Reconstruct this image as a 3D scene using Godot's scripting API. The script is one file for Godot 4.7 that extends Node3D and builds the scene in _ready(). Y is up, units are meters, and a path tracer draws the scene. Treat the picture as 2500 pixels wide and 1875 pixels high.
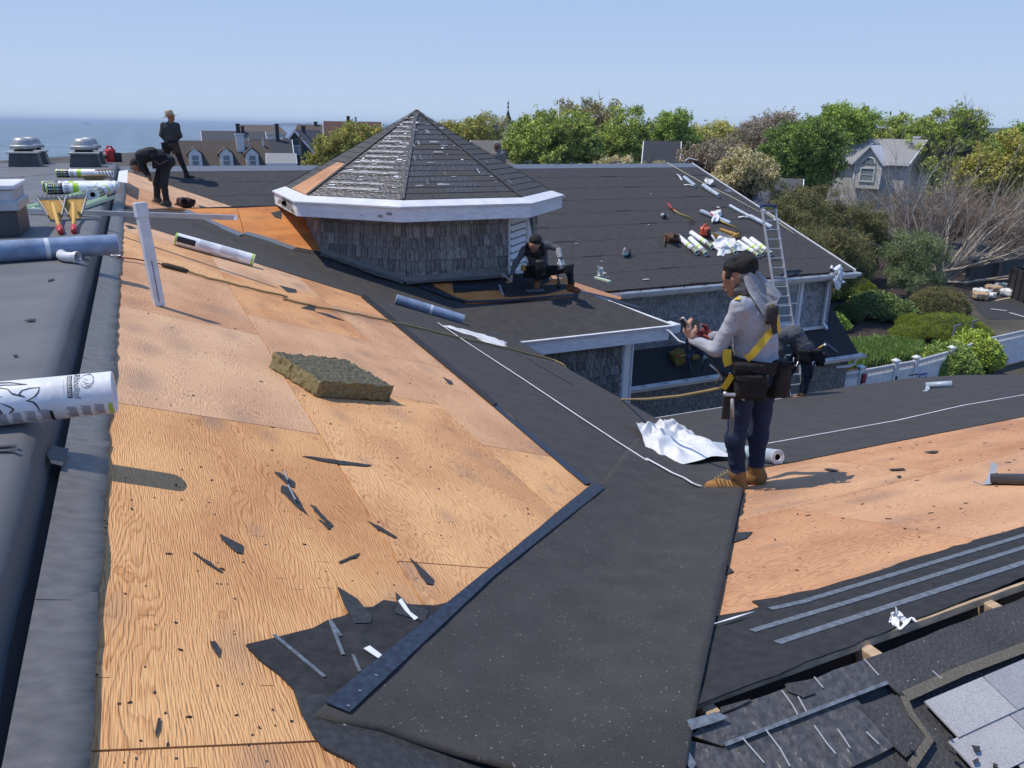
extends Node3D
# Roofers at work on a seaside building. Units are metres, y is up, the garden lies at y = 0.
const S := 0.3316            # pitch of every 4-in-12 roof slope
var M := {}
var rng := RandomNumberGenerator.new()
var used := {}

func _ready():
	rng.seed = 11
	setup_camera_and_light()
	make_materials()
	build_ground()
	build_hotel()
	build_roof_props()
	build_people()
	build_landscape()

func setup_camera_and_light():
	var cam := Camera3D.new(); cam.name = "camera"
	cam.transform = Transform3D(Basis(Vector3(0.904608, 0.014904, 0.425983), Vector3(0.121696, 0.948759, -0.291627), Vector3(-0.408502, 0.315649, 0.856442)), Vector3(0, 9.5, 0))
	cam.fov = 53.06; cam.near = 0.05; cam.far = 30000.0
	add_child(cam); cam.current = true
	var we := WorldEnvironment.new(); we.name = "environment"
	var env := Environment.new()
	env.background_mode = Environment.BG_SKY
	var sky := Sky.new(); var sm := ProceduralSkyMaterial.new()
	sm.sky_top_color = Color(0.43, 0.61, 0.90); sm.sky_horizon_color = Color(0.77, 0.85, 0.94)
	sm.sky_curve = 0.2; sm.sky_energy_multiplier = 1.0
	sm.ground_bottom_color = Color(0.25, 0.27, 0.25); sm.ground_horizon_color = Color(0.77, 0.85, 0.94)
	sm.sun_angle_max = 2.0
	sky.sky_material = sm; env.sky = sky
	env.tonemap_mode = Environment.TONE_MAPPER_LINEAR; env.tonemap_exposure = 1.0
	env.sdfgi_enabled = true; env.ssao_enabled = true; env.ssil_enabled = true
	env.fog_enabled = true; env.fog_density = 0.00016; env.fog_light_color = Color(0.76, 0.84, 0.93)
	we.environment = env; add_child(we)
	var sun := DirectionalLight3D.new(); sun.name = "sun"
	var d := Vector3(0.40, -0.885, 0.235).normalized()
	sun.transform = Transform3D(Basis.looking_at(d, Vector3.UP), Vector3(0, 60, 0))
	sun.light_energy = 1.25; sun.light_color = Color(1.0, 0.955, 0.89); sun.light_angular_distance = 0.5
	sun.shadow_enabled = true
	add_child(sun)

# ---------------------------------------------------------------- helpers: names and tags
func numbered(called: String, parent: Node) -> String:
	var key := str(parent.get_instance_id()) + called
	var n: int = used.get(key, -1) + 1
	used[key] = n
	return called if n == 0 else "%s_%03d" % [called, n]

func tag(o: Node, label: String, category: String, group := "", kind := "") -> Node:
	if label != "": o.set_meta("label", label)
	if category != "": o.set_meta("category", category)
	if group != "": o.set_meta("group", group)
	if kind != "": o.set_meta("kind", kind)
	return o

func thing(called: String, label: String, category: String, at: Vector3, group := "", yaw := 0.0) -> Node3D:
	var o := Node3D.new(); o.name = numbered(called, self); o.position = at; o.rotation.y = yaw
	add_child(o, true)
	tag(o, label, category, group)
	return o

func thing_at(called: String, label: String, category: String, xf: Transform3D, group := "") -> Node3D:
	var o := thing(called, label, category, Vector3.ZERO, group); o.transform = xf
	return o

# a mesh given in world coordinates under a (possibly turned) parent
func obj(called: String, mb, mat: Material, parent: Node = null, local := false) -> MeshInstance3D:
	if parent == null: parent = self
	var o := MeshInstance3D.new(); o.name = numbered(called, parent)
	o.mesh = mb if mb is Mesh else mb.done()
	o.material_override = mat
	parent.add_child(o, true)
	if not local and parent != self: o.transform = world_of(parent).affine_inverse()
	return o

func world_of(n: Node) -> Transform3D:
	var t := Transform3D()
	while n != self and n is Node3D:
		t = (n as Node3D).transform * t
		n = n.get_parent()
	return t

func group_node(called: String, parent: Node) -> Node3D:
	var o := Node3D.new(); o.name = numbered(called, parent); parent.add_child(o, true)
	return o

func copy_thing(src: Node3D, xf: Transform3D, label: String, group := "") -> Node3D:
	var o: Node3D = src.duplicate(); o.name = numbered(String(src.name).rstrip("_0123456789"), self)
	add_child(o, true); o.transform = xf; o.set_meta("label", label)
	if group != "": o.set_meta("group", group)
	return o

# x along a->b, y = up (made square), origin at a
func frame(a: Vector3, b: Vector3, up: Vector3) -> Transform3D:
	var x := (b - a).normalized(); var z := x.cross(up).normalized(); var y := z.cross(x)
	return Transform3D(Basis(x, y, z), a)

# ---------------------------------------------------------------- helpers: mesh builder
class MB:
	var st := SurfaceTool.new()
	var col := Color(1, 1, 1)
	func _init(): st.begin(Mesh.PRIMITIVE_TRIANGLES); st.set_smooth_group(-1)
	func smooth(on: bool) -> MB: st.set_smooth_group(0 if on else -1); return self
	func tri(a: Vector3, b: Vector3, c: Vector3, ua := Vector2.ZERO, ub := Vector2.ZERO, uc := Vector2.ZERO):   # counter-clockwise seen from outside
		st.set_color(col); st.set_uv(ua); st.add_vertex(a)
		st.set_color(col); st.set_uv(uc); st.add_vertex(c)
		st.set_color(col); st.set_uv(ub); st.add_vertex(b)
	func quad(a: Vector3, b: Vector3, c: Vector3, d: Vector3, ua := Vector2(0, 0), ub := Vector2(1, 0), uc := Vector2(1, 1), ud := Vector2(0, 1)):
		tri(a, b, c, ua, ub, uc); tri(a, c, d, ua, uc, ud)
	func box(xf: Transform3D, s: Vector3, bev := 0.0) -> MB:
		var h := s * 0.5
		var e := minf(bev, minf(h.x, minf(h.y, h.z)) * 0.9)
		if e <= 0.0:
			var p := []
			for i in 8: p.append(xf * Vector3(h.x if i & 1 else -h.x, h.y if i & 2 else -h.y, h.z if i & 4 else -h.z))
			quad(p[4], p[5], p[7], p[6]); quad(p[1], p[0], p[2], p[3]); quad(p[5], p[1], p[3], p[7]); quad(p[0], p[4], p[6], p[2]); quad(p[6], p[7], p[3], p[2]); quad(p[0], p[1], p[5], p[4])
			return self
		for ax in 3:      # six faces, inset; then the chamfers
			for sg in [-1.0, 1.0]:
				var q := []
				for c in [[-1, -1], [1, -1], [1, 1], [-1, 1]]:
					var v := Vector3.ZERO; v[ax] = h[ax] * sg
					v[(ax + 1) % 3] = (h[(ax + 1) % 3] - e) * c[0]; v[(ax + 2) % 3] = (h[(ax + 2) % 3] - e) * c[1]
					q.append(xf * v)
				if sg > 0: quad(q[0], q[1], q[2], q[3])
				else: quad(q[3], q[2], q[1], q[0])
		for ax in 3:
			var b1 := (ax + 1) % 3; var b2 := (ax + 2) % 3
			for s1 in [-1.0, 1.0]:
				for s2 in [-1.0, 1.0]:
					var q := []
					for k in [[-1, 0], [1, 0], [1, 1], [-1, 1]]:
						var v := Vector3.ZERO; v[ax] = (h[ax] - e) * k[0]
						v[b1] = (h[b1] if k[1] == 0 else h[b1] - e) * s1; v[b2] = (h[b2] - e if k[1] == 0 else h[b2]) * s2
						q.append(xf * v)
					if s1 * s2 > 0: quad(q[0], q[1], q[2], q[3])
					else: quad(q[3], q[2], q[1], q[0])
		for i in 8:
			var sx := 1.0 if i & 1 else -1.0; var sy := 1.0 if i & 2 else -1.0; var sz := 1.0 if i & 4 else -1.0
			var a := xf * Vector3(h.x * sx, (h.y - e) * sy, (h.z - e) * sz); var b := xf * Vector3((h.x - e) * sx, h.y * sy, (h.z - e) * sz); var c := xf * Vector3((h.x - e) * sx, (h.y - e) * sy, h.z * sz)
			if sx * sy * sz > 0: tri(a, b, c)
			else: tri(a, c, b)
		return self
	func bar(a: Vector3, b: Vector3, w: float, h: float, up := Vector3.UP, bev := 0.0) -> MB:   # a squared bar from a to b, w across, h along up
		var x := b - a; var z := x.cross(up).normalized(); var y := z.cross(x.normalized())
		return box(Transform3D(Basis(x.normalized(), y, z), (a + b) * 0.5), Vector3(x.length(), h, w), bev)
	func tube(pts: Array, rad, sides := 8, caps := true, flat := 1.0) -> MB:
		var n := pts.size(); var rings := []
		var up := Vector3.UP
		var t0: Vector3 = (pts[1] - pts[0]).normalized()
		if absf(t0.dot(up)) > 0.9: up = Vector3.RIGHT
		var nx := t0.cross(up).normalized()
		var run := 0.0
		for i in n:
			var t: Vector3 = (pts[mini(i + 1, n - 1)] - pts[maxi(i - 1, 0)]).normalized()
			nx = (nx - t * nx.dot(t)).normalized()
			var ny := t.cross(nx)
			var r: float = rad[i] if rad is Array else rad
			var ring := []
			for k in sides + 1:
				var an := TAU * k / sides
				ring.append(pts[i] + nx * cos(an) * r + ny * sin(an) * r * flat)
			rings.append([ring, run])
			if i < n - 1: run += (pts[i + 1] - pts[i]).length()
		for i in n - 1:
			for k in sides:
				var a = rings[i][0]; var b = rings[i + 1][0]
				var u0 := float(k) / sides; var u1 := float(k + 1) / sides
				quad(a[k], a[k + 1], b[k + 1], b[k], Vector2(u0, rings[i][1]), Vector2(u1, rings[i][1]), Vector2(u1, rings[i + 1][1]), Vector2(u0, rings[i + 1][1]))
		if caps:
			for k in sides:
				tri(pts[0], rings[0][0][k + 1], rings[0][0][k]); tri(pts[n - 1], rings[n - 1][0][k], rings[n - 1][0][k + 1])
		return self
	func lathe(xf: Transform3D, prof: Array, sides := 20, arc := TAU) -> MB:   # prof: Vector2(radius, height along y); uv = (turn, share of the profile)
		for i in prof.size() - 1:
			for k in sides:
				var a0 := arc * k / sides; var a1 := arc * (k + 1) / sides
				var p: Vector2 = prof[i]; var q: Vector2 = prof[i + 1]
				var v0 := float(i) / (prof.size() - 1); var v1 := float(i + 1) / (prof.size() - 1)
				quad(xf * Vector3(cos(a0) * p.x, p.y, -sin(a0) * p.x), xf * Vector3(cos(a1) * p.x, p.y, -sin(a1) * p.x), xf * Vector3(cos(a1) * q.x, q.y, -sin(a1) * q.x), xf * Vector3(cos(a0) * q.x, q.y, -sin(a0) * q.x), Vector2(float(k) / sides, v0), Vector2(float(k + 1) / sides, v0), Vector2(float(k + 1) / sides, v1), Vector2(float(k) / sides, v1))
		return self
	func grid(rows: Array) -> MB:    # rows of points; the outside is where x cross y of (along row, to next row) points
		var nr := rows.size(); var nc: int = rows[0].size()
		for i in nr - 1:
			for k in nc - 1:
				quad(rows[i][k], rows[i][k + 1], rows[i + 1][k + 1], rows[i + 1][k], Vector2(float(k) / (nc - 1), float(i) / (nr - 1)), Vector2(float(k + 1) / (nc - 1), float(i) / (nr - 1)), Vector2(float(k + 1) / (nc - 1), float(i + 1) / (nr - 1)), Vector2(float(k) / (nc - 1), float(i + 1) / (nr - 1)))
		return self
	func slab(poly: Array, n: Vector3, thick: float, along := Vector3(0, 0, -1), uvs := 1.0, uvo := Vector2.ZERO) -> MB:   # a flat plate: poly is its top, n its upward normal
		n = n.normalized()
		var v := (along - n * along.dot(n)).normalized(); var u := v.cross(n)
		var p2 := PackedVector2Array(); var o: Vector3 = poly[0]
		for p in poly: p2.append(Vector2((p - o).dot(u), (p - o).dot(v)))
		var ccw := not Geometry2D.is_polygon_clockwise(p2)
		var ix := Geometry2D.triangulate_polygon(p2)
		var uv := func(p: Vector3) -> Vector2: return Vector2(p.dot(u), p.dot(v)) * uvs + uvo
		for i in range(0, ix.size(), 3):
			var a: Vector3 = poly[ix[i]]; var b: Vector3 = poly[ix[i + 1]]; var c: Vector3 = poly[ix[i + 2]]
			if (b - a).cross(c - a).dot(n) < 0: var t := b; b = c; c = t
			tri(a, b, c, uv.call(a), uv.call(b), uv.call(c))
			if thick > 0.0: tri(a - n * thick, c - n * thick, b - n * thick, uv.call(a), uv.call(c), uv.call(b))
		if thick > 0.0:
			var m := poly.size(); var flip := (v.cross(n)).dot(u) > 0
			for i in m:
				var a: Vector3 = poly[i]; var b: Vector3 = poly[(i + 1) % m]
				var outward := (b - a).cross(n)
				if not ccw: outward = -outward
				var q := [a - n * thick, b - n * thick, b, a]
				if (q[1] - q[0]).cross(q[3] - q[0]).dot(outward) < 0: q = [b - n * thick, a - n * thick, a, b]
				quad(q[0], q[1], q[2], q[3], uv.call(q[0]), uv.call(q[1]), uv.call(q[2]), uv.call(q[3]))
		return self
	func tri_wall(c: Vector3, hw: float, h: float) -> MB:
		tri(c + Vector3(-hw, 0, 0), c + Vector3(hw, 0, 0), c + Vector3(0, h, 0)); return self
	func done() -> ArrayMesh:
		st.generate_normals()
		return st.commit()

# an outline with torn, uneven edges
func torn(poly: Array, n: Vector3, step := 0.06, amp := 0.015, sd := 1) -> Array:
	var r := RandomNumberGenerator.new(); r.seed = sd
	var out := []
	for i in poly.size():
		var a: Vector3 = poly[i]; var b: Vector3 = poly[(i + 1) % poly.size()]
		var k := maxi(1, int((b - a).length() / step)); var side := (b - a).cross(n).normalized()
		for j in k:
			var t := float(j) / k
			out.append(a.lerp(b, t) + (side * r.randf_range(-amp, amp) if j > 0 else Vector3.ZERO))
	return out

# ---------------------------------------------------------------- helpers: materials (base colours are linear)
func flat_mat(r: float, g: float, b: float, rough := 0.8, metal := 0.0) -> StandardMaterial3D:
	var m := StandardMaterial3D.new(); m.albedo_color = Color(r, g, b).linear_to_srgb(); m.roughness = rough; m.metallic = metal
	return m

func noise(sd: int, freq: float, oct := 4, type := FastNoiseLite.TYPE_SIMPLEX_SMOOTH) -> FastNoiseLite:
	var f := FastNoiseLite.new(); f.seed = sd; f.frequency = freq; f.noise_type = type; f.fractal_octaves = oct
	return f

# a grey map between lo and hi that multiplies the base colour
func grey_map(sd: int, freq: float, lo: float, hi: float, size := 256, type := FastNoiseLite.TYPE_SIMPLEX_SMOOTH, oct := 4) -> ImageTexture:
	var im := noise(sd, freq, oct, type).get_seamless_image(size, size); im.convert(Image.FORMAT_RGB8)
	var d := im.get_data()
	for i in d.size(): d[i] = int(clampf(lo + (hi - lo) * d[i] / 255.0, 0.0, 1.0) * 255.0)
	var t := ImageTexture.create_from_image(Image.create_from_data(size, size, false, Image.FORMAT_RGB8, d)); return t

func bump_map(sd: int, freq: float, strength: float, size := 256, oct := 4, type := FastNoiseLite.TYPE_SIMPLEX_SMOOTH) -> ImageTexture:
	var im := noise(sd, freq, oct, type).get_seamless_image(size, size); im.convert(Image.FORMAT_RGBA8)
	im.bump_map_to_normal_map(strength); return ImageTexture.create_from_image(im)

# world-mapped mottled material; scale = repeats per metre on x, y, z
func mottled(r: float, g: float, b: float, rough: float, map: Texture2D, scale: Vector3, bump: Texture2D = null, depth := 1.0, world := true) -> StandardMaterial3D:
	var m := flat_mat(r, g, b, rough)
	m.albedo_texture = map; m.uv1_triplanar = true; m.uv1_world_triplanar = world; m.uv1_scale = scale
	if bump: m.normal_enabled = true; m.normal_texture = bump; m.normal_scale = depth
	return m

# plywood face veneer: figure lines of rotary-cut fir, u across the grain, v along it
func plywood_image(sd: int, lines: float, swirl: float, light: Color, dark: Color, w := 512, h := 1024) -> Array:
	var big := noise(sd, 1.0, 3); var fib := noise(sd + 7, 1.0, 2); var fine := noise(sd + 3, 1.0, 1); var blot := noise(sd + 9, 1.0, 3)
	var kr := RandomNumberGenerator.new(); kr.seed = sd * 3 + 1; var knots := []
	for i in 7: knots.append(Vector3(kr.randf_range(0.08, 1.14), kr.randf_range(0.1, 2.3), kr.randf_range(0.35, 0.75)))
	var c := PackedByteArray(); c.resize(w * h * 3); var hm := PackedByteArray(); hm.resize(w * h)
	for y in h:
		var v := 2.44 * y / h
		for x in w:
			var u := 1.22 * x / w
			var warp := big.get_noise_2d(u * 1.5, v * 0.32) + 0.16 * big.get_noise_2d(u * 5.0 + 40.0, v * 1.6)
			var f := u * lines + swirl * warp + 0.3 * fib.get_noise_2d(u * 34.0, v * 7.0)
			var kd := 9.0
			for kn in knots:
				var dv := absf(v - kn.y)
				if dv < 0.16:
					var du: float = (u - kn.x) / 0.028 / kn.z; dv = dv / 0.045 / kn.z; var d2: float = sqrt(du * du + dv * dv); kd = minf(kd, d2); f += 1.6 * exp(-d2 * 0.8)
			f = f - floorf(f)
			var late := smoothstep(0.45, 0.86, f) * (1.0 - smoothstep(0.9, 1.0, f))
			var streak := fine.get_noise_2d(u * 260.0, v * 9.0)
			var tone := blot.get_noise_2d(u * 1.3, v * 0.8)
			var k := clampf(0.22 + late * 0.36 + streak * 0.26 + tone * 0.45, 0.0, 1.0)
			if kd < 0.75: k = 0.42 + 0.12 * sin(kd * 14.0)
			elif kd < 1.0: k = 0.72
			var q := light.lerp(dark, k)
			var i := y * w + x
			c[i * 3] = int(q.r * 255.0); c[i * 3 + 1] = int(q.g * 255.0); c[i * 3 + 2] = int(q.b * 255.0)
			hm[i] = int(clampf(0.5 + 0.3 * late + streak * 0.3, 0.0, 1.0) * 255.0)
	var ci := Image.create_from_data(w, h, false, Image.FORMAT_RGB8, c)
	# nail holes, tar spots and scratches
	var r := RandomNumberGenerator.new(); r.seed = sd
	for i in 150:
		var px := r.randi_range(4, w - 10); var py := r.randi_range(4, h - 10); var g := r.randf_range(0.1, 0.3)
		if i < 90: px = clampi([14, 170, 335, 495][i % 4] + r.randi_range(-6, 6), 3, w - 8)      # nails stand in rows over the rafters
		var sz := r.randi_range(2, 4)
		ci.fill_rect(Rect2i(px, py, sz, sz), Color(g, g * 0.8, g * 0.72)); ci.fill_rect(Rect2i(px + sz, py - 1, 1, sz + 1), light)
	for i in 10:      # grey weathering where felt lay longest
		var cx := r.randi_range(0, w); var cy := r.randi_range(0, h); var rad := r.randi_range(20, 60)
		for y in range(maxi(0, cy - rad * 2), mini(h, cy + rad * 2)):
			for x in range(maxi(0, cx - rad), mini(w, cx + rad)):
				var t := 1.0 - sqrt(pow((x - cx) / float(rad), 2) + pow((y - cy) / (2.0 * rad), 2))
				if t > 0.0: ci.set_pixel(x, y, ci.get_pixel(x, y).lerp(Color(0.55, 0.47, 0.42), t * 0.35))
	for i in 24:
		var px := r.randi_range(5, w - 60); var py := r.randi_range(2, h - 4)
		ci.fill_rect(Rect2i(px, py, r.randi_range(6, 26), 1), Color(0.36, 0.24, 0.16))
	ci.generate_mipmaps()
	var hi := Image.create_from_data(w, h, false, Image.FORMAT_L8, hm); hi.convert(Image.FORMAT_RGBA8); hi.bump_map_to_normal_map(1.4); hi.generate_mipmaps()
	return [ImageTexture.create_from_image(ci), ImageTexture.create_from_image(hi)]

func make_plywood():
	var sets := [
		[3, 96.0, 14.0, Color(0.875, 0.695, 0.475), Color(0.66, 0.44, 0.265)],
		[21, 14.0, 34.0, Color(0.875, 0.735, 0.58), Color(0.69, 0.53, 0.405)],
		[35, 24.0, 19.0, Color(0.90, 0.725, 0.51), Color(0.69, 0.485, 0.32)],
		[52, 40.0, 24.0, Color(0.85, 0.69, 0.525), Color(0.64, 0.455, 0.325)]]
	for i in 4:
		var s = sets[i]; var im := plywood_image(s[0], s[1], s[2], s[3], s[4])
		for tint in 2:
			var m := StandardMaterial3D.new(); m.albedo_texture = im[0]; m.roughness = 0.82
			m.albedo_color = Color(0.975, 0.95, 0.93) if tint == 0 else Color(0.955, 0.9, 0.86)
			m.normal_enabled = true; m.normal_texture = im[1]; m.normal_scale = 1.3
			M["ply%d%d" % [i, tint]] = m
	var wet := (M["ply20"] as StandardMaterial3D).duplicate(); wet.albedo_color = Color(0.93, 0.78, 0.6); M["ply_amber"] = wet
	var pale := (M["ply30"] as StandardMaterial3D).duplicate(); pale.albedo_color = Color(0.92, 0.84, 0.79); M["ply_red"] = pale

# black granulated underlayment with sparse mineral glints
func granule_texture(sd: int, base: float, spread: float, glints: int, size := 1024) -> ImageTexture:
	var r := RandomNumberGenerator.new(); r.seed = sd
	var lo := noise(sd, 0.006, 4).get_seamless_image(size, size); var ld := lo.get_data()
	var d := PackedByteArray(); d.resize(size * size * 3)
	for i in size * size:
		var v := base + spread * (r.randf() + r.randf() - 1.0) + (ld[i] / 255.0 - 0.5) * 0.06
		d[i * 3] = int(clampf(v * 1.0, 0, 1) * 255); d[i * 3 + 1] = int(clampf(v * 0.995, 0, 1) * 255); d[i * 3 + 2] = int(clampf(v * 1.0, 0, 1) * 255)
	var im := Image.create_from_data(size, size, false, Image.FORMAT_RGB8, d)
	for i in glints:
		var g := r.randf_range(0.4, 0.85)
		im.fill_rect(Rect2i(r.randi_range(0, size - 4), r.randi_range(0, size - 4), r.randi_range(1, 3), r.randi_range(1, 2)), Color(g, g * 0.97, g * 0.9))
	im.generate_mipmaps()
	return ImageTexture.create_from_image(im)

func make_materials():
	make_plywood()
	var n_lo := grey_map(1, 0.012, 0.72, 1.0); var n_hi := grey_map(2, 0.06, 0.6, 1.0); var n_soft := grey_map(3, 0.01, 0.86, 1.0)
	var b_fine := bump_map(4, 0.14, 2.0); var b_wave := bump_map(5, 0.012, 5.0); var b_wr := bump_map(6, 0.03, 5.0)
	M.b_wr = b_wr; M.n_lo = n_lo; M.n_hi = n_hi; M.n_soft = n_soft; M.b_fine = b_fine; M.b_wave = b_wave
	var gran := granule_texture(8, 0.238, 0.075, 1500)
	var felt := flat_mat(1, 1, 1, 0.92); felt.albedo_texture = gran; felt.uv1_triplanar = true; felt.uv1_world_triplanar = true; felt.uv1_scale = Vector3.ONE * 0.62
	felt.normal_enabled = true; felt.normal_texture = b_wave; felt.normal_scale = 0.4; felt.albedo_color = Color(0.97, 0.957, 0.935)
	M.felt = felt
	var felt2 := felt.duplicate(); felt2.albedo_color = Color(0.96, 0.95, 0.95); M.felt_far = felt2
	M.old_felt = mottled(0.036, 0.037, 0.039, 0.85, n_hi, Vector3.ONE * 0.9, b_wr, 0.8)
	M.scrap = mottled(0.05, 0.053, 0.058, 0.75, n_hi, Vector3.ONE * 2.0, b_wr, 0.5)
	M.selvage = mottled(0.04, 0.062, 0.105, 0.6, grey_map(9, 0.05, 0.5, 1.0), Vector3(2.2, 2.2, 2.2), b_fine, 0.4)
	M.epdm = mottled(0.145, 0.146, 0.15, 0.6, n_soft, Vector3.ONE * 0.35, b_wave, 0.3)
	M.epdm_dark = mottled(0.075, 0.078, 0.083, 0.5, n_lo, Vector3.ONE * 0.6, b_wave, 0.4)
	var fl := mottled(0.2, 0.19, 0.172, 0.45, grey_map(10, 0.04, 0.78, 1.0, 256, FastNoiseLite.TYPE_SIMPLEX_SMOOTH, 5), Vector3(0.9, 0.9, 1.4), b_wr, 0.4); fl.metallic = 0.2; M.flashing = fl
	M.white_trim = mottled(0.8, 0.81, 0.82, 0.45, n_soft, Vector3.ONE * 0.7)
	M.worn_trim = mottled(0.86, 0.86, 0.87, 0.6, grey_map(12, 0.03, 0.88, 1.0, 256, FastNoiseLite.TYPE_SIMPLEX_SMOOTH, 5), Vector3(0.5, 2.0, 0.5))
	M.pvc = mottled(0.76, 0.77, 0.78, 0.35, n_soft, Vector3.ONE * 2.0)
	var streak := grey_map(13, 0.035, 0.42, 1.0)
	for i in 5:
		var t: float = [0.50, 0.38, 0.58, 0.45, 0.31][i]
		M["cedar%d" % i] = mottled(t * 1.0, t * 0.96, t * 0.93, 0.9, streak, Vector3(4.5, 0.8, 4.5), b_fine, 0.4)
	M.far_cedar = mottled(0.31, 0.315, 0.33, 0.9, streak, Vector3(5.0, 1.0, 5.0))
	M.dark_cedar = mottled(0.16, 0.165, 0.18, 0.9, streak, Vector3(5.0, 1.0, 5.0))
	M.asphalt_shingle = mottled(0.098, 0.095, 0.09, 0.8, n_hi, Vector3.ONE * 1.6, b_fine, 1.2)
	var glossy := mottled(0.125, 0.12, 0.114, 0.42, n_hi, Vector3.ONE * 1.7, b_wr, 1.3); M.film_shingle = glossy
	M.grey_shingle = flat_mat(1, 1, 1, 0.95); M.grey_shingle.albedo_texture = granule_texture(17, 0.69, 0.2, 0, 512); M.grey_shingle.uv1_triplanar = true; M.grey_shingle.uv1_world_triplanar = true; M.grey_shingle.uv1_scale = Vector3.ONE * 1.3
	M.black_granule = flat_mat(1, 1, 1, 0.85); M.black_granule.albedo_texture = granule_texture(18, 0.245, 0.11, 300, 512); M.black_granule.uv1_triplanar = true; M.black_granule.uv1_world_triplanar = true; M.black_granule.uv1_scale = Vector3.ONE * 1.3; M.black_granule.normal_enabled = true; M.black_granule.normal_texture = b_fine
	M.adhesive = mottled(0.72, 0.73, 0.74, 0.4, grey_map(19, 0.05, 0.35, 1.0, 256, FastNoiseLite.TYPE_SIMPLEX_SMOOTH, 5), Vector3.ONE * 2.5, b_wr, 1.0)
	M.tape = mottled(0.21, 0.25, 0.29, 0.5, n_hi, Vector3.ONE * 2.0, b_wr, 0.6)
	M.lumber = mottled(0.62, 0.45, 0.28, 0.8, n_lo, Vector3(2.0, 8.0, 8.0))
	M.black = flat_mat(0.012, 0.012, 0.013, 0.7); M.black_rubber = flat_mat(0.02, 0.02, 0.022, 0.6)
	M.steel = flat_mat(0.5, 0.51, 0.53, 0.4, 0.85); M.alu = mottled(0.56, 0.57, 0.59, 0.45, n_soft, Vector3.ONE * 1.5); M.alu.metallic = 0.5
	M.galv = mottled(0.55, 0.55, 0.53, 0.5, n_lo, Vector3.ONE * 1.2); M.galv.metallic = 0.4
	M.blue_wrap = mottled(0.30, 0.40, 0.56, 0.38, n_lo, Vector3.ONE * 1.3, b_wr, 0.25)
	M.pale_wrap = mottled(0.50, 0.60, 0.68, 0.4, n_lo, Vector3.ONE * 1.3, b_wr, 0.25)
	M.paper = mottled(0.82, 0.83, 0.84, 0.45, n_soft, Vector3.ONE, b_wr, 0.25)
	var film := mottled(0.84, 0.85, 0.83, 0.38, n_soft, Vector3.ONE * 2.0, b_wr, 0.6); M.film = film
	var clear := flat_mat(0.78, 0.8, 0.82, 0.25); M.clear_film = clear
	M.crease = flat_mat(0.42, 0.43, 0.43, 0.35)
	M.red = flat_mat(0.5, 0.03, 0.03, 0.5); M.orange = flat_mat(0.62, 0.11, 0.04, 0.45); M.yellow = mottled(0.62, 0.34, 0.05, 0.6, n_lo, Vector3.ONE * 3.0)
	M.wood_yellow = flat_mat(0.6, 0.36, 0.07, 0.6); M.mint = flat_mat(0.56, 0.68, 0.48, 0.5); M.teal = flat_mat(0.2, 0.42, 0.45, 0.5)
	M.leather = mottled(0.17, 0.085, 0.04, 0.75, n_hi, Vector3.ONE * 4.0, b_wr, 1.0, false); M.dark_leather = mottled(0.010, 0.010, 0.0115, 0.85, n_hi, Vector3.ONE * 5.0, b_wr, 0.8, false)
	M.rope = mottled(0.5, 0.38, 0.17, 0.95, n_hi, Vector3.ONE * 9.0, b_fine, 2.0); M.dark_rope = mottled(0.12, 0.1, 0.07, 0.95, n_hi, Vector3.ONE * 9.0)
	M.foam = mottled(0.37, 0.31, 0.145, 0.95, grey_map(20, 0.05, 0.55, 1.0, 256, FastNoiseLite.TYPE_SIMPLEX_SMOOTH, 5), Vector3.ONE * 2.4, b_fine, 1.8)
	M.foam_top = mottled(0.245, 0.225, 0.14, 0.95, grey_map(22, 0.05, 0.4, 1.0, 256, FastNoiseLite.TYPE_SIMPLEX_SMOOTH, 5), Vector3.ONE * 2.4, b_wr, 2.2)
	var gl := flat_mat(0.06, 0.07, 0.08, 0.08); gl.albedo_color = Color(0.52, 0.57, 0.58); M.glass = gl  # base colour lightened to grey-green, standing in for reflections in the panes
	var boot := mottled(0.38, 0.2, 0.07, 0.8, n_lo, Vector3.ONE * 6.0, b_fine, 0.8, false); M.boot = boot; M.sole = flat_mat(0.16, 0.1, 0.06, 0.8)
	M.green_stripe = flat_mat(0.36, 0.58, 0.06, 0.5); M.ink = flat_mat(0.02, 0.02, 0.022, 0.5); M.grey_ink = flat_mat(0.25, 0.25, 0.26, 0.6)
	var cloth := flat_mat(1, 1, 1, 0.9); cloth.vertex_color_use_as_albedo = true; cloth.uv1_triplanar = true; cloth.uv1_scale = Vector3.ONE * 3.5; cloth.albedo_texture = grey_map(23, 0.03, 0.88, 1.0); cloth.normal_enabled = true; cloth.normal_texture = bump_map(24, 0.022, 4.0); cloth.normal_scale = 0.5
	M.cloth = cloth
	M.vc = flat_mat(1, 1, 1, 0.8); M.vc.vertex_color_use_as_albedo = true

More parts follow.
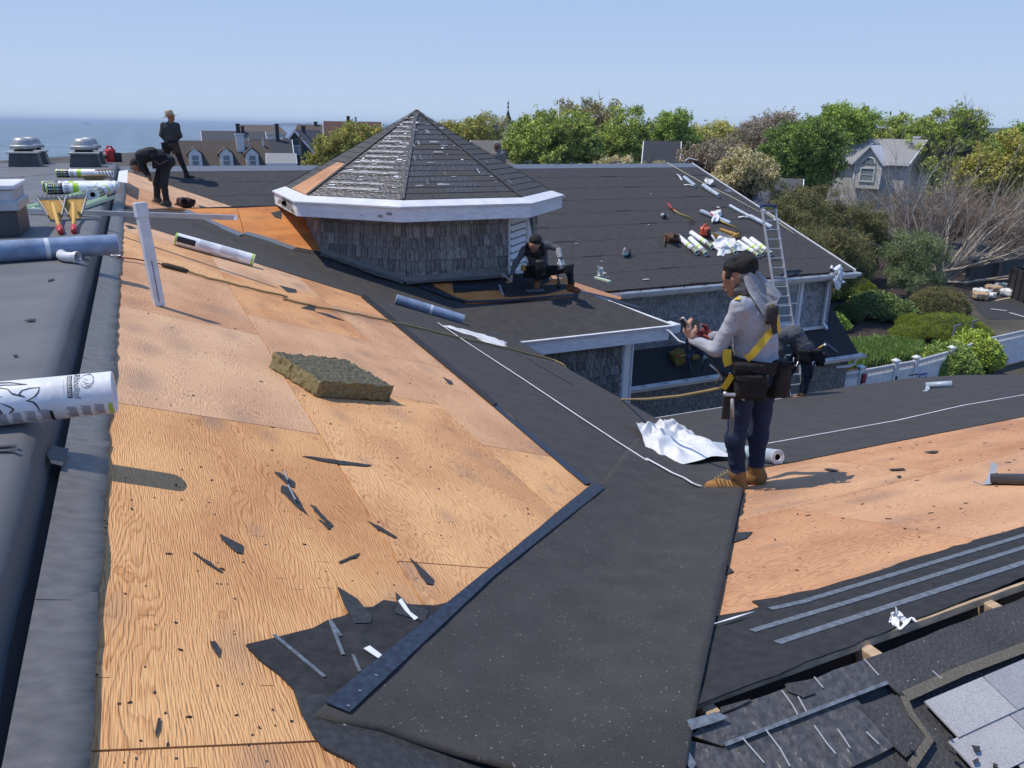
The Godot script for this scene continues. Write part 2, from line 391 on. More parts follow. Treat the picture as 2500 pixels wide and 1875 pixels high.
func build_ground():
	var g := MB.new()     # one sheet: garden level near the building, falling to the shore and running out to the far country
	var coast := func(x: float) -> float: return 250.0 + maxf(0.0, x + 40.0) * 2.4      # how far the land reaches at each x
	var xs := [-3000, -1200, -500, -200, -100, -40, 0, 40, 80, 140, 220, 400, 800, 1600, 3000, 6000]
	var ts := [-0.6, -0.1, 0.0, 0.1, 0.2, 0.35, 0.5, 0.7, 0.85, 0.95, 1.0, 1.1]
	for i in xs.size() - 1:
		for k in ts.size() - 1:
			var q := []
			for c in [[0, 0], [1, 0], [1, 1], [0, 1]]:
				var x: float = xs[i + c[0]]; var t: float = ts[k + c[1]]
				var reach: float = minf(coast.call(x), 9000.0)
				var y := 0.0
				if t > 0.85: y = -6.5 * smoothstep(0.85, 1.05, t)
				q.append(Vector3(x, y, -t * reach))
			g.quad(q[0], q[1], q[2], q[3])
	tag(obj("ground", g, M_ground()), "", "", "", "structure")
	var w := MB.new()
	var R := 26000.0
	for i in 48:
		var a0 := TAU * i / 48; var a1 := TAU * (i + 1) / 48
		w.tri(Vector3(0, -4.6, 0), Vector3(cos(a1) * R, -4.6, -sin(a1) * R), Vector3(cos(a0) * R, -4.6, -sin(a0) * R))
		# the winding is turned below by the two-sided renderer
	var sea := mottled(0.19, 0.27, 0.32, 0.45, M.n_lo, Vector3.ONE * 0.008, bump_map(31, 0.05, 3.0), 0.5)
	tag(obj("sea", w, sea), "", "", "", "structure")

func M_ground() -> Material:
	return mottled(0.12, 0.105, 0.075, 1.0, grey_map(32, 0.01, 0.45, 1.0), Vector3.ONE * 0.05)

# ---------------------------------------------------------------- the building: points on its roof planes, x to the right, f metres away from the ridge side
func p_left(x: float, f: float, lift := 0.0) -> Vector3: return Vector3(x, 8.0333 - S * x, -f) + N_LEFT * lift
func p_right(x: float, f: float, lift := 0.0) -> Vector3: return Vector3(x, 8.2974 - S * f, -f) + N_RIGHT * lift
func p_near(x: float, f: float, lift := 0.0) -> Vector3: return Vector3(x, 7.296 + S * f, -f) + N_NEAR * lift
func p_bump(x: float, f: float, lift := 0.0) -> Vector3: return Vector3(x, 2.9 + S * f, -f) + N_NEAR * lift
func p_end(x: float, f: float, lift := 0.0) -> Vector3: return Vector3(x, 6.35 - S * (x - 7.95), -f) + N_LEFT * lift
func p_far(x: float, f: float, lift := 0.0) -> Vector3: return Vector3(x, -0.6 + S * f, -f) + N_NEAR * lift
const N_LEFT := Vector3(0.31475, 0.94917, 0.0)
const N_RIGHT := Vector3(0.0, 0.94917, -0.31475)
const N_NEAR := Vector3(0.0, 0.94917, 0.31475)
const ALONG := Vector3(0, 0, -1)
const ACROSS := Vector3(1, 0, 0)
var hotel: Node3D

func lifted(pts: Array, n: Vector3, d: float) -> Array:
	var o := []
	for p in pts: o.append(p + n * d)
	return o

func plate(called: String, parent: Node, m: Material, pts: Array, n: Vector3, lift: float, thick := 0.004, jag := 0.0, along := ALONG, sd := 1) -> MeshInstance3D:
	var q := lifted(pts, n, lift)
	if jag > 0.0: q = torn(q, n, 0.07, jag, sd)
	return obj(called, MB.new().slab(q, n, thick, along), m, parent)

func strip_along(called: String, parent: Node, m: Material, pts: Array, n: Vector3, width: float, lift: float, thick := 0.003) -> MeshInstance3D:   # a ribbon lying on a slope along a line of points
	var mb := MB.new(); var top := []; var bot := []
	for i in pts.size():
		var t: Vector3 = (pts[mini(i + 1, pts.size() - 1)] - pts[maxi(i - 1, 0)]).normalized(); var s := n.cross(t).normalized() * width * 0.5
		top.append([pts[i] - s + n * lift, pts[i] + s + n * lift]); bot.append([pts[i] + s + n * (lift - thick), pts[i] - s + n * (lift - thick)])
	for i in pts.size() - 1:
		mb.quad(top[i][0], top[i + 1][0], top[i + 1][1], top[i][1]); mb.quad(top[i][1], top[i + 1][1], bot[i + 1][0], bot[i][0]); mb.quad(bot[i][1], bot[i + 1][1], top[i + 1][0], top[i][0])
	return obj(called, mb, m, parent)

func ply_sheet(parent: Node, m: Material, pts: Array, n: Vector3, along: Vector3, sd: int):
	var mb := MB.new()
	var v := (along - n * along.dot(n)).normalized(); var u := v.cross(n); var lo := Vector2(1e9, 1e9)
	for p in pts: lo = lo.min(Vector2((p as Vector3).dot(u), (p as Vector3).dot(v)))
	mb.slab(pts, n, 0.017, along, 1.0, -lo)
	# the veneer image covers 1.22 m by 2.5 m: scale the plate's own metres to it, turned end for end now and then
	var o := obj("plywood_sheet", mb, m, parent)
	var key := "ply_uv%d_%s" % [sd % 4, str(m.get_instance_id())]
	if not M.has(key):
		var d := m.duplicate(); d.uv1_scale = Vector3((1.0 if sd % 2 else -1.0) / 1.25, (1.0 if sd % 4 > 1 else -1.0) / 2.66, 1); M[key] = d
	o.material_override = M[key]

func build_hotel():
	hotel = thing("shingled_hotel", "large grey-shingled building whose roofs are being re-covered in black underlayment", "building", Vector3(4, 0, -10))
	left_slope(); flat_roof(); right_slope(); near_slope(); bump_out(); turret(); far_wing()

func left_slope():
	var r := obj("left_roof_slope", MB.new().slab(lifted([p_left(-0.46, -1.5), p_left(2.9, -1.5), p_left(0.71, 1.51), p_left(5.0, 5.8), p_left(5.0, 10.48), p_left(0.0, 15.48), p_left(5.0, 20.5), p_left(5.1, 20.9), p_left(-0.46, 26.45)], N_LEFT, -0.022), N_LEFT, 0.12), flat_mat(0.05, 0.035, 0.025, 0.9), hotel)
	var rows := [[-0.30, 0.787, [-0.8, 1.69, 4.28, 6.75, 9.2, 11.65, 14.1, 15.4]], [0.796, 1.967, [0.6, 2.75, 5.5, 7.6, 10.05, 12.5, 14.5]], [1.975, 2.9, [2.4, 4.6, 7.05, 9.5, 12.0]]]
	var mats := [["ply00", "ply00", "ply10", "ply30", "ply20", "ply10", "ply01"], ["ply20", "ply20", "ply11", "ply21", "ply10", "ply20"], ["ply20", "ply11", "ply30", "ply21"]]
	for i in 3:
		var zs: Array = rows[i][2]
		for k in zs.size() - 1:
			var x0: float = rows[i][0]; var x1: float = rows[i][1]
			var f0: float = zs[k] + 0.004; var f1: float = zs[k + 1] - 0.004
			var q := [p_left(x0, f0), p_left(minf(x1, 15.4 - f0), f0), p_left(minf(x1, 15.4 - f1), f1), p_left(x0, f1)]
			ply_sheet(r, M[mats[i][k]], q, N_LEFT, ALONG, i * 7 + k)
	# beyond the small ridge: a bare patch, then felt to the valley of the far roof
	var bnd := [Vector3(2.46, 7.22, -24.84), Vector3(2.19, 7.31, -28.95), Vector3(1.73, 7.46, -33.37), Vector3(0.97, 7.71, -34.3)]
	ply_sheet(r, M["ply31"], [p_left(-0.3, 15.45), p_left(0.5, 16.0), p_left(2.0, 17.6), p_left(2.0, 20.2), p_left(-0.3, 20.2)], N_LEFT, ALONG, 1)
	ply_sheet(r, M["ply10"], [p_left(-0.3, 20.204), p_left(2.0, 20.204), p_left(3.2, 21.0), bnd[0], bnd[1], bnd[2], p_left(-0.3, 25.6)], N_LEFT, ALONG, 3)
	# new underlayment along the eave and round into the small valley
	plate("underlayment_strip", r, M.felt, [p_left(2.54, 4.06), Vector3(2.666, 7.149, -5.635), Vector3(2.78, 7.11, -11.05), Vector3(1.83, 7.43, -11.57), Vector3(1.12, 7.66, -11.98), Vector3(0.54, 7.85, -12.52), Vector3(0.12, 7.99, -12.75), Vector3(-0.31, 8.13, -12.71), p_left(-0.32, 15.1), p_left(0.33, 15.15), p_left(5.05, 10.43), p_left(5.05, 5.85), p_left(3.26, 4.06)], N_LEFT, 0.008, 0.006, 0.004)
	plate("edge_band", r, M.selvage, [Vector3(2.489, 7.208, -4.056), Vector3(2.573, 7.18, -5.773), Vector3(2.646, 7.156, -5.865), Vector3(2.574, 7.18, -4.098)], N_LEFT, 0.0125, 0.004)
	plate("edge_band", r, M.black_rubber, [Vector3(2.573, 7.18, -5.773), Vector3(2.74, 7.12, -10.9), Vector3(2.87, 7.08, -11.24), Vector3(2.646, 7.156, -5.865)], N_LEFT, 0.03, 0.02, 0.003)
	# the valley sheet, left half
	plate("edge_band", r, M.selvage, [Vector3(2.563, 7.183, -4.056), Vector3(0.285, 7.939, -1.803), Vector3(0.343, 7.92, -1.756), Vector3(1.156, 7.65, -2.604), Vector3(2.589, 7.175, -3.971)], N_LEFT, 0.037, 0.004)
	strip_along("lap_line", r, M.black, [Vector3(2.542, 7.19, -4.034), Vector3(2.902, 7.071, -4.055), Vector3(3.101, 7.005, -4.048)], N_LEFT, 0.012, 0.03)
	valley_sheets(r)
	# old felt left under the low end of the valley sheet
	plate("old_felt_sheet", r, M.old_felt, [Vector3(0.125, 7.992, -2.115), Vector3(0.277, 7.941, -2.186), Vector3(0.463, 7.88, -2.297), Vector3(0.52, 7.861, -2.353), Vector3(0.581, 7.841, -2.364), Vector3(0.636, 7.822, -2.417), Vector3(0.828, 7.759, -2.394), Vector3(0.991, 7.705, -2.483), Vector3(0.346, 7.919, -1.785), Vector3(0.232, 7.956, -1.885), Vector3(0.199, 7.967, -1.967), Vector3(0.151, 7.983, -2.045)], N_LEFT, 0.009, 0.006, 0.012, ALONG, 5)
	plate("old_felt_sheet", r, M.scrap, [Vector3(0.224, 7.959, -1.896), Vector3(0.304, 7.933, -1.859), Vector3(0.6, 7.834, -1.669), Vector3(0.776, 7.776, -1.545), Vector3(0.77, 7.778, -1.473), Vector3(0.338, 7.921, -1.533), Vector3(0.317, 7.928, -1.598), Vector3(0.256, 7.948, -1.656), Vector3(0.239, 7.954, -1.705), Vector3(0.227, 7.958, -1.791)], N_LEFT, 0.012, 0.006, 0.012, ALONG, 6)
	for q in [[Vector3(0.482, 7.873, -2.489), Vector3(0.535, 7.856, -2.408), Vector3(0.558, 7.848, -2.288), Vector3(0.541, 7.854, -2.252), Vector3(0.486, 7.872, -2.246), Vector3(0.478, 7.875, -2.341)], [Vector3(0.696, 7.803, -2.471), Vector3(0.71, 7.798, -2.423), Vector3(0.716, 7.796, -2.375), Vector3(0.749, 7.785, -2.368), Vector3(0.788, 7.772, -2.349), Vector3(0.743, 7.787, -2.269), Vector3(0.647, 7.819, -2.323), Vector3(0.677, 7.809, -2.388)]]:
		plate("torn_felt_tongue", r, M.scrap, q, N_LEFT, 0.013, 0.003, 0.006, ALONG, 8)
	for q in [[Vector3(0.323, 7.926, -1.949), Vector3(0.212, 7.963, -2.165), 0.012], [Vector3(0.42, 7.894, -2.166), Vector3(0.406, 7.899, -2.26), 0.01], [Vector3(0.403, 7.9, -2.062), Vector3(0.405, 7.899, -2.25), 0.012], [Vector3(0.434, 7.889, -1.975), Vector3(0.434, 7.889, -2.063), 0.01]]:
		strip_along("scuff_line", r, M.tape, [q[0], q[1]], N_LEFT, q[2], 0.0135)
	for q in [[Vector3(0.704, 7.8, -2.423), Vector3(0.709, 7.798, -2.328), Vector3(0.726, 7.793, -2.292), Vector3(0.707, 7.799, -2.276), Vector3(0.691, 7.804, -2.342), Vector3(0.686, 7.806, -2.405)], [Vector3(0.476, 7.876, -2.095), Vector3(0.5, 7.868, -2.111), Vector3(0.526, 7.859, -2.061), Vector3(0.513, 7.863, -2.038)]]:
		plate("adhesive_scrap", r, M.clear_film, q, N_LEFT, 0.015, 0.002, 0.004)
	for q in [[Vector3(0.456, 7.882, -1.921), Vector3(0.466, 7.879, -1.916)], [Vector3(0.389, 7.904, -1.847), Vector3(0.397, 7.902, -1.844)], [Vector3(0.34, 7.921, -1.782), Vector3(0.348, 7.918, -1.779)], [Vector3(0.312, 7.93, -1.703), Vector3(0.318, 7.928, -1.7)]]:
		strip_along("staple", r, M.alu, q, N_LEFT, 0.003, 0.04)
	strip_along("lap_line", r, M.black, [Vector3(4.451, 6.557, -8.89), Vector3(4.429, 6.565, -8.229), Vector3(4.461, 6.554, -7.629)], N_LEFT, 0.01, 0.0145)
	# white release-tape line across the new felt
	strip_along("white_lap_line", r, M.white_trim, [Vector3(3.61, 6.84, -10.06), Vector3(3.59, 6.843, -8.873), Vector3(3.591, 6.843, -7.243), Vector3(3.569, 6.85, -5.977), Vector3(3.567, 6.85, -5.316), Vector3(3.58, 6.846, -4.854)], N_LEFT, 0.022, 0.026)
	# wall under the eave
	var w := MB.new(); w.box(Transform3D(Basis(), Vector3(-1.8, 3.0, -12.0)), Vector3(13.1, 6.0, 12.9)); obj("main_wall", w, M.dark_cedar, hotel)

func valley_y(x: float, f: float) -> float:      # where the slopes meet the sheet bends in a soft hollow
	var l := 8.0333 - S * x; var a := 8.2974 - S * f; var b := 7.296 + S * f
	var r := 0.5 * (a + b - sqrt((a - b) * (a - b) + 0.0016)); return 0.5 * (l + r + sqrt((l - r) * (l - r) + 0.008))

func valley_sheets(r: Node):
	var nz := noise(64, 1.1, 2)
	for q in [[1.26, 4.06, 0.02, 0], [3.98, 5.6, 0.012, 1]]:
		var rows := []; var n := 44
		for i in n + 1:
			var f: float = lerpf(q[0], q[1], float(i) / n); var xl := f - 1.506; var xr := f - 0.136
			if q[3] == 1: xl = f - 1.45 - 0.1 * (f - 3.98); xr = f - 0.1
			elif f < 1.76: xl = 0.34 + (1.76 - f) * 1.46
			if q[3] == 0 and f < 1.5: xr = 1.364 - (1.5 - f)
			var row := []
			for k in 25:
				var x := lerpf(xl, xr, k / 24.0); row.append(Vector3(x, valley_y(x, f) + q[2] + 0.005 * nz.get_noise_2d(x * 2.0, f * 2.0), -f))
			var sk := 0.02 if q[3] == 0 else 0.004
			row.push_front(row[0] - Vector3(0, sk, 0)); row.append(row[-1] - Vector3(0, sk, 0)); rows.append(row)
		var under := []
		for p in rows[0]: under.append(p - Vector3(0, 0.02, 0))
		rows.push_front(under); obj("valley_sheet", MB.new().smooth(true).grid(rows), M.felt, r)

func flat_roof():
	var y := 8.35
	var top := MB.new().smooth(true); var rows := []
	var prof := [[-14.0, 0.0], [-9.0, 0.005], [-4.0, 0.0], [-2.2, 0.0], [-1.0, 0.0], [-0.62, 0.0], [-0.53, -0.006], [-0.485, -0.03], [-0.468, -0.09], [-0.46, -0.16], [-0.455, -0.215], [-0.42, -0.235], [-0.36, -0.225], [-0.345, -0.24]]
	var nz := noise(71, 0.6, 3)
	for k in 70:
		var f := -2.5 + 0.42 * k; var row := []
		for i in prof.size():
			var j: float = nz.get_noise_2d(f * 2.2, i * 0.8) * (0.012 if i > 4 and i < 11 else 0.004)
			row.append(Vector3(prof[i][0] + (j if i > 4 else 0.0), y + prof[i][1] + j * 0.3, -f))
		rows.append(row)
	top.grid(rows)
	var r := obj("flat_roof", top, M.epdm, hotel)
	var body := MB.new(); body.box(Transform3D(Basis(), Vector3(-7.3, 4.1, -12.2)), Vector3(13.4, 8.2, 29.0)); obj("main_wall", body, M.dark_cedar, hotel)
	# lapped seams of the rubber sheet
	for q in [[Vector3(-2.8, 8.35, -19.13), Vector3(-1.68, 8.35, -20.74)], [Vector3(-2.21, 8.35, -16.5), Vector3(-2.2, 8.35, -19.88)], [Vector3(-0.675, 8.35, -3.196), Vector3(-0.522, 8.35, -3.164)], [Vector3(-0.667, 8.35, -3.146), Vector3(-0.517, 8.35, -3.12)], [Vector3(-3.28, 8.35, -23.83), Vector3(-2.64, 8.35, -24.76)]]:
		strip_along("seam_strip", r, M.epdm_dark, q, Vector3.UP, 0.02, 0.006)
	plate("torn_flap", r, M.epdm_dark, [Vector3(-0.463, 8.187, -3.45), Vector3(-0.406, 8.168, -3.439), Vector3(-0.417, 8.172, -3.248), Vector3(-0.454, 8.184, -3.262), Vector3(-0.476, 8.191, -3.349)], N_LEFT, 0.045, 0.004, 0.004)
	# strip of metal flashing down the edge, in overlapping lengths with a ragged edge
	var cuts := [-1.8, -0.4, 1.02, 2.3, 3.6, 4.95, 6.3, 7.8, 9.4, 11.2, 13.0, 15.0, 17.4, 20.0, 23.0, 26.2]
	for k in cuts.size() - 1:
		var f0: float = cuts[k]; var f1: float = cuts[k + 1] + 0.05
		var m := MB.new().smooth(true); var rr := []
		for j in 13:
			var f := lerpf(f0, f1, j / 12.0)
			rr.append([p_left(-0.42, f, 0.02 + 0.002 * (k % 2)), p_left(-0.33, f, 0.024 + 0.004 * nz.get_noise_2d(f * 5.0, 3.0)), p_left(-0.262 + 0.018 * nz.get_noise_2d(f * 6.0, 9.0), f, 0.022 + 0.012 * nz.get_noise_2d(f * 7.0, 1.0)), p_left(-0.258 + 0.018 * nz.get_noise_2d(f * 6.0, 9.0), f, 0.004)])
		m.grid(rr); obj("metal_flashing", m, M.flashing, r)

func right_slope():
	var r := obj("right_roof_slope", MB.new().slab(lifted([p_right(0.71, 1.57), p_right(14, 1.57), p_right(14, 6.0), Vector3(11.317, 6.395, -5.738), Vector3(11.618, 6.104, -6.613), Vector3(11.937, 5.73, -7.744), Vector3(11.591, 5.498, -8.441), Vector3(10.797, 5.4, -8.737), Vector3(9.799, 5.379, -8.801), p_right(6.8, 8.93), p_right(4.8, 8.93), p_right(4.8, 5.6)], N_RIGHT, -0.022), N_RIGHT, 0.1), flat_mat(0.05, 0.035, 0.025, 0.9), hotel)
	var e0 := func(f: float) -> float: return f - 0.796 + 0.60
	for row in [[3.19, 4.42, ["ply30", "ply31", "ply11", "ply30", "ply21"], [0.0, 4.9, 7.3, 9.7, 11.9, 14.0]], [1.95, 3.186, ["ply31", "ply11", "ply31", "ply_red", "ply30"], [0.0, 3.5, 5.9, 8.3, 10.7, 14.0]]]:
		for k in 5:
			var x0: float = row[3][k] + 0.002; var x1: float = row[3][k + 1] - 0.002
			var q := [p_right(maxf(x0, e0.call(row[0])), row[0]), p_right(x1, row[0]), p_right(x1, row[1]), p_right(maxf(x0, e0.call(row[1])), row[1])]
			if k == 0: q = [p_right(e0.call(row[0]), row[0]), p_right(x1, row[0]), p_right(x1, row[1]), p_right(minf(e0.call(row[1]), x1 - 0.05), row[1])]
			ply_sheet(r, M[row[2][k]], q, N_RIGHT, ACROSS, k + int(row[0]))
	plate("underlayment_strip", r, M.felt, [p_right(3.2, 3.97), Vector3(3.749, 7.006, -3.896), Vector3(4.409, 6.832, -4.419), Vector3(4.719, 6.851, -4.363), Vector3(5.698, 6.866, -4.317), Vector3(7.522, 6.907, -4.192), p_right(14, 4.1), p_right(14, 6.0), Vector3(11.381, 6.384, -5.771), Vector3(11.761, 6.076, -6.698), Vector3(12.018, 5.712, -7.798), Vector3(11.756, 5.458, -8.564), Vector3(10.873, 5.379, -8.8), Vector3(9.866, 5.359, -8.863), p_right(6.8, 8.97), p_right(4.82, 8.97), p_right(4.82, 5.62), p_right(4.0, 4.8)], N_RIGHT, 0.008, 0.006, 0.004, ACROSS)
	# rough edge of old felt beside the valley sheet
	plate("old_felt_edge", r, M.scrap, [Vector3(3.607, 7.038, -3.798), Vector3(3.662, 7.048, -3.768), Vector3(3.221, 7.198, -3.316), Vector3(3.14, 7.214, -3.267), Vector3(2.87, 7.308, -2.985), Vector3(2.939, 7.325, -2.931), Vector3(2.825, 7.35, -2.858), Vector3(2.695, 7.356, -2.84), Vector3(2.527, 7.412, -2.671), Vector3(2.421, 7.449, -2.558), Vector3(2.367, 7.486, -2.448), Vector3(2.296, 7.488, -2.441), Vector3(2.124, 7.539, -2.286), Vector3(1.918, 7.615, -2.058), Vector3(1.825, 7.639, -1.986), Vector3(2.079, 7.547, -2.264), Vector3(2.334, 7.461, -2.523), Vector3(2.698, 7.338, -2.893), Vector3(3.509, 7.059, -3.734)], N_RIGHT, 0.008, 0.003, 0.008, ACROSS, 3)
	# old felt with three lines of sealing strip above the open ridge slot
	plate("old_felt_sheet", r, M.old_felt, [Vector3(1.359, 7.795, -1.514), Vector3(1.813, 7.644, -1.971), Vector3(1.921, 7.616, -2.056), Vector3(2.053, 7.629, -2.016), Vector3(2.124, 7.627, -2.021), Vector3(2.143, 7.604, -2.092), Vector3(2.246, 7.616, -2.056), Vector3(2.431, 7.628, -2.019), Vector3(3.113, 7.626, -2.024), Vector3(3.819, 7.633, -2.004), p_right(9.0, 2.02), p_right(9.0, 1.572), p_right(3.0, 1.572)], N_RIGHT, 0.008, 0.005, 0.01, ACROSS, 9)
	for q in [[Vector3(2.12, 7.645, -1.968), Vector3(2.269, 7.653, -1.943), Vector3(2.651, 7.656, -1.934), Vector3(3.654, 7.665, -1.907), 0.035], [Vector3(1.909, 7.686, -1.843), Vector3(2.412, 7.693, -1.822), Vector3(3.47, 7.701, -1.798), 0.035], [Vector3(1.895, 7.732, -1.704), Vector3(2.357, 7.735, -1.695), Vector3(3.264, 7.742, -1.676), 0.038]]:
		var w: float = q.pop_back(); q.append(q[-1] + Vector3(4, 0, 0.0))
		var o := strip_along("sealing_strip", r, M.tape, q, N_RIGHT, w, 0.012)
	for q in [[Vector3(1.838, 7.6, -2.104), Vector3(1.879, 7.596, -2.115), Vector3(1.892, 7.625, -2.028), Vector3(1.862, 7.635, -1.998), Vector3(1.848, 7.625, -2.029)], [Vector3(1.801, 7.648, -1.957), Vector3(1.937, 7.647, -1.961), Vector3(2.032, 7.649, -1.954), Vector3(1.917, 7.651, -1.948)]]:
		plate("film_scrap", r, M.clear_film, q, N_RIGHT, 0.028, 0.002)
	strip_along("white_lap_line", r, M.white_trim, [Vector3(5.374, 6.528, -5.335), Vector3(6.209, 6.552, -5.263), Vector3(7.07, 6.577, -5.187), Vector3(8.256, 6.546, -5.281), Vector3(9.204, 6.577, -5.187), p_right(12.0, 5.35)], N_RIGHT, 0.03, 0.014)
	strip_along("drip_edge", r, M.white_trim, [p_right(4.8, 8.98), p_right(6.8, 8.985), Vector3(7.953, 5.34, -8.918), Vector3(9.139, 5.395, -8.753)], N_RIGHT, 0.05, 0.013)
	var tape := []
	for p in [Vector3(3.577, 6.847, -4.863), Vector3(3.594, 6.842, -4.689), Vector3(3.589, 6.843, -4.525), Vector3(3.595, 6.844, -4.382), Vector3(3.529, 6.908, -4.19), Vector3(3.509, 6.949, -4.066)]: tape.append(Vector3(p.x, valley_y(p.x, -p.z) + 0.034, p.z))
	strip_along("white_lap_line", r, M.white_trim, tape, Vector3(0.15, 0.98, -0.12), 0.022, 0.0)
	# the cut deck edge and the rafters in the open slot
	obj("deck_edge", MB.new().bar(p_right(1.3, 1.552, -0.012), p_right(9, 1.552, -0.012), 0.018, 0.026, N_RIGHT), M.lumber, r)
	for x in [Vector3(1.436, 7.812, -1.462), Vector3(2.145, 7.799, -1.504), Vector3(2.815, 7.792, -1.524), Vector3(3.277, 7.791, -1.526)]:
		obj("rafter_end", MB.new().bar(Vector3(x.x, 7.775 - 0.08, -1.45), Vector3(x.x, 7.775 - 0.08, -1.56), 0.05, 0.15, Vector3.UP, 0.004), M.lumber, r)
	obj("attic_void", MB.new().box(Transform3D(Basis(), Vector3(6.0, 6.9, -1.5)), Vector3(12, 0.8, 1.6)), M.black, r)
	var b := MB.new(); b.box(Transform3D(Basis(), Vector3(9.2, 2.6, -3.0)), Vector3(9.3, 5.2, 9.6)); obj("main_wall", b, M.dark_cedar, hotel)

func near_slope():
	var r := obj("near_roof_slope", MB.new().slab(lifted([p_near(0.8, 1.42), p_near(9, 1.42), p_near(9, -2.0), p_near(4.2, -2.0)], N_NEAR, -0.02), N_NEAR, 0.06), M.black_granule, hotel)
	plate("filmed_shingle", r, M.film_shingle, [Vector3(1.303, 7.774, -1.442), Vector3(1.431, 7.786, -1.477), Vector3(1.559, 7.785, -1.476), Vector3(2.062, 7.784, -1.471), Vector3(2.066, 7.753, -1.377), Vector3(1.755, 7.755, -1.386), Vector3(1.376, 7.755, -1.385)], N_NEAR, 0.004, 0.006, 0.004, ACROSS, 2)
	plate("filmed_shingle", r, M.film_shingle, [Vector3(1.286, 7.772, -1.437), Vector3(1.374, 7.754, -1.383), Vector3(1.753, 7.755, -1.383), Vector3(1.919, 7.751, -1.371), Vector3(1.921, 7.698, -1.212), Vector3(1.653, 7.696, -1.206), Vector3(1.214, 7.734, -1.321)], N_NEAR, -0.002, 0.006, 0.004, ACROSS, 4)
	plate("starter_shingle", r, M.black_granule, [Vector3(2.068, 7.784, -1.473), Vector3(2.942, 7.787, -1.482), Vector3(3.224, 7.788, -1.485), Vector3(2.983, 7.738, -1.332), Vector3(2.712, 7.735, -1.324), Vector3(2.37, 7.737, -1.331), Vector3(2.078, 7.735, -1.324), Vector3(2.066, 7.752, -1.374)], N_NEAR, 0.003, 0.006, 0.004, ACROSS, 6)
	plate("starter_shingle", r, M.black_granule, [Vector3(1.902, 7.744, -1.351), Vector3(2.067, 7.739, -1.337), Vector3(2.067, 7.69, -1.188), Vector3(1.919, 7.685, -1.173), Vector3(1.913, 7.697, -1.209)], N_NEAR, 0.001, 0.006, 0.004, ACROSS, 7)
	for q in [[Vector3(1.557, 7.785, -1.473), Vector3(1.495, 7.783, -1.468), Vector3(1.424, 7.783, -1.467), Vector3(1.445, 7.788, -1.485), Vector3(1.492, 7.787, -1.482), Vector3(1.551, 7.786, -1.478)], [Vector3(1.708, 7.788, -1.483), Vector3(1.783, 7.784, -1.472), Vector3(1.786, 7.769, -1.426), Vector3(1.733, 7.769, -1.427), Vector3(1.696, 7.78, -1.461)]]:
		plate("shingle_scrap", r, M.black_granule, q, N_NEAR, 0.012, 0.006, 0.006, ACROSS, 12)
	for q in [[Vector3(1.306, 7.786, -1.479), Vector3(1.413, 7.784, -1.471), Vector3(1.441, 7.775, -1.444), Vector3(1.301, 7.776, -1.449)], [Vector3(1.225, 7.754, -1.38), Vector3(1.254, 7.759, -1.397), Vector3(1.253, 7.747, -1.361), Vector3(1.227, 7.743, -1.348)]]:
		plate("film_scrap", r, M.tape, q, N_NEAR, 0.024, 0.002, 0.004)
	for q in [[Vector3(1.536, 7.754, -1.381), Vector3(1.539, 7.734, -1.32), Vector3(1.531, 7.717, -1.268)], [Vector3(1.699, 7.741, -1.343), Vector3(1.696, 7.722, -1.286), Vector3(1.698, 7.711, -1.251)], [Vector3(1.765, 7.73, -1.31), Vector3(1.758, 7.711, -1.251)], [Vector3(1.68, 7.783, -1.469), Vector3(1.678, 7.766, -1.416), Vector3(1.67, 7.752, -1.376)], [Vector3(1.447, 7.755, -1.384), Vector3(1.461, 7.728, -1.302)], [Vector3(1.718, 7.772, -1.435), Vector3(1.707, 7.754, -1.383)], [Vector3(1.824, 7.784, -1.473), Vector3(1.825, 7.771, -1.433)], [Vector3(2.052, 7.784, -1.47), Vector3(2.053, 7.763, -1.408)], [Vector3(1.85, 7.718, -1.273), Vector3(1.858, 7.704, -1.23)], [Vector3(2.261, 7.747, -1.361), Vector3(2.266, 7.736, -1.328)]]:
		strip_along("film_crease", r, M.crease, q, N_NEAR, 0.0035, 0.012)
	strip_along("bead_line", r, M.tape, [Vector3(1.379, 7.755, -1.384), Vector3(1.675, 7.754, -1.381), Vector3(2.063, 7.753, -1.378)], N_NEAR, 0.012, 0.012)
	strip_along("sand_line", r, mottled(0.2, 0.18, 0.14, 1.0, M.n_hi, Vector3.ONE * 5.0), [Vector3(2.084, 7.735, -1.322), Vector3(2.367, 7.736, -1.328), Vector3(2.708, 7.734, -1.321), Vector3(2.974, 7.736, -1.327)], N_NEAR, 0.035, 0.008)
	strip_along("sand_line", r, mottled(0.2, 0.18, 0.14, 1.0, M.n_hi, Vector3.ONE * 5.0), [Vector3(2.078, 7.735, -1.324), Vector3(2.052, 7.716, -1.266), Vector3(2.044, 7.69, -1.19), Vector3(1.903, 7.676, -1.145)], N_NEAR, 0.025, 0.008)
	# grey three-tab shingles: courses run along x, each tab a plate
	var org := Vector3(2.076, 7.724, -1.29); var shade := [Color(0.92, 0.92, 0.92), Color(1, 1, 1), Color(0.82, 0.83, 0.85)]
	var tabs := []
	for c in shade: var m: StandardMaterial3D = M.grey_shingle.duplicate(); m.albedo_color = c; tabs.append(m)
	for cse in 6:
		var f1: float = -org.z - 0.002 - cse * 0.125; var x: float = org.x + (0.06 if cse == 0 else [0.0, 0.14, 0.03, 0.2, 0.1][cse - 1] + cse * 0.02)
		for k in 14:
			var wd := 0.29
			var q := [p_near(x, f1 - 0.128, 0.014), p_near(x + wd, f1 - 0.128, 0.014), p_near(x + wd, f1, 0.008), p_near(x, f1, 0.008)]
			obj("shingle_tab", MB.new().slab(q, N_NEAR, 0.006, ACROSS), tabs[(k * 5 + cse * 3) % 3], r)
			x += wd + 0.005

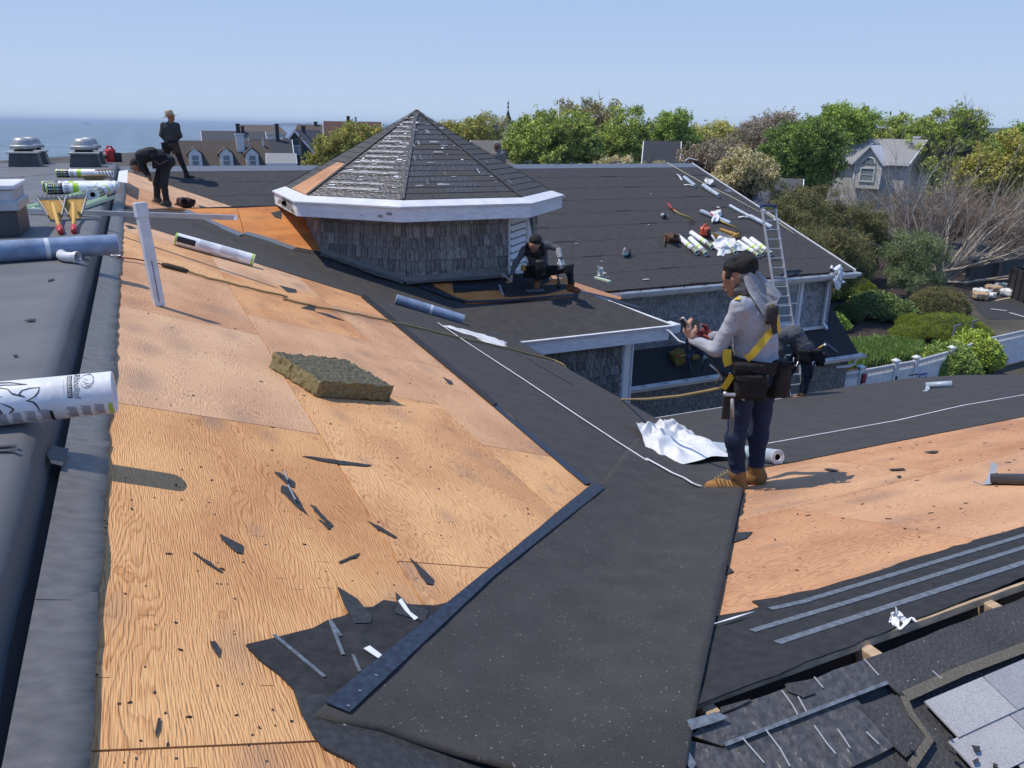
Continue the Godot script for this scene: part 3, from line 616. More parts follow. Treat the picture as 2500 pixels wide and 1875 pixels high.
# courses of cedar shingles on a wall: o = a low corner, u along the wall, n outward; lo / hi give the wall's lower and upper edge (metres above o) at each u
func shingle_wall(parent: Node, o: Vector3, u: Vector3, n: Vector3, width: float, lo: Callable, hi: Callable, course: float, wid: float, mats: Array, single: bool, sd: int):  # one solid core in a dark leaf colour, behind the leaves
	var r := RandomNumberGenerator.new(); r.seed = sd
	var unit := MB.new()     # one shingle, 1 x 1, thick at the butt
	unit.quad(Vector3(0, 0, 0.03), Vector3(1, 0, 0.03), Vector3(1, 1, 0.003), Vector3(0, 1, 0.003)); unit.quad(Vector3(0, 0, 0), Vector3(1, 0, 0), Vector3(1, 0, 0.03), Vector3(0, 0, 0.03))
	unit.quad(Vector3(0, 0, 0), Vector3(0, 0, 0.03), Vector3(0, 1, 0.003), Vector3(0, 1, 0)); unit.quad(Vector3(1, 0, 0.03), Vector3(1, 0, 0), Vector3(1, 1, 0), Vector3(1, 1, 0.003))
	var um: ArrayMesh = unit.done()
	var joined := []
	for m in mats: joined.append(MB.new())
	var top := 0.0; var bot := 1e9
	for i in 9: top = maxf(top, hi.call(width * i / 8.0)); bot = minf(bot, lo.call(width * i / 8.0))
	var rows := int(ceil((top - bot) / course))
	for k in rows:
		var y := bot + k * course; var x := r.randf_range(-0.1, 0.0)
		while x < width:
			var w := wid * r.randf_range(0.6, 1.35); var x0 := maxf(x, 0.0); var x1 := minf(x + w - 0.01, width)
			x += w
			if x1 - x0 < 0.015: continue
			var mid := (x0 + x1) * 0.5
			var y0 := maxf(y + r.randf_range(-0.006, 0.004), lo.call(mid)); var y1 := minf(y + course * 1.06, hi.call(mid))
			if y1 - y0 < 0.02: continue
			var xf := Transform3D(Basis(u * (x1 - x0), Vector3.UP * (y1 - y0), n), o + u * x0 + Vector3.UP * y0 + n * 0.002)
			var mi := r.randi_range(0, mats.size() - 1)
			if single:
				var s := MeshInstance3D.new(); s.name = numbered("shingle", parent); s.mesh = um; s.material_override = mats[mi]
				parent.add_child(s, true); s.transform = world_of(parent).affine_inverse() * xf
			else: joined[mi].st.append_from(um, 0, xf)
	if not single:
		for i in mats.size():
			var j := MeshInstance3D.new(); j.name = numbered("wall_shingles", parent); j.mesh = joined[i].st.commit(); j.material_override = mats[i]
			parent.add_child(j, true); j.transform = world_of(parent).affine_inverse(); j.set_meta("kind", "stuff")

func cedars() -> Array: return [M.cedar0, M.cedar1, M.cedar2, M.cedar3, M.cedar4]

func bump_out():
	var r := obj("bump_out_roof", MB.new().slab(lifted([p_bump(5.05, 10.40), p_bump(7.95, 10.40), p_bump(2.87, 15.48), p_bump(0.0, 15.48)], N_NEAR, -0.022), N_NEAR, 0.08), flat_mat(0.05, 0.035, 0.025, 0.9), hotel)
	obj("bump_out_end_deck", MB.new().slab(lifted([p_end(7.95, 10.40), p_end(7.95, 20.0), p_end(2.87, 15.48)], N_LEFT, -0.022), N_LEFT, 0.08), flat_mat(0.05, 0.035, 0.025, 0.9), hotel)
	var back := [Vector3(0, 8.033, -15.48), Vector3(2.87, 8.033, -15.48), Vector3(8.3, 6.233, -20.9), Vector3(5.2, 6.233, -20.9)]
	obj("bump_out_back_slope", MB.new().slab(back, Vector3(0, 0.94917, -0.31475), 0.08), M.felt_far, hotel)
	# bare boards left of the turret, amber from old stain
	var edge := [Vector3(3.56, 7.16, -12.83), Vector3(3.17, 7.3, -13.27), Vector3(2.86, 7.37, -13.48), Vector3(2.55, 7.41, -13.61), Vector3(2.34, 7.47, -13.78), Vector3(2.03, 7.59, -14.13), Vector3(1.62, 7.69, -14.43), Vector3(1.53, 7.67, -14.38), Vector3(1, 7.91, -15.09), Vector3(0.74, 8.01, -15.42)]
	ply_sheet(r, M.ply_amber, [p_bump(0.4, 15.46), Vector3(1.62, 8.01, -15.42), Vector3(1.58, 7.65, -14.32), edge[7], edge[8], edge[9]], N_NEAR, ACROSS, 2)
	ply_sheet(r, M.ply_amber, [Vector3(1.63, 8.01, -15.42), p_bump(2.87, 15.46), p_bump(3.6, 14.6), p_bump(4.1, 13.2), edge[0], edge[1], edge[2], edge[3], edge[4], edge[5], edge[6], Vector3(1.59, 7.65, -14.32)], N_NEAR, ACROSS, 3)
	plate("felt_scrap", r, M.scrap, [Vector3(2.19, 7.93, -15.17), Vector3(2.41, 7.96, -15.26), Vector3(2.32, 7.83, -14.87), Vector3(2.22, 7.86, -14.96)], N_NEAR, 0.004, 0.003, 0.006)
	# new underlayment on the lower part, its upper edge sealed with a grey band
	plate("underlayment_strip", r, M.felt, [p_bump(0.0, 15.47), p_bump(0.35, 15.44), Vector3(0.99, 7.86, -14.95), Vector3(1.51, 7.63, -14.25), Vector3(1.61, 7.65, -14.34), Vector3(2.01, 7.55, -14.02), Vector3(2.32, 7.44, -13.69), Vector3(2.84, 7.34, -13.39), Vector3(3.28, 7.24, -13.1), Vector3(3.54, 7.13, -12.76), Vector3(3.92, 6.98, -12.31), Vector3(4.27, 6.82, -11.83), Vector3(4.68, 6.73, -11.54), Vector3(5.45, 6.7, -11.47), Vector3(6.64, 6.71, -11.49), Vector3(6.88, 6.76, -11.63), Vector3(7.3, 6.62, -11.22), p_bump(7.75, 10.62), p_bump(7.95, 10.40), p_bump(7.95, 10.36), p_bump(5.05, 10.36), p_bump(5.05, 10.43)], N_NEAR, 0.009, 0.006, 0.003, ACROSS)
	strip_along("edge_band", r, M.tape, [Vector3(0.72, 7.99, -15.34), Vector3(0.99, 7.87, -15), Vector3(1.52, 7.65, -14.32), Vector3(1.62, 7.67, -14.38), Vector3(2.01, 7.56, -14.06), Vector3(2.32, 7.45, -13.71)], N_NEAR, 0.12, 0.0135)
	strip_along("edge_band", r, M.old_felt, [Vector3(2.32, 7.45, -13.71), Vector3(2.84, 7.35, -13.43), Vector3(3.28, 7.25, -13.13), Vector3(3.55, 7.14, -12.79), Vector3(3.93, 7, -12.36)], N_NEAR, 0.14, 0.0137)
	strip_along("edge_band", r, M.selvage, [Vector3(4.09, 6.95, -12.22), Vector3(4.41, 6.83, -11.86), Vector3(4.71, 6.75, -11.62), Vector3(5.49, 6.73, -11.54), Vector3(6.68, 6.73, -11.56), Vector3(6.86, 6.76, -11.65), Vector3(7.25, 6.67, -11.35), Vector3(7.69, 6.54, -10.99)], N_NEAR, 0.07, 0.0145)
	# torn-off area in front of the turret: boards with pieces of old felt
	ply_sheet(r, M.ply_amber, [Vector3(4.3, 6.97, -12.29), Vector3(6.99, 6.92, -12.11), Vector3(6.65, 6.72, -11.51), Vector3(4.7, 6.74, -11.58)], N_NEAR, ACROSS, 1)
	for q in [[Vector3(4.73, 7.01, -12.41), Vector3(6.48, 7.01, -12.39), Vector3(6.53, 6.88, -12.01), Vector3(5.43, 6.85, -11.91), Vector3(4.57, 6.86, -11.93)], [Vector3(3.96, 7.02, -12.43), Vector3(4.35, 7, -12.35), Vector3(4.3, 6.92, -12.14), Vector3(4.11, 6.94, -12.19)], [Vector3(5.47, 6.89, -12.03), Vector3(6.88, 6.85, -11.91), Vector3(6.68, 6.73, -11.56), Vector3(5.41, 6.77, -11.68)], [Vector3(3.93, 7.05, -12.51), Vector3(5.94, 7.05, -12.51), Vector3(5.87, 7, -12.36), Vector3(4.3, 6.97, -12.29), Vector3(3.93, 7, -12.36)]]:
		plate("old_felt_piece", r, M.old_felt, q, N_NEAR, 0.004, 0.004, 0.012, ACROSS, 3)
	strip_along("felt_offcut", r, M.selvage, [Vector3(4.63, 6.91, -12.09), Vector3(5.25, 6.9, -12.06)], N_NEAR, 0.07, 0.009)
	strip_along("aluminium_strip", r, M.alu, [Vector3(5.48, 6.9, -12.06), Vector3(5.44, 6.85, -11.91), Vector3(5.4, 6.79, -11.74)], N_NEAR, 0.04, 0.012)
	# end slope: old dark shingles with one bare board
	var e := obj("end_slope_shingles", MB.new().slab(torn(lifted([p_end(7.93, 10.48), p_end(7.93, 17.2), p_end(5.0, 13.4)], N_LEFT, 0.004), N_LEFT, 0.2, 0.008, 3), N_LEFT, 0.012), M.asphalt_shingle, hotel)
	plate("bare_board", e, M["ply_red"], [Vector3(13.01, 4.67, -22.38), Vector3(13.44, 4.53, -21.49), Vector3(13.95, 4.36, -20.87), Vector3(10.17, 5.61, -15.36), Vector3(8.4, 6.2, -13.93), Vector3(8.73, 6.09, -15.23)], N_LEFT, 0.011, 0.006, 0.008)
	plate("bare_board", e, M["ply31"], [Vector3(10.09, 5.64, -18.87), Vector3(16.32, 3.57, -29.34), Vector3(17.22, 3.28, -29.4), Vector3(11, 5.34, -18.98), Vector3(8.09, 6.3, -14.88)], N_LEFT, 0.012, 0.006, 0.008)
	for k in 5: strip_along("shingle_course", e, M.asphalt_shingle, [p_end(7.7 - k * 0.14, 10.7 + k * 0.14), p_end(7.7 - k * 0.14, 16.5)], N_LEFT, 0.13, 0.012 + 0.003, 0.008)
	for q in [[Vector3(18.39, 2.89, -25.56), Vector3(25.92, 0.39, -35.75)], [Vector3(18.82, 2.75, -25.56), Vector3(26.61, 0.16, -35.85)], [Vector3(15.68, 3.79, -20.95), Vector3(22.37, 1.57, -29.6)]]: strip_along("tape_patch", e, M.adhesive, q, N_LEFT, 0.05, 0.018)
	# eaves: white fascia, gutter edge and the curled drip edge at the corner
	var fa := MB.new(); fa.bar(Vector3(5.0, 6.22, -10.38), Vector3(7.9, 6.22, -10.38), 0.025, 0.24); obj("fascia", fa, M.worn_trim, hotel)
	var fb := MB.new(); fb.bar(Vector3(5.05, 6.345, -10.35), Vector3(7.98, 6.345, -10.35), 0.06, 0.02); obj("drip_edge", fb, M.white_trim, hotel)
	obj("loose_drip_edge", MB.new().smooth(true).tube([Vector3(7.77, 6.29, -10.33), Vector3(7.84, 6.28, -10.3), Vector3(7.88, 6.21, -10.2), Vector3(7.92, 6.14, -10.1), Vector3(7.97, 6.13, -10)], 0.018, 6), M.white_trim, hotel)
	var curl2 := []
	for i in 9:
		var t := i / 8.0; var q: Vector3 = Vector3(4.63, 6.52, -10.44).lerp(Vector3(5.1, 6.36, -10.35), t)
		curl2.append([q + Vector3(0, -0.05 * sin(t * PI), 0), q + Vector3(0.01, -0.05 * sin(t * PI) + 0.03, 0.02)])
	obj("loose_drip_edge", MB.new().grid(curl2), M.white_trim, hotel)
	var fe := MB.new(); fe.bar(Vector3(7.99, 6.33, -10.6), Vector3(7.99, 6.33, -20.0), 0.06, 0.05); fe.bar(Vector3(7.97, 6.24, -10.5), Vector3(7.97, 6.24, -20.0), 0.03, 0.14); obj("end_gutter", fe, M.white_trim, hotel)
	obj("gutter_end_box", MB.new().box(Transform3D(Basis().rotated(Vector3.UP, 0.1), Vector3(8.02, 6.27, -10.5)), Vector3(0.24, 0.16, 0.26), 0.01), M.white_trim, hotel)
	# walls below
	var wall := MB.new(); wall.box(Transform3D(Basis(), Vector3(5.9, 3.1, -13.5)), Vector3(2.6, 6.2, 5.6)); wall.box(Transform3D(Basis(), Vector3(6.8, 3.1, -14.4)), Vector3(1.9, 6.2, 6.0))
	var w := obj("bump_out_wall", wall, M.dark_cedar, hotel)
	shingle_wall(w, Vector3(4.7, 0, -10.68), Vector3.RIGHT, Vector3(0, 0, 1), 2.5, func(_u): return 1.5, func(_u): return 6.12, 0.16, 0.14, cedars(), false, 31)
	var cu := Vector3(0.7071, 0, -0.7071); var cn := Vector3(0.7071, 0, 0.7071)
	obj("bay_side", MB.new().slab([Vector3(7.2, 0, -10.7), Vector3(7.2, 6.15, -10.7), Vector3(7.2, 6.15, -10.7) + cu * 0.85, Vector3(7.2, 0, -10.7) + cu * 0.85], cn, 0.05), M.dark_cedar, w)
	var fr := obj("bay_window", MB.new().bar(Vector3(7.22, 1.5, -10.68), Vector3(7.22, 6.12, -10.68), 0.09, 0.05, cn).bar(Vector3(7.2, 1.5, -10.7) + cu * 0.78 + cn * 0.02, Vector3(7.2, 6.12, -10.7) + cu * 0.78 + cn * 0.02, 0.10, 0.05, cn).bar(Vector3(7.2, 3.95, -10.7) + cu * 0.05 + cn * 0.025, Vector3(7.2, 3.95, -10.7) + cu * 0.74 + cn * 0.025, 0.04, 0.5, Vector3.UP).bar(Vector3(7.2, 6.05, -10.7) + cu * 0.05 + cn * 0.02, Vector3(7.2, 6.05, -10.7) + cu * 0.74 + cn * 0.02, 0.05, 0.2, Vector3.UP), M.worn_trim, w)
	obj("panel", MB.new().slab([Vector3(7.2, 4.2, -10.7) + cu * 0.08 + cn * 0.014, Vector3(7.2, 5.95, -10.7) + cu * 0.08 + cn * 0.014, Vector3(7.2, 5.95, -10.7) + cu * 0.73 + cn * 0.014, Vector3(7.2, 4.2, -10.7) + cu * 0.73 + cn * 0.014], cn, 0.01), M.worn_trim, fr)
	obj("pane", MB.new().slab([Vector3(7.2, 2.0, -10.7) + cu * 0.08 + cn * 0.012, Vector3(7.2, 3.72, -10.7) + cu * 0.08 + cn * 0.012, Vector3(7.2, 3.72, -10.7) + cu * 0.73 + cn * 0.012, Vector3(7.2, 2.0, -10.7) + cu * 0.73 + cn * 0.012], cn, 0.01), M.glass, fr)

func turret():
	var c := Vector3(4.83, 0, -14.4)
	var oct := func(half: float, side: float, y: float) -> Array:
		var s := side * 0.5
		return [Vector3(c.x - s, y, c.z + half), Vector3(c.x + s, y, c.z + half), Vector3(c.x + half, y, c.z + s), Vector3(c.x + half, y, c.z - s), Vector3(c.x + s, y, c.z - half), Vector3(c.x - s, y, c.z - half), Vector3(c.x - half, y, c.z - s), Vector3(c.x - half, y, c.z + s)]
	var w8: Array = oct.call(2.06, 1.86, 0.0)
	var wall := MB.new()
	for i in 8:
		var a: Vector3 = w8[i]; var b: Vector3 = w8[(i + 1) % 8]; wall.quad(a + Vector3.UP * 5.0, b + Vector3.UP * 5.0, b + Vector3.UP * 8.2, a + Vector3.UP * 8.2)
	var w := obj("turret_wall", wall, M.dark_cedar, hotel)
	var front := func(_u): return 6.99      # the front face stands on the slope at one height
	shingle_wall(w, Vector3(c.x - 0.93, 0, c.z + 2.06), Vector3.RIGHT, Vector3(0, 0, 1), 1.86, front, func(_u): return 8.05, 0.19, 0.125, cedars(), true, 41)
	var d := 0.7071
	var ln: float = (w8[7] - w8[0]).length()
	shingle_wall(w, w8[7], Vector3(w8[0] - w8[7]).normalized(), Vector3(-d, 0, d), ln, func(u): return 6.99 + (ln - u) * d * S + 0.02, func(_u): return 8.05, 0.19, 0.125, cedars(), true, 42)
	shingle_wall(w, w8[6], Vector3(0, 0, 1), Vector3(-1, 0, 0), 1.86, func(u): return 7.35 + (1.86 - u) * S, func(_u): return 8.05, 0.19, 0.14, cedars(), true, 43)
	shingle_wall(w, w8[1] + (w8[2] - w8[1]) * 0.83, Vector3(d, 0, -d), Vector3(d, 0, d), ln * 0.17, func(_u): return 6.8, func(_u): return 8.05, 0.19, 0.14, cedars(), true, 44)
	# louvered opening on the right-hand slanted face
	var u := Vector3(d, 0, -d); var n := Vector3(d, 0, d); var o: Vector3 = w8[1]
	var lv := obj("louver_frame", MB.new().bar(o + u * 0.04 + Vector3.UP * 6.95, o + u * 0.04 + Vector3.UP * 8.05, 0.085, 0.05, n).bar(o + u * 0.96 + Vector3.UP * 6.8, o + u * 0.96 + Vector3.UP * 8.05, 0.085, 0.05, n).bar(o + u * 0.08 + Vector3.UP * 6.95, o + u * 0.92 + Vector3.UP * 6.95, 0.05, 0.12, Vector3.UP), M.white_trim, w)
	for k in 8: obj("louver_slat", MB.new().bar(o + u * 0.09 + Vector3.UP * (7.08 + k * 0.125) + n * 0.01, o + u * 0.91 + Vector3.UP * (7.08 + k * 0.125) + n * 0.01, 0.012, 0.135, Vector3(n.x * 0.6, -1.0, n.z * 0.6).normalized()), M.worn_trim, lv)
	obj("loose_panel", MB.new().slab([o + u * 0.93 + Vector3.UP * 8.0 + n * 0.05, o + u * 0.93 + Vector3.UP * 7.1 + n * 0.05, o + u * 1.15 + Vector3.UP * 7.1 + n * 0.2], n, 0.01), M.white_trim, lv)
	# lead skirt at the foot, bent and torn
	var nz := noise(88, 1.0, 2)
	for seg in [[w8[0] + Vector3(-0.05, 0, 0.0), w8[1], 0], [w8[7], w8[0], 1]]:
		var rr := []
		for i in 15:
			var t := i / 14.0; var q: Vector3 = (seg[0] as Vector3).lerp(seg[1], t); var out := Vector3(0, 0, 1) if seg[2] == 0 else Vector3(-d, 0, d)
			var g := p_bump(q.x, -q.z).y
			rr.append([Vector3(q.x, g + 0.13, q.z) + out * 0.03, Vector3(q.x, g + 0.05 + 0.02 * nz.get_noise_1d(i * 2.0), q.z) + out * (0.07 + 0.03 * nz.get_noise_1d(i * 1.7 + 9.0)), Vector3(q.x, g + 0.02, q.z) + out * (0.16 + 0.07 * nz.get_noise_1d(i * 1.3 + 30.0))])
		obj("lead_flashing", MB.new().grid(rr), M.flashing, w)
	# eaves ring: soffit, white fascia and the sloped white flashing above it
	var fo: Array = oct.call(2.5, 2.28, 0.0); var ti: Array = oct.call(2.30, 2.10, 0.0)
	var y0 := 8.06; var y1 := 8.30; var y2 := 8.385
	for i in 8:
		var j := (i + 1) % 8; var up := Vector3.UP
		var a: Vector3 = fo[i]; var b: Vector3 = fo[j]; var a2: Vector3 = ti[i]; var b2: Vector3 = ti[j]
		var f := MB.new(); f.quad(a + up * y0, b + up * y0, b + up * y1, a + up * y1)
		var ai := a.lerp(a2, 0.3); var bi := b.lerp(b2, 0.3)
		f.quad(b + up * y0, a + up * y0, ai + up * (y0 + 0.002), bi + up * (y0 + 0.002))
		obj("fascia_board", f, M.worn_trim if i in [6, 7, 0] else M.white_trim, w)
		var s := MB.new(); var oa := (a - a2).normalized() * 0.035; var ob := (b - b2).normalized() * 0.035
		s.quad(a + oa + up * (y1 + 0.004), b + ob + up * (y1 + 0.004), b2 + up * y2, a2 + up * y2); s.quad(a + oa + up * (y1 - 0.02), b + ob + up * (y1 - 0.02), b + ob + up * (y1 + 0.004), a + oa + up * (y1 + 0.004)); s.quad(a + up * (y1 - 0.02), b + up * (y1 - 0.02), b + ob + up * (y1 - 0.02), a + oa + up * (y1 - 0.02))
		obj("eave_flashing", s, M.white_trim, w)
		var so := MB.new(); so.quad(bi + up * (y0 + 0.02), ai + up * (y0 + 0.02), w8[i] + up * (y0 + 0.02), w8[j] + up * (y0 + 0.02)); obj("soffit", so, M.worn_trim, w)
	# paint gone from the fascia at the left
	for q in [[0.15, 0.6, 0.05, 0.10], [0.32, 0.85, 0.02, 0.17], [0.75, 0.95, 0.0, 0.06]]:
		var nn := Vector3(-1, 0, 0); var a: Vector3 = fo[6]; var b: Vector3 = fo[7]
		plate("bare_patch", w, M.lumber if q[0] > 0.7 else M.cedar2, [a.lerp(b, q[0]) + Vector3.UP * (y0 + q[2]), a.lerp(b, q[1]) + Vector3.UP * (y0 + q[2] + 0.02), a.lerp(b, q[1] - 0.04) + Vector3.UP * (y0 + q[2] + q[3]), a.lerp(b, q[0] + 0.08) + Vector3.UP * (y0 + q[3] + 0.03)], nn, 0.003, 0.002, 0.012, Vector3.UP, 4)
	for q in [[0.78, 0.06, 0.045], [0.86, 0.1, 0.05], [0.62, 0.07, 0.02]]:
		var a: Vector3 = fo[7].lerp(fo[0], q[0]) + Vector3.UP * (y0 + q[1]); var t: Vector3 = (fo[0] - fo[7]).normalized()
		plate("bare_patch", w, M.cedar2, [a, a + t * q[2] * 2.4, a + t * q[2] * 2.0 + Vector3.UP * q[2], a + t * 0.02 + Vector3.UP * q[2] * 0.8], Vector3(-d, 0, d), 0.003, 0.002, 0.008, Vector3.UP, 5)
	# roof: eight faces of worn shingles in courses
	var apex := Vector3(4.83, 9.775, -14.4); var eo: Array = oct.call(2.30, 2.10, 8.385)
	var deck := MB.new()
	for i in 8: deck.tri(eo[i], eo[(i + 1) % 8], apex)
	var r := obj("turret_roof", deck, flat_mat(0.02, 0.02, 0.022, 0.9), hotel)
	var rr := RandomNumberGenerator.new(); rr.seed = 5
	for i in [6, 7, 0, 1]:
		var a: Vector3 = eo[i]; var b: Vector3 = eo[(i + 1) % 8]; var n2 := (b - a).cross(apex - a).normalized()
		var rows := 17
		for k in rows:
			var t0 := k / float(rows); var t1 := minf(1.0, (k + 1.12) / rows)
			var x := 0.0
			var full: float = (b - a).length() * (1.0 - t0)
			while x < full - 0.02:
				var wd := rr.randf_range(0.35, 0.9)
				if full - x - wd < 0.25: wd = full - x
				var s0 := x / full; var s1 := minf(1.0, (x + wd) / full)
				x += wd
				if i == 6 and t0 < 0.33 and s0 > 0.35: continue
				var lift := 0.009 + rr.randf_range(0.0, 0.005)
				var p0 := a.lerp(apex, t0).lerp(b.lerp(apex, t0), s0); var p1 := a.lerp(apex, t0).lerp(b.lerp(apex, t0), s1 - 0.004)
				var p2 := a.lerp(apex, t1).lerp(b.lerp(apex, t1), s1 - 0.004); var p3 := a.lerp(apex, t1).lerp(b.lerp(apex, t1), s0)
				var mb := MB.new(); var up := n2 * lift
				mb.quad(p0 + up, p1 + up, p2 + n2 * 0.003, p3 + n2 * 0.003); mb.quad(p0, p1, p1 + up, p0 + up); mb.tri(p0, p0 + up, p3 + n2 * 0.003); mb.tri(p1, p2 + n2 * 0.003, p1 + up)
				obj("roof_shingle", mb, M.film_shingle if (i == 7 or (i == 0 and rr.randf() < 0.55)) else M.asphalt_shingle, r)
			# pale strips where the sealing glue has peeled, mostly on the left face
			var chance := 0.85 if i == 7 else (0.22 if i == 0 else 0.0)
			if rr.randf() < chance and k > 0 and k < 15:
				var s0 := rr.randf_range(0.02, 0.22) if i == 7 else rr.randf_range(0.0, 0.5); var s1 := rr.randf_range(0.72, 0.98) if i == 7 else s0 + rr.randf_range(0.1, 0.4)
				var t := t0 + 0.014; var th := 0.0125
				var q := [a.lerp(apex, t).lerp(b.lerp(apex, t), s0), a.lerp(apex, t).lerp(b.lerp(apex, t), s1), a.lerp(apex, t + th * 1.4).lerp(b.lerp(apex, t + th * 1.4), s1), a.lerp(apex, t + th * 1.4).lerp(b.lerp(apex, t + th * 1.4), s0)]
				plate("adhesive_strip", r, M.adhesive, q, n2, 0.0185, 0.002, 0.012, b - a, k)
		# foil remnants
		for k in (70 if i == 7 else (26 if i == 0 else 4)):
			var t := rr.randf_range(0.04, 0.93); var s := rr.randf_range(0.03, 0.97)
			var p := a.lerp(apex, t).lerp(b.lerp(apex, t), s); var e := (b - a).normalized(); var g := n2.cross(e)
			var l := rr.randf_range(0.03, 0.16); var h := rr.randf_range(0.012, 0.04)
			if i != 7 and rr.randf() < 0.5: l = 0.012; h = rr.randf_range(0.05, 0.16)
			plate("foil_remnant", r, M.adhesive if rr.randf() < 0.7 else M.clear_film, [p, p + e * l, p + e * (l * 0.9) + g * h, p + e * l * 0.1 + g * h * 0.8], n2, 0.017, 0.002, 0.006, e, k)
		if i == 6: ply_sheet(r, M["ply31"], [a.lerp(b, 0.35) + n2 * 0.02, b + n2 * 0.02, b.lerp(apex, 0.34) + n2 * 0.02, a.lerp(b, 0.5).lerp(apex, 0.34) + n2 * 0.02], n2, b - a, 2)
	for i in [6, 7, 0, 1, 2]:     # worn hips
		strip_along("hip_cap", r, M.asphalt_shingle if i != 0 else M.film_shingle, [eo[i] + Vector3.UP * 0.022, apex + Vector3.UP * 0.02], Vector3.UP, 0.07, 0.004)
	obj("peak_cap", MB.new().lathe(Transform3D(Basis(), apex), [Vector2(0.17, -0.09), Vector2(0.13, -0.04), Vector2(0.0, 0.012)], 8), M.asphalt_shingle, r)

func far_wing():
	var r := obj("far_roof_slope", MB.new().slab(lifted([p_far(-0.6, 26.65), p_far(8.25, 17.78), p_far(20.7, 17.78), p_far(20.75, 26.65)], N_NEAR, -0.01), N_NEAR, 0.12), flat_mat(0.04, 0.03, 0.025, 0.9), hotel)
	var fs := [17.74, 18.68, 19.64, 20.6, 21.56, 22.52, 23.48, 24.44, 25.4, 26.2]
	for k in 9:
		var f0: float = fs[k]; var f1: float = fs[k + 1] + 0.06
		plate("underlayment_strip", r, M.felt_far, [p_far(26.03 - f0, f0, 0.004), p_far(13.0 + (k % 3), f0, 0.004), p_far(20.72, f0, 0.004), p_far(20.74, f1, -0.002), p_far(26.03 - f1, f1, -0.002)], N_NEAR, 0.004, 0.008, 0.006, ACROSS, k)
		var wr := MB.new(); var x := 4.0 + (k * 3.7)
		for j in 3: wr.bar(p_far(fmod(x + j * 4.1, 14.0) + 6.0, f0 + 0.02, 0.012), p_far(fmod(x + j * 4.1, 14.0) + 6.7, f0 + 0.02, 0.012), 0.03, 0.006, N_NEAR)
		obj("lap_wrinkles", wr, M.black, r)
	plate("ridge_band", r, M.tape, [p_far(-0.6, 26.2), p_far(20.74, 26.2), p_far(20.74, 26.62), p_far(-0.8, 26.62)], N_NEAR, 0.012, 0.006, 0.01, ACROSS, 4)
	obj("far_roof_back", MB.new().slab([p_far(-0.6, 26.65), p_far(20.75, 26.65), Vector3(20.75, 5.4, -35.4), Vector3(-0.6, 5.4, -35.4)], Vector3(0, 0.949, -0.315), 0.1), M.felt_far, hotel)
	for q in [[Vector3(13.15, 8.26, -26.71), 0.25], [Vector3(14.33, 8.2, -26.55), 0.12], [Vector3(14.95, 8.21, -26.56), 0.12], [Vector3(16.1, 8.21, -26.57), 0.10], [Vector3(16.98, 8.24, -26.67), 0.3], [Vector3(19.49, 8.26, -26.72), 0.2]]:
		obj("felt_curl", MB.new().bar(q[0] + Vector3(0, 0.05, 0), q[0] + Vector3(q[1], 0.08, 0), 0.03, 0.04), M.tape, r)
	obj("curled_batten", MB.new().tube([Vector3(20.52, 8.29, -26.8) + Vector3(0, 0.03, 0), Vector3(20.9, 8.37, -27.05) + Vector3(0, 0.05, 0), Vector3(21.23, 8.31, -26.86) + Vector3(0, 0.03, 0)], 0.025, 6), M.white_trim, r)
	plate("felt_patch", r, M.tape, [Vector3(20.3, 7.35, -23.97), Vector3(20.61, 7.38, -24.07), Vector3(20.6, 7.3, -23.83), Vector3(20.38, 7.29, -23.79)], N_NEAR, 0.016, 0.003, 0.01)
	for q in [Vector3(13.07, 7.28, -23.75), Vector3(13.22, 7.27, -23.74), Vector3(16.81, 7.28, -23.78), Vector3(15.16, 6.51, -21.44), Vector3(12.08, 5.8, -19.31), Vector3(11.83, 6.18, -20.43)]:
		obj("paper_scrap", MB.new().box(Transform3D(Basis(), q + Vector3(0, 0.02, 0)), Vector3(0.06, 0.015, 0.04)), M.paper, r)
	obj("paper_scrap", MB.new().box(Transform3D(Basis(), Vector3(12.86, 5.42, -18.14) + Vector3(0, 0.02, 0)), Vector3(0.2, 0.015, 0.06)), M.paper, r)
	# right-hand rake board
	var rk := MB.new(); rk.bar(p_far(20.78, 17.75, -0.06), p_far(20.78, 26.65, -0.06), 0.05, 0.16, N_NEAR); obj("rake_board", rk, M.white_trim, hotel)
	# main wall with its window, gutter and downspout
	var wy := 3.36; var wt := 5.1
	var wb := MB.new(); wb.box(Transform3D(Basis(), Vector3(14.2, 3.4, -26.6)), Vector3(12.2, 3.6, 16.9)); var w := obj("far_wall", wb, M.dark_cedar, hotel)
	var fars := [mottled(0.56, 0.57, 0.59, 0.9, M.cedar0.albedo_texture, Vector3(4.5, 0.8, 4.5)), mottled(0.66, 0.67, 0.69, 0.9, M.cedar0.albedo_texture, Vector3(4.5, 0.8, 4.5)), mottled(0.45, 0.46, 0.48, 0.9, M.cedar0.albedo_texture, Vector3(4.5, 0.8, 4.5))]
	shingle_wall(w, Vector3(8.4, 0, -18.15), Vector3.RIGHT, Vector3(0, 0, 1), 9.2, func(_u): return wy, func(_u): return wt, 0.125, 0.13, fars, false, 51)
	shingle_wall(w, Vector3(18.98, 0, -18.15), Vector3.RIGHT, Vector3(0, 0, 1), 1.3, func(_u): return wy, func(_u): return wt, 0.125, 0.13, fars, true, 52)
	shingle_wall(w, Vector3(17.6, 0, -18.15), Vector3.RIGHT, Vector3(0, 0, 1), 1.38, func(_u): return wy, func(_u): return 3.55, 0.125, 0.13, fars, false, 53)
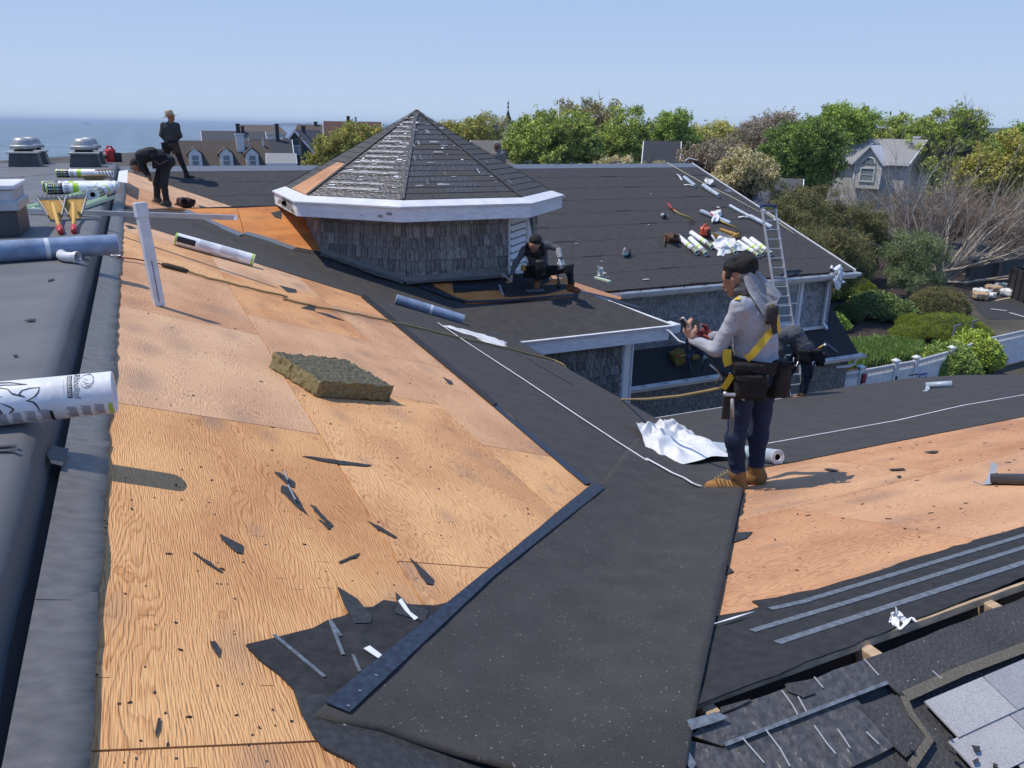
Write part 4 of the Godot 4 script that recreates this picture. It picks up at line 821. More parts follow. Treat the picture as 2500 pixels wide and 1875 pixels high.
	var win := obj("window", MB.new().box(Transform3D(Basis(), Vector3(17.67, 4.3, -18.12)), Vector3(0.13, 1.55, 0.09)).box(Transform3D(Basis(), Vector3(18.91, 4.3, -18.12)), Vector3(0.13, 1.55, 0.09)).box(Transform3D(Basis(), Vector3(18.29, 5.02, -18.12)), Vector3(1.12, 0.12, 0.09)).box(Transform3D(Basis(), Vector3(18.29, 3.57, -18.1)), Vector3(1.36, 0.09, 0.13)), M.white_trim, w)
	obj("sash", MB.new().box(Transform3D(Basis(), Vector3(17.77, 4.3, -18.14)), Vector3(0.06, 1.33, 0.05)).box(Transform3D(Basis(), Vector3(18.81, 4.3, -18.14)), Vector3(0.06, 1.33, 0.05)).box(Transform3D(Basis(), Vector3(18.29, 4.28, -18.135)), Vector3(0.98, 0.06, 0.06)).box(Transform3D(Basis(), Vector3(18.29, 3.65, -18.14)), Vector3(0.98, 0.06, 0.05)).box(Transform3D(Basis(), Vector3(18.29, 4.93, -18.14)), Vector3(0.98, 0.06, 0.05)), M.white_trim, win)
	obj("pane", MB.new().box(Transform3D(Basis(), Vector3(18.29, 4.62, -18.138)), Vector3(0.98, 0.58, 0.01)), M.glass, win); obj("pane", MB.new().box(Transform3D(Basis(), Vector3(18.29, 3.97, -18.138)), Vector3(0.98, 0.58, 0.01)), M.glass, win)
	obj("blind", MB.new().box(Transform3D(Basis(), Vector3(18.29, 4.78, -18.13)), Vector3(0.9, 0.24, 0.006)), flat_mat(0.35, 0.37, 0.38), win)
	gutter(Vector3(8.3, 5.2, -17.72), Vector3(20.95, 5.2, -17.72), Vector3(8.3, 5.05, -18.13))
	obj("downspout", MB.new().bar(Vector3(19.95, 5.05, -17.85), Vector3(19.98, 4.85, -18.05), 0.09, 0.07).bar(Vector3(19.98, 4.87, -18.05), Vector3(19.98, 3.5, -18.05), 0.09, 0.07, Vector3.RIGHT).bar(Vector3(19.98, 3.53, -18.05), Vector3(20.0, 3.36, -17.84), 0.09, 0.07), M.white_trim, hotel)
	obj("base_trim", MB.new().box(Transform3D(Basis(), Vector3(18.4, 3.37, -18.1)), Vector3(3.7, 0.09, 0.08)), M.white_trim, w)
	# steep skirt roof below, with its gutter, and the wall under it
	var nsk := Vector3(0, 0.7071, 0.7071)
	plate("skirt_roof", hotel, M.old_felt, [Vector3(8.3, 3.36, -18.2), Vector3(20.3, 3.36, -18.2), Vector3(20.3, 4.5, -19.34), Vector3(20.98, 4.5, -19.34), Vector3(21.05, 2.55, -17.35), Vector3(8.3, 2.55, -17.35)], nsk, 0.0, 0.06)
	obj("felt_offcut", MB.new().bar(Vector3(19.8, 2.98, -17.7), Vector3(20.15, 2.66, -17.4), 0.06, 0.015, nsk), M.tape, hotel)
	gutter(Vector3(8.3, 2.52, -17.28), Vector3(21.25, 2.52, -17.28), Vector3(8.3, 2.35, -17.55))
	obj("gutter_elbow", MB.new().tube([Vector3(20.9, 2.42, -17.3), Vector3(20.9, 2.2, -17.32), Vector3(20.75, 2.12, -17.4), Vector3(20.3, 2.1, -17.52)], 0.05, 8), M.white_trim, hotel)
	var lb := MB.new(); lb.box(Transform3D(Basis(), Vector3(14.6, 1.2, -22.0)), Vector3(12.6, 2.4, 8.8)); var lw := obj("lower_wall", lb, M.dark_cedar, hotel)
	shingle_wall(lw, Vector3(8.4, 0, -17.58), Vector3.RIGHT, Vector3(0, 0, 1), 12.5, func(_u): return 0.0, func(_u): return 2.36, 0.125, 0.13, [M.cedar1, M.cedar3, M.cedar4], false, 54)

func gutter(a: Vector3, b: Vector3, back: Vector3):
	var o := a; var len := b.x - a.x
	var prof := [Vector2(0.10, 0.0), Vector2(0.105, -0.02), Vector2(0.085, -0.05), Vector2(0.055, -0.11), Vector2(-0.07, -0.11), Vector2(-0.07, 0.015), Vector2(-0.062, 0.015), Vector2(-0.062, -0.1), Vector2(0.05, -0.1), Vector2(0.078, -0.05), Vector2(0.095, -0.008)]
	var rows := []
	for x in [0.0, len]:
		var row := []
		for p in prof: row.append(o + Vector3(x, p.y, p.x))
		row.append(o + Vector3(x, prof[0].y, prof[0].x)); rows.append(row)
	var g := obj("gutter", MB.new().grid(rows).box(Transform3D(Basis(), a + Vector3(len, -0.055, 0.015)), Vector3(0.01, 0.11, 0.16)), M.white_trim, hotel)
	var n := int(len / 0.75)
	for i in n: obj("gutter_strap", MB.new().box(Transform3D(Basis(), a + Vector3(0.4 + i * 0.75, 0.004, 0.015)), Vector3(0.035, 0.012, 0.17)), M.alu, g)
	obj("fascia_board", MB.new().box(Transform3D(Basis(), Vector3(a.x + len * 0.5, a.y - 0.09, a.z - 0.095)), Vector3(len, 0.2, 0.03)), M.white_trim, hotel)
	obj("soffit", MB.new().box(Transform3D(Basis(), Vector3(a.x + len * 0.5, back.y - 0.02, (a.z - 0.1 + back.z) * 0.5)), Vector3(len, 0.03, absf(back.z - a.z) - 0.1)), M.white_trim, hotel)

# ---------------------------------------------------------------- rolls of underlayment
func print_image(style: int) -> ImageTexture:      # x runs round the roll, y along it
	var w := 256; var h := 512
	var im := Image.create(w, h, false, Image.FORMAT_RGB8); im.fill(Color(0.93, 0.94, 0.95))
	var r := RandomNumberGenerator.new(); r.seed = style + 40
	var green := Color(0.66, 0.82, 0.22); var ink := Color(0.12, 0.12, 0.13)
	if style == 0:
		im.fill_rect(Rect2i(0, 0, w, 10), green)
		im.fill_rect(Rect2i(0, 14, w, 120), ink); im.fill_rect(Rect2i(0, 62, w, 7), green); im.fill_rect(Rect2i(0, 210, w, 40), green)
		for row in range(0, w, 26):
			for k in 5: im.fill_rect(Rect2i(row + 3 + k * 4, 76, 2, r.randi_range(20, 52)), Color(0.85, 0.86, 0.86))
			im.fill_rect(Rect2i(row + 6, 22, 12, 34), Color(0.8, 0.82, 0.8)); im.fill_rect(Rect2i(row + 9, 26, 3, 26), ink)
			for k in 3: im.fill_rect(Rect2i(row + 4 + k * 7, 150, 4, r.randi_range(20, 44)), Color(0.4, 0.41, 0.42))
		for p in 3:      # curved pen strokes of the printed drawing
			for t in 90:
				var a := t * 0.05; var x := int(p * 85 + 40 + 30 * cos(a) + 10 * sin(a * 3.0)); var y := int(310 + 50 * sin(a) + t * 0.8)
				im.fill_rect(Rect2i(posmod(x, w), clampi(y, 0, h - 5), 3, 3), ink)
		im.fill_rect(Rect2i(0, 452, w, 3), green)
	else:
		im.fill_rect(Rect2i(0, 0, w, 12), green); im.fill_rect(Rect2i(0, 496, w, 12), green); im.fill_rect(Rect2i(60, 14, 40, 130), ink)
		for blk in [[150, 40, 100], [150, 160, 110], [150, 300, 90], [150, 400, 86], [10, 170, 100], [10, 300, 160]]:
			for k in 18: im.fill_rect(Rect2i(blk[0] + k * 5, blk[1], 2, r.randi_range(int(blk[2] * 0.6), blk[2])), Color(0.56, 0.57, 0.58))
		im.fill_rect(Rect2i(140, 150, 116, 3), green); im.fill_rect(Rect2i(140, 284, 116, 3), ink); im.fill_rect(Rect2i(140, 390, 116, 3), ink)
		for t in 120:
			var a := t * 0.05; im.fill_rect(Rect2i(115 + int(12 * sin(a * 2.0)), 180 + t * 2, 3, 3), ink)
	im.generate_mipmaps()
	return ImageTexture.create_from_image(im)

func roll(called: String, label: String, a: Vector3, b: Vector3, r: float, m: Material, group := "", turn := 0.0, band := false) -> Node3D:
	var fr := frame(a, b, Vector3.UP); var len := (b - a).length()
	var t := thing_at(called, label, "roll", fr, group)
	var q := Basis(Vector3.BACK, -PI / 2) * Basis(Vector3.UP, turn)      # the lathe's axis laid along x
	obj("wrap", MB.new().smooth(true).lathe(Transform3D(q, Vector3.ZERO), [Vector2(r, 0), Vector2(r * 1.004, len * 0.3), Vector2(r, len * 0.65), Vector2(r, len)], 24), m, t, true)
	for e in [[0.0, -1.0], [len, 1.0]]:
		var mb := MB.new(); var rings := 4
		var prof := [Vector2(r, e[0])]
		for k in rings: prof.append(Vector2(r - r * 0.6 * (k + 0.5) / rings, e[0] + e[1] * 0.004)); prof.append(Vector2(r - r * 0.6 * (k + 1.0) / rings, e[0] - e[1] * 0.004))
		obj("rolled_end", mb.lathe(Transform3D(q, Vector3.ZERO), prof, 20), M.paper, t, true)
		obj("core_hole", MB.new().lathe(Transform3D(q, Vector3.ZERO), [Vector2(r * 0.4, e[0] - e[1] * 0.004), Vector2(r * 0.38, e[0] - e[1] * 0.12), Vector2(0.0, e[0] - e[1] * 0.12)], 14), M.black, t, true)
	if band: obj("tape_band", MB.new().lathe(Transform3D(q, Vector3.ZERO), [Vector2(r + 0.001, len * 0.5), Vector2(r + 0.001, len * 0.5 + 0.035)], 24), M.pvc, t, true)
	return t

# a thin crumpled sheet between four corners
func crumple(a: Vector3, b: Vector3, c: Vector3, d: Vector3, nu: int, nv: int, amp: float, sd: int, up := Vector3.UP, fray := 0.08) -> MB:
	var nz := noise(sd, 1.0, 1); var rows := []; nu = nu * 2; nv = nv * 2
	for j in nv + 1:
		var row := []
		for i in nu + 1:
			var u := float(i) / nu; var v := float(j) / nv
			var p := a.lerp(b, u).lerp(d.lerp(c, u), v)
			var edge := minf(minf(u, 1.0 - u), minf(v, 1.0 - v))
			var e := (b - a).normalized() * nz.get_noise_2d(u * 1.5, v * 2.0 + 50.0) * fray * 1.5 + (d - a).normalized() * nz.get_noise_2d(u * 2.0 + 90.0, v * 1.5) * fray * 1.5
			var w := v * 1.1 + 0.5 * nz.get_noise_2d(u * 1.2 + 20.0, v * 1.2); var fold := 0.5 + 0.5 * sin(w * 15.0 + 2.5 * nz.get_noise_2d(u * 1.8, v * 1.8 + 30.0)); fold = pow(fold, 1.6)
			var cross := 0.5 + 0.5 * sin(u * 9.0 + 4.0 * nz.get_noise_2d(u * 1.4 + 70.0, v * 1.4))
			var hgt := amp * minf(1.0, edge * 7.0) * (0.25 + 0.5 * fold + 0.3 * cross + 0.35 * nz.get_noise_2d(u * 2.2, v * 2.2))
			row.append(p + e + up * maxf(hgt, 0.006))
		rows.append(row)
	return MB.new().smooth(true).grid(rows)

func rough_block(xf: Transform3D, size: Vector3, step: float, amp: float, sd: int, top_only := 0) -> MB:
	var nz := noise(sd, 1.0, 4); var mb := MB.new().smooth(true)
	for face in 6:
		var ax := face / 2; var sg := 1.0 if face % 2 else -1.0
		if top_only == 1 and not (ax == 1 and sg > 0): continue
		if top_only == 2 and ax == 1 and sg > 0: continue
		var u := (ax + 1) % 3; var v := (ax + 2) % 3
		var nu := maxi(1, int(size[u] / step)); var nv := maxi(1, int(size[v] / step)); var rows := []
		for j in nv + 1:
			var row := []
			for i in nu + 1:
				var p := Vector3.ZERO; p[ax] = size[ax] * 0.5 * sg; p[u] = size[u] * (float(i) / nu - 0.5); p[v] = size[v] * (float(j) / nv - 0.5)
				var d := Vector3(nz.get_noise_3d(p.x * 14.0, p.y * 14.0, p.z * 14.0), nz.get_noise_3d(p.x * 16.0 + 50.0, p.y * 16.0, p.z * 16.0), nz.get_noise_3d(p.x * 14.0, p.y * 14.0 + 80.0, p.z * 14.0)) * amp
				row.append(xf * (p + d))
			if sg > 0: rows.append(row)
			else: row.reverse(); rows.append(row)
		mb.grid(rows)
	return mb

func scrap(label: String, pts: Array, n: Vector3, lift: float, curl: float, sd: int, m: Material = null, group := ""):
	var mb := MB.new(); var q := torn(lifted(pts, n, lift), n, 0.03, 0.004, sd)
	mb.slab(q, n, 0.003)
	var o := obj("felt_scrap", mb, m if m else M.scrap); tag(o, label, "scrap", group)

func pouch(called: String, label: String, at: Vector3, yaw: float, s: float, m: Material, group := "") -> Node3D:     # a limp leather tool pouch thrown down
	var t := thing(called, label, "tool pouch", at, group, yaw)
	obj("bag", rough_block(Transform3D(Basis().rotated(Vector3.RIGHT, 0.4), Vector3(0, 0.10 * s, 0)), Vector3(0.30, 0.20, 0.24) * s, 0.04 * s, 0.035 * s, 3), m, t, true)
	obj("pocket", MB.new().smooth(true).lathe(Transform3D(Basis(Vector3.RIGHT, 1.1), Vector3(-0.1, 0.10, 0.12) * s), [Vector2(0.02, -0.02), Vector2(0.09, 0.0), Vector2(0.1, 0.14), Vector2(0.09, 0.15), Vector2(0.075, 0.03), Vector2(0.0, 0.01)].map(func(p): return p * s), 14), m, t, true)
	obj("pocket", rough_block(Transform3D(Basis().rotated(Vector3.FORWARD, 0.3), Vector3(0.14, 0.12, 0.1) * s), Vector3(0.14, 0.18, 0.12) * s, 0.04 * s, 0.025 * s, 8), m, t, true)
	obj("belt", MB.new().tube([Vector3(-0.12, 0.14, -0.1) * s, Vector3(-0.28, 0.06, 0.02) * s, Vector3(-0.42, 0.03, 0.1) * s, Vector3(-0.5, 0.05, 0.16) * s], 0.025 * s, 6, true, 0.3), m, t, true)
	return t

func build_roof_props():
	var pr0 := flat_mat(1, 1, 1, 0.4); pr0.albedo_texture = print_image(0); pr0.normal_enabled = false
	var pr1 := flat_mat(1, 1, 1, 0.4); pr1.albedo_texture = print_image(1)
	flat_roof_props(pr0); left_slope_props(pr1); right_props(); far_roof_props(pr0)

func flat_roof_props(pr0: Material):
	# exhaust fans
	var k := 0
	for v in [[Vector3(-2.61, 8.35, -24.62), "white dome exhaust fan on black curb, front one of the leftmost pair"], [Vector3(-2.54, 8.35, -25.93), "white dome exhaust fan half hidden behind the leftmost front fan"], [Vector3(-1.19, 8.35, -24.2), "white dome exhaust fan on black curb, front one beside the red blower"], [Vector3(-1.12, 8.35, -25.79), "white dome exhaust fan behind the fan that stands beside the red blower"]]:
		var t := thing("exhaust_fan", v[1], "roof fan", v[0], "exhaust fans on the flat roof"); t.scale = Vector3(0.86, 0.74, 0.86)
		var c := MB.new(); var b := 0.43; var tp := 0.36
		c.quad(Vector3(-b, 0, b), Vector3(b, 0, b), Vector3(tp, 0.44, tp), Vector3(-tp, 0.44, tp)); c.quad(Vector3(b, 0, b), Vector3(b, 0, -b), Vector3(tp, 0.44, -tp), Vector3(tp, 0.44, tp)); c.quad(Vector3(-b, 0, -b), Vector3(-b, 0, b), Vector3(-tp, 0.44, tp), Vector3(-tp, 0.44, -tp)); c.quad(Vector3(b, 0, -b), Vector3(-b, 0, -b), Vector3(-tp, 0.44, -tp), Vector3(tp, 0.44, -tp))
		obj("curb", c, M.epdm_dark, t, true)
		obj("cap_plate", MB.new().box(Transform3D(Basis(), Vector3(0, 0.475, 0)), Vector3(0.84, 0.07, 0.84), 0.015), M.galv, t, true)
		obj("neck", MB.new().lathe(Transform3D(), [Vector2(0.26, 0.51), Vector2(0.24, 0.6)], 18), M.black_rubber, t, true)
		obj("band", MB.new().smooth(true).lathe(Transform3D(), [Vector2(0.3, 0.585), Vector2(0.355, 0.60), Vector2(0.365, 0.69), Vector2(0.34, 0.72), Vector2(0.28, 0.735)], 26), M.galv, t, true)
		obj("dome", MB.new().smooth(true).lathe(Transform3D(), [Vector2(0.285, 0.73), Vector2(0.25, 0.86), Vector2(0.20, 0.95), Vector2(0.17, 0.965), Vector2(0.0, 0.975)], 26), M.galv, t, true)
		k += 1
	# red leaf blower near the far edge
	var bl := thing("leaf_blower", "red leaf blower standing near the far edge of the flat roof", "leaf blower", Vector3(-0.63, 8.35, -26.92), "", 0.3)
	obj("motor_housing", rough_block(Transform3D(Basis(), Vector3(0, 0.2, 0)), Vector3(0.24, 0.34, 0.26), 0.06, 0.04, 3), M.red, bl, true)
	obj("handle", MB.new().smooth(true).tube([Vector3(-0.1, 0.3, 0), Vector3(-0.06, 0.46, 0), Vector3(0.05, 0.44, 0), Vector3(0.12, 0.3, 0)], 0.03, 8), M.red, bl, true)
	obj("fuel_tank", rough_block(Transform3D(Basis(), Vector3(0.16, 0.14, 0.05)), Vector3(0.2, 0.26, 0.22), 0.06, 0.03, 5), M.black_rubber, bl, true)
	obj("foot", MB.new().box(Transform3D(Basis(), Vector3(0.05, 0.02, 0)), Vector3(0.42, 0.04, 0.26), 0.01), M.red, bl, true)
	obj("blower_tube", MB.new().smooth(true).tube([Vector3(-0.12, 0.16, 0.03), Vector3(-0.26, 0.12, 0.06), Vector3(-0.38, 0.05, 0.08)], [0.06, 0.05, 0.05], 10), M.black_rubber, bl, true)
	# rolls
	var r := 0.088; var lift := Vector3(0, r, 0)
	roll("underlayment_roll", "printed white roll with black and green end, farthest on the flat roof", Vector3(-1.54, 8.35, -19.66) + lift, Vector3(-0.47, 8.35, -19.27) + lift, r, pr0, "printed rolls on the flat roof", 0.4)
	roll("underlayment_roll", "printed roll mostly hidden behind the nearer printed roll of its pair", Vector3(-1.47, 8.35, -15.66) + lift, Vector3(-0.43, 8.35, -15.52) + lift, r, pr0, "printed rolls on the flat roof", 1.9)
	roll("underlayment_roll", "printed white, black and green roll lying in front of its twin", Vector3(-1.37, 8.35, -15.06) + lift, Vector3(-0.34, 8.35, -15.01) + lift, r, pr0, "printed rolls on the flat roof", 0.6)
	roll("underlayment_roll", "roll seen end-on with its core hole, lying on pale green strips", Vector3(-0.64, 8.35, -13.59) + lift * 1.05, Vector3(-0.37, 8.35, -15.45) + lift, r * 1.05, pr0, "printed rolls on the flat roof", 2.6)
	roll("blue_grey_roll", "blue-grey wrapped roll jutting over the flat roof edge", Vector3(-1.366, 8.35, -7.722) + Vector3(0, 0.09, 0), Vector3(-0.238, 8.35, -7.921) + Vector3(0, 0.09, 0), 0.092, M.blue_wrap, "", 0.0, true)
	# pale green channels under the end-on roll
	for q in [[Vector3(-1.36, 8.35, -12.39), Vector3(-0.79, 8.35, -14.86), "pale green metal channel, farther of two on the flat roof"], [Vector3(-1.3, 8.35, -11.94), Vector3(-0.66, 8.35, -12.65), "pale green metal channel, nearer of two on the flat roof"], [Vector3(-0.78, 8.35, -12.13), Vector3(-0.4, 8.35, -13.92), "short pale green strip ending under the end-on roll"]]:
		var x := frame(q[0], q[1], Vector3.UP); var l: float = (q[1] - q[0]).length()
		var t := thing_at("metal_channel", q[2], "metal strip", x, "pale green strips on the flat roof")
		obj("web", MB.new().box(Transform3D(Basis(), Vector3(l * 0.5, 0.012, 0)), Vector3(l, 0.006, 0.13)), M.mint, t, true)
		obj("flange", MB.new().box(Transform3D(Basis(), Vector3(l * 0.5, 0.035, 0.063)), Vector3(l, 0.045, 0.006)), M.mint, t, true); obj("flange", MB.new().box(Transform3D(Basis(), Vector3(l * 0.5, 0.035, -0.063)), Vector3(l, 0.045, 0.006)), M.mint, t, true)
	# shingle-stripping shovels
	for q in [[Vector3(-0.95, 8.35, -10.88), Vector3(-0.8, 8.35, -9.5), "stripping shovel with yellow blade and red grip, left of two"], [Vector3(-0.74, 8.35, -10.91), Vector3(-0.68, 8.35, -9.53), "stripping shovel with yellow blade and red grip, right of two"], ]:
		var x := frame(q[1], q[0], Vector3.UP); var l: float = (q[0] - q[1]).length()
		var t := thing_at("stripping_shovel", q[2], "shovel", x, "stripping shovels on the flat roof")
		var bl0 := MB.new(); bl0.slab([Vector3(l - 0.05, 0.03, -0.06), Vector3(l - 0.05, 0.03, 0.06), Vector3(l + 0.22, 0.24, 0.155), Vector3(l + 0.22, 0.24, -0.155)], Vector3(-0.65, 0.75, 0), 0.008, Vector3(1, 0, 0)); obj("blade", bl0, M.yellow, t, true)
		obj("toothed_edge", MB.new().box(Transform3D(Basis(), Vector3(l + 0.23, 0.255, 0)), Vector3(0.02, 0.025, 0.33)), M.galv, t, true)
		for s in [-1.0, 1.0]: obj("side_fin", MB.new().bar(Vector3(l - 0.02, 0.06, 0.07 * s), Vector3(l + 0.2, 0.25, 0.15 * s), 0.012, 0.06, Vector3(-0.65, 0.75, 0)), M.galv, t, true)
		for s in 7: obj("tooth", MB.new().box(Transform3D(Basis(), Vector3(l + 0.24, 0.27, -0.14 + 0.047 * s)), Vector3(0.015, 0.04, 0.02)), M.galv, t, true)
		obj("shaft", MB.new().smooth(true).tube([Vector3(0.2, 0.06, 0), Vector3(l * 0.55, 0.09, 0), Vector3(l + 0.06, 0.2, 0)], 0.022, 8), M.wood_yellow, t, true)
		obj("grip", MB.new().smooth(true).tube([Vector3(0.0, 0.03, 0), Vector3(0.22, 0.06, 0)], 0.03, 10), M.red, t, true)
	# coiled rope on a rack beside the far rolls
	var co := thing("rope_coil", "coil of pale rope on a slatted rack behind the printed pair", "rope", Vector3(-0.74, 8.35, -18.29), "", 0.2)
	for i in 4:
		var loop := []
		for j in 21: loop.append(Vector3(cos(j * TAU / 20) * (0.17 + 0.015 * i) - 0.05, 0.03 + i * 0.025, sin(j * TAU / 20) * (0.1 + 0.01 * i)))
		obj("rope_loop", MB.new().smooth(true).tube(loop, 0.015, 6, false), M.rope, co, true)
	for i in 4: obj("rack_slat", MB.new().box(Transform3D(Basis().rotated(Vector3.FORWARD, -0.3), Vector3(0.08 + i * 0.06, 0.12, -0.02)), Vector3(0.02, 0.2, 0.03)), M.lumber, co, true)
	obj("rack_rail", MB.new().box(Transform3D(Basis(), Vector3(0.16, 0.21, -0.02)), Vector3(0.34, 0.03, 0.04)), M.lumber, co, true)
	# roof hatch at the left
	var hp := Vector3(-1.17, 8.35, -9.52)
	var ht := thing("roof_hatch", "silver metal roof hatch with pale lid at the left edge", "roof hatch", hp)
	obj("curb", MB.new().box(Transform3D(Basis(), hp + Vector3(-0.75, 0.13, -0.45)), Vector3(1.5, 0.28, 0.9), 0.02), M.epdm_dark, ht)
	obj("frame", MB.new().box(Transform3D(Basis(), hp + Vector3(-0.75, 0.31, -0.45)), Vector3(1.56, 0.10, 0.96), 0.008), M.alu, ht)
	obj("frame", MB.new().box(Transform3D(Basis(), hp + Vector3(-0.75, 0.41, -0.45)), Vector3(1.5, 0.12, 0.9), 0.006), M.alu, ht)
	obj("lid", MB.new().box(Transform3D(Basis(), hp + Vector3(-0.75, 0.5, -0.45)), Vector3(1.56, 0.05, 0.96), 0.01), M.white_trim, ht)
	# long white channel laid across to the slope
	var a := Vector3(-1.32, 8.35, -11.81); var b := Vector3(1.03, 8.37, -10.06); var fx := frame(a, b, Vector3.UP); var ll := (b - a).length()
	var lc := thing_at("white_channel", "long thin white metal channel reaching out over the plywood", "metal strip", fx)
	obj("web", MB.new().box(Transform3D(Basis(), Vector3(ll * 0.5, 0.02, 0)), Vector3(ll, 0.006, 0.08)), M.white_trim, lc, true)
	obj("flange", MB.new().box(Transform3D(Basis(), Vector3(ll * 0.5, 0.045, 0.038)), Vector3(ll, 0.055, 0.005)), M.alu, lc, true)
	obj("flange", MB.new().box(Transform3D(Basis(), Vector3(ll * 0.5, 0.045, -0.038)), Vector3(ll, 0.055, 0.005)), M.white_trim, lc, true)
	# plastic elbow
	var e0 := Vector3(-0.546, 8.35, -7.509) + Vector3(0, 0.05, 0); var e1 := Vector3(-0.677, 8.35, -7.592) + Vector3(0, 0.05, 0); var e2 := Vector3(-0.601, 8.35, -8.08) + Vector3(0, 0.045, 0)
	var el := thing("pipe_elbow", "white plastic pipe U-bend lying on the flat roof", "pipe fitting", Vector3(-0.627, 8.35, -7.574))
	obj("bend", MB.new().smooth(true).tube([e0, e0.lerp(e1, 0.6), e1 + (e2 - e1) * 0.12 + Vector3(0.0, 0, 0), e1.lerp(e2, 0.5) + (e1 - e0) * 0.35, e2 + (e1 - e0) * 0.4, e2], 0.042, 14, false), M.pvc, el)
	obj("collar", MB.new().smooth(true).tube([e0 + (e1 - e0) * 0.12, e0 + (e0 - e1) * 0.08], 0.05, 14, false), M.pvc, el); obj("collar", MB.new().smooth(true).tube([e2 + (e1 - e0) * 0.12, e2 + (e0 - e1) * 0.06], 0.05, 14, false), M.pvc, el)
	# bent white sheet on the edge
	var ws := obj("flashing_offcut", MB.new().slab([Vector3(-0.38, 8.35, -21.88), Vector3(-0.22, 8.35, -20.48) + Vector3(0.05, 0.1, 0), Vector3(-0.23, 8.35, -17.22) + Vector3(0.05, 0.02, 0), Vector3(-0.37, 8.35, -18.01) + Vector3(0, 0.0, 0)], Vector3(-0.2, 0.9, 0.3), 0.006), M.white_trim); tag(ws, "small bent white metal sheet on the flat roof edge by the far rolls", "metal offcut")
	for q in [[Vector3(-0.716, 8.35, -5.311), Vector3(-0.693, 8.35, -5.35), Vector3(-0.657, 8.35, -5.336), Vector3(-0.668, 8.35, -5.284), "small black chip on the flat roof above the big printed roll"], [Vector3(-0.685, 8.35, -4.508), Vector3(-0.665, 8.35, -4.506), Vector3(-0.662, 8.35, -4.476), Vector3(-0.678, 8.35, -4.476), "tiny black chip low on the flat roof near the big printed roll"], [Vector3(-0.707, 8.35, -6.696), Vector3(-0.665, 8.35, -6.764), Vector3(-0.665, 8.35, -6.707), Vector3(-0.695, 8.35, -6.653), "thin dark chip on the flat roof below the white pipe bend"], [Vector3(-1.46, 8.35, -13.28), Vector3(-1.42, 8.35, -13.44), Vector3(-1.34, 8.35, -13.15), Vector3(-1.42, 8.35, -13.03), "black felt flake beside the roof hatch"]]:
		var lab: String = q.pop_back(); scrap(lab, q, Vector3.UP, 0.012, 0.0, 4, M.scrap)
	big_roll()

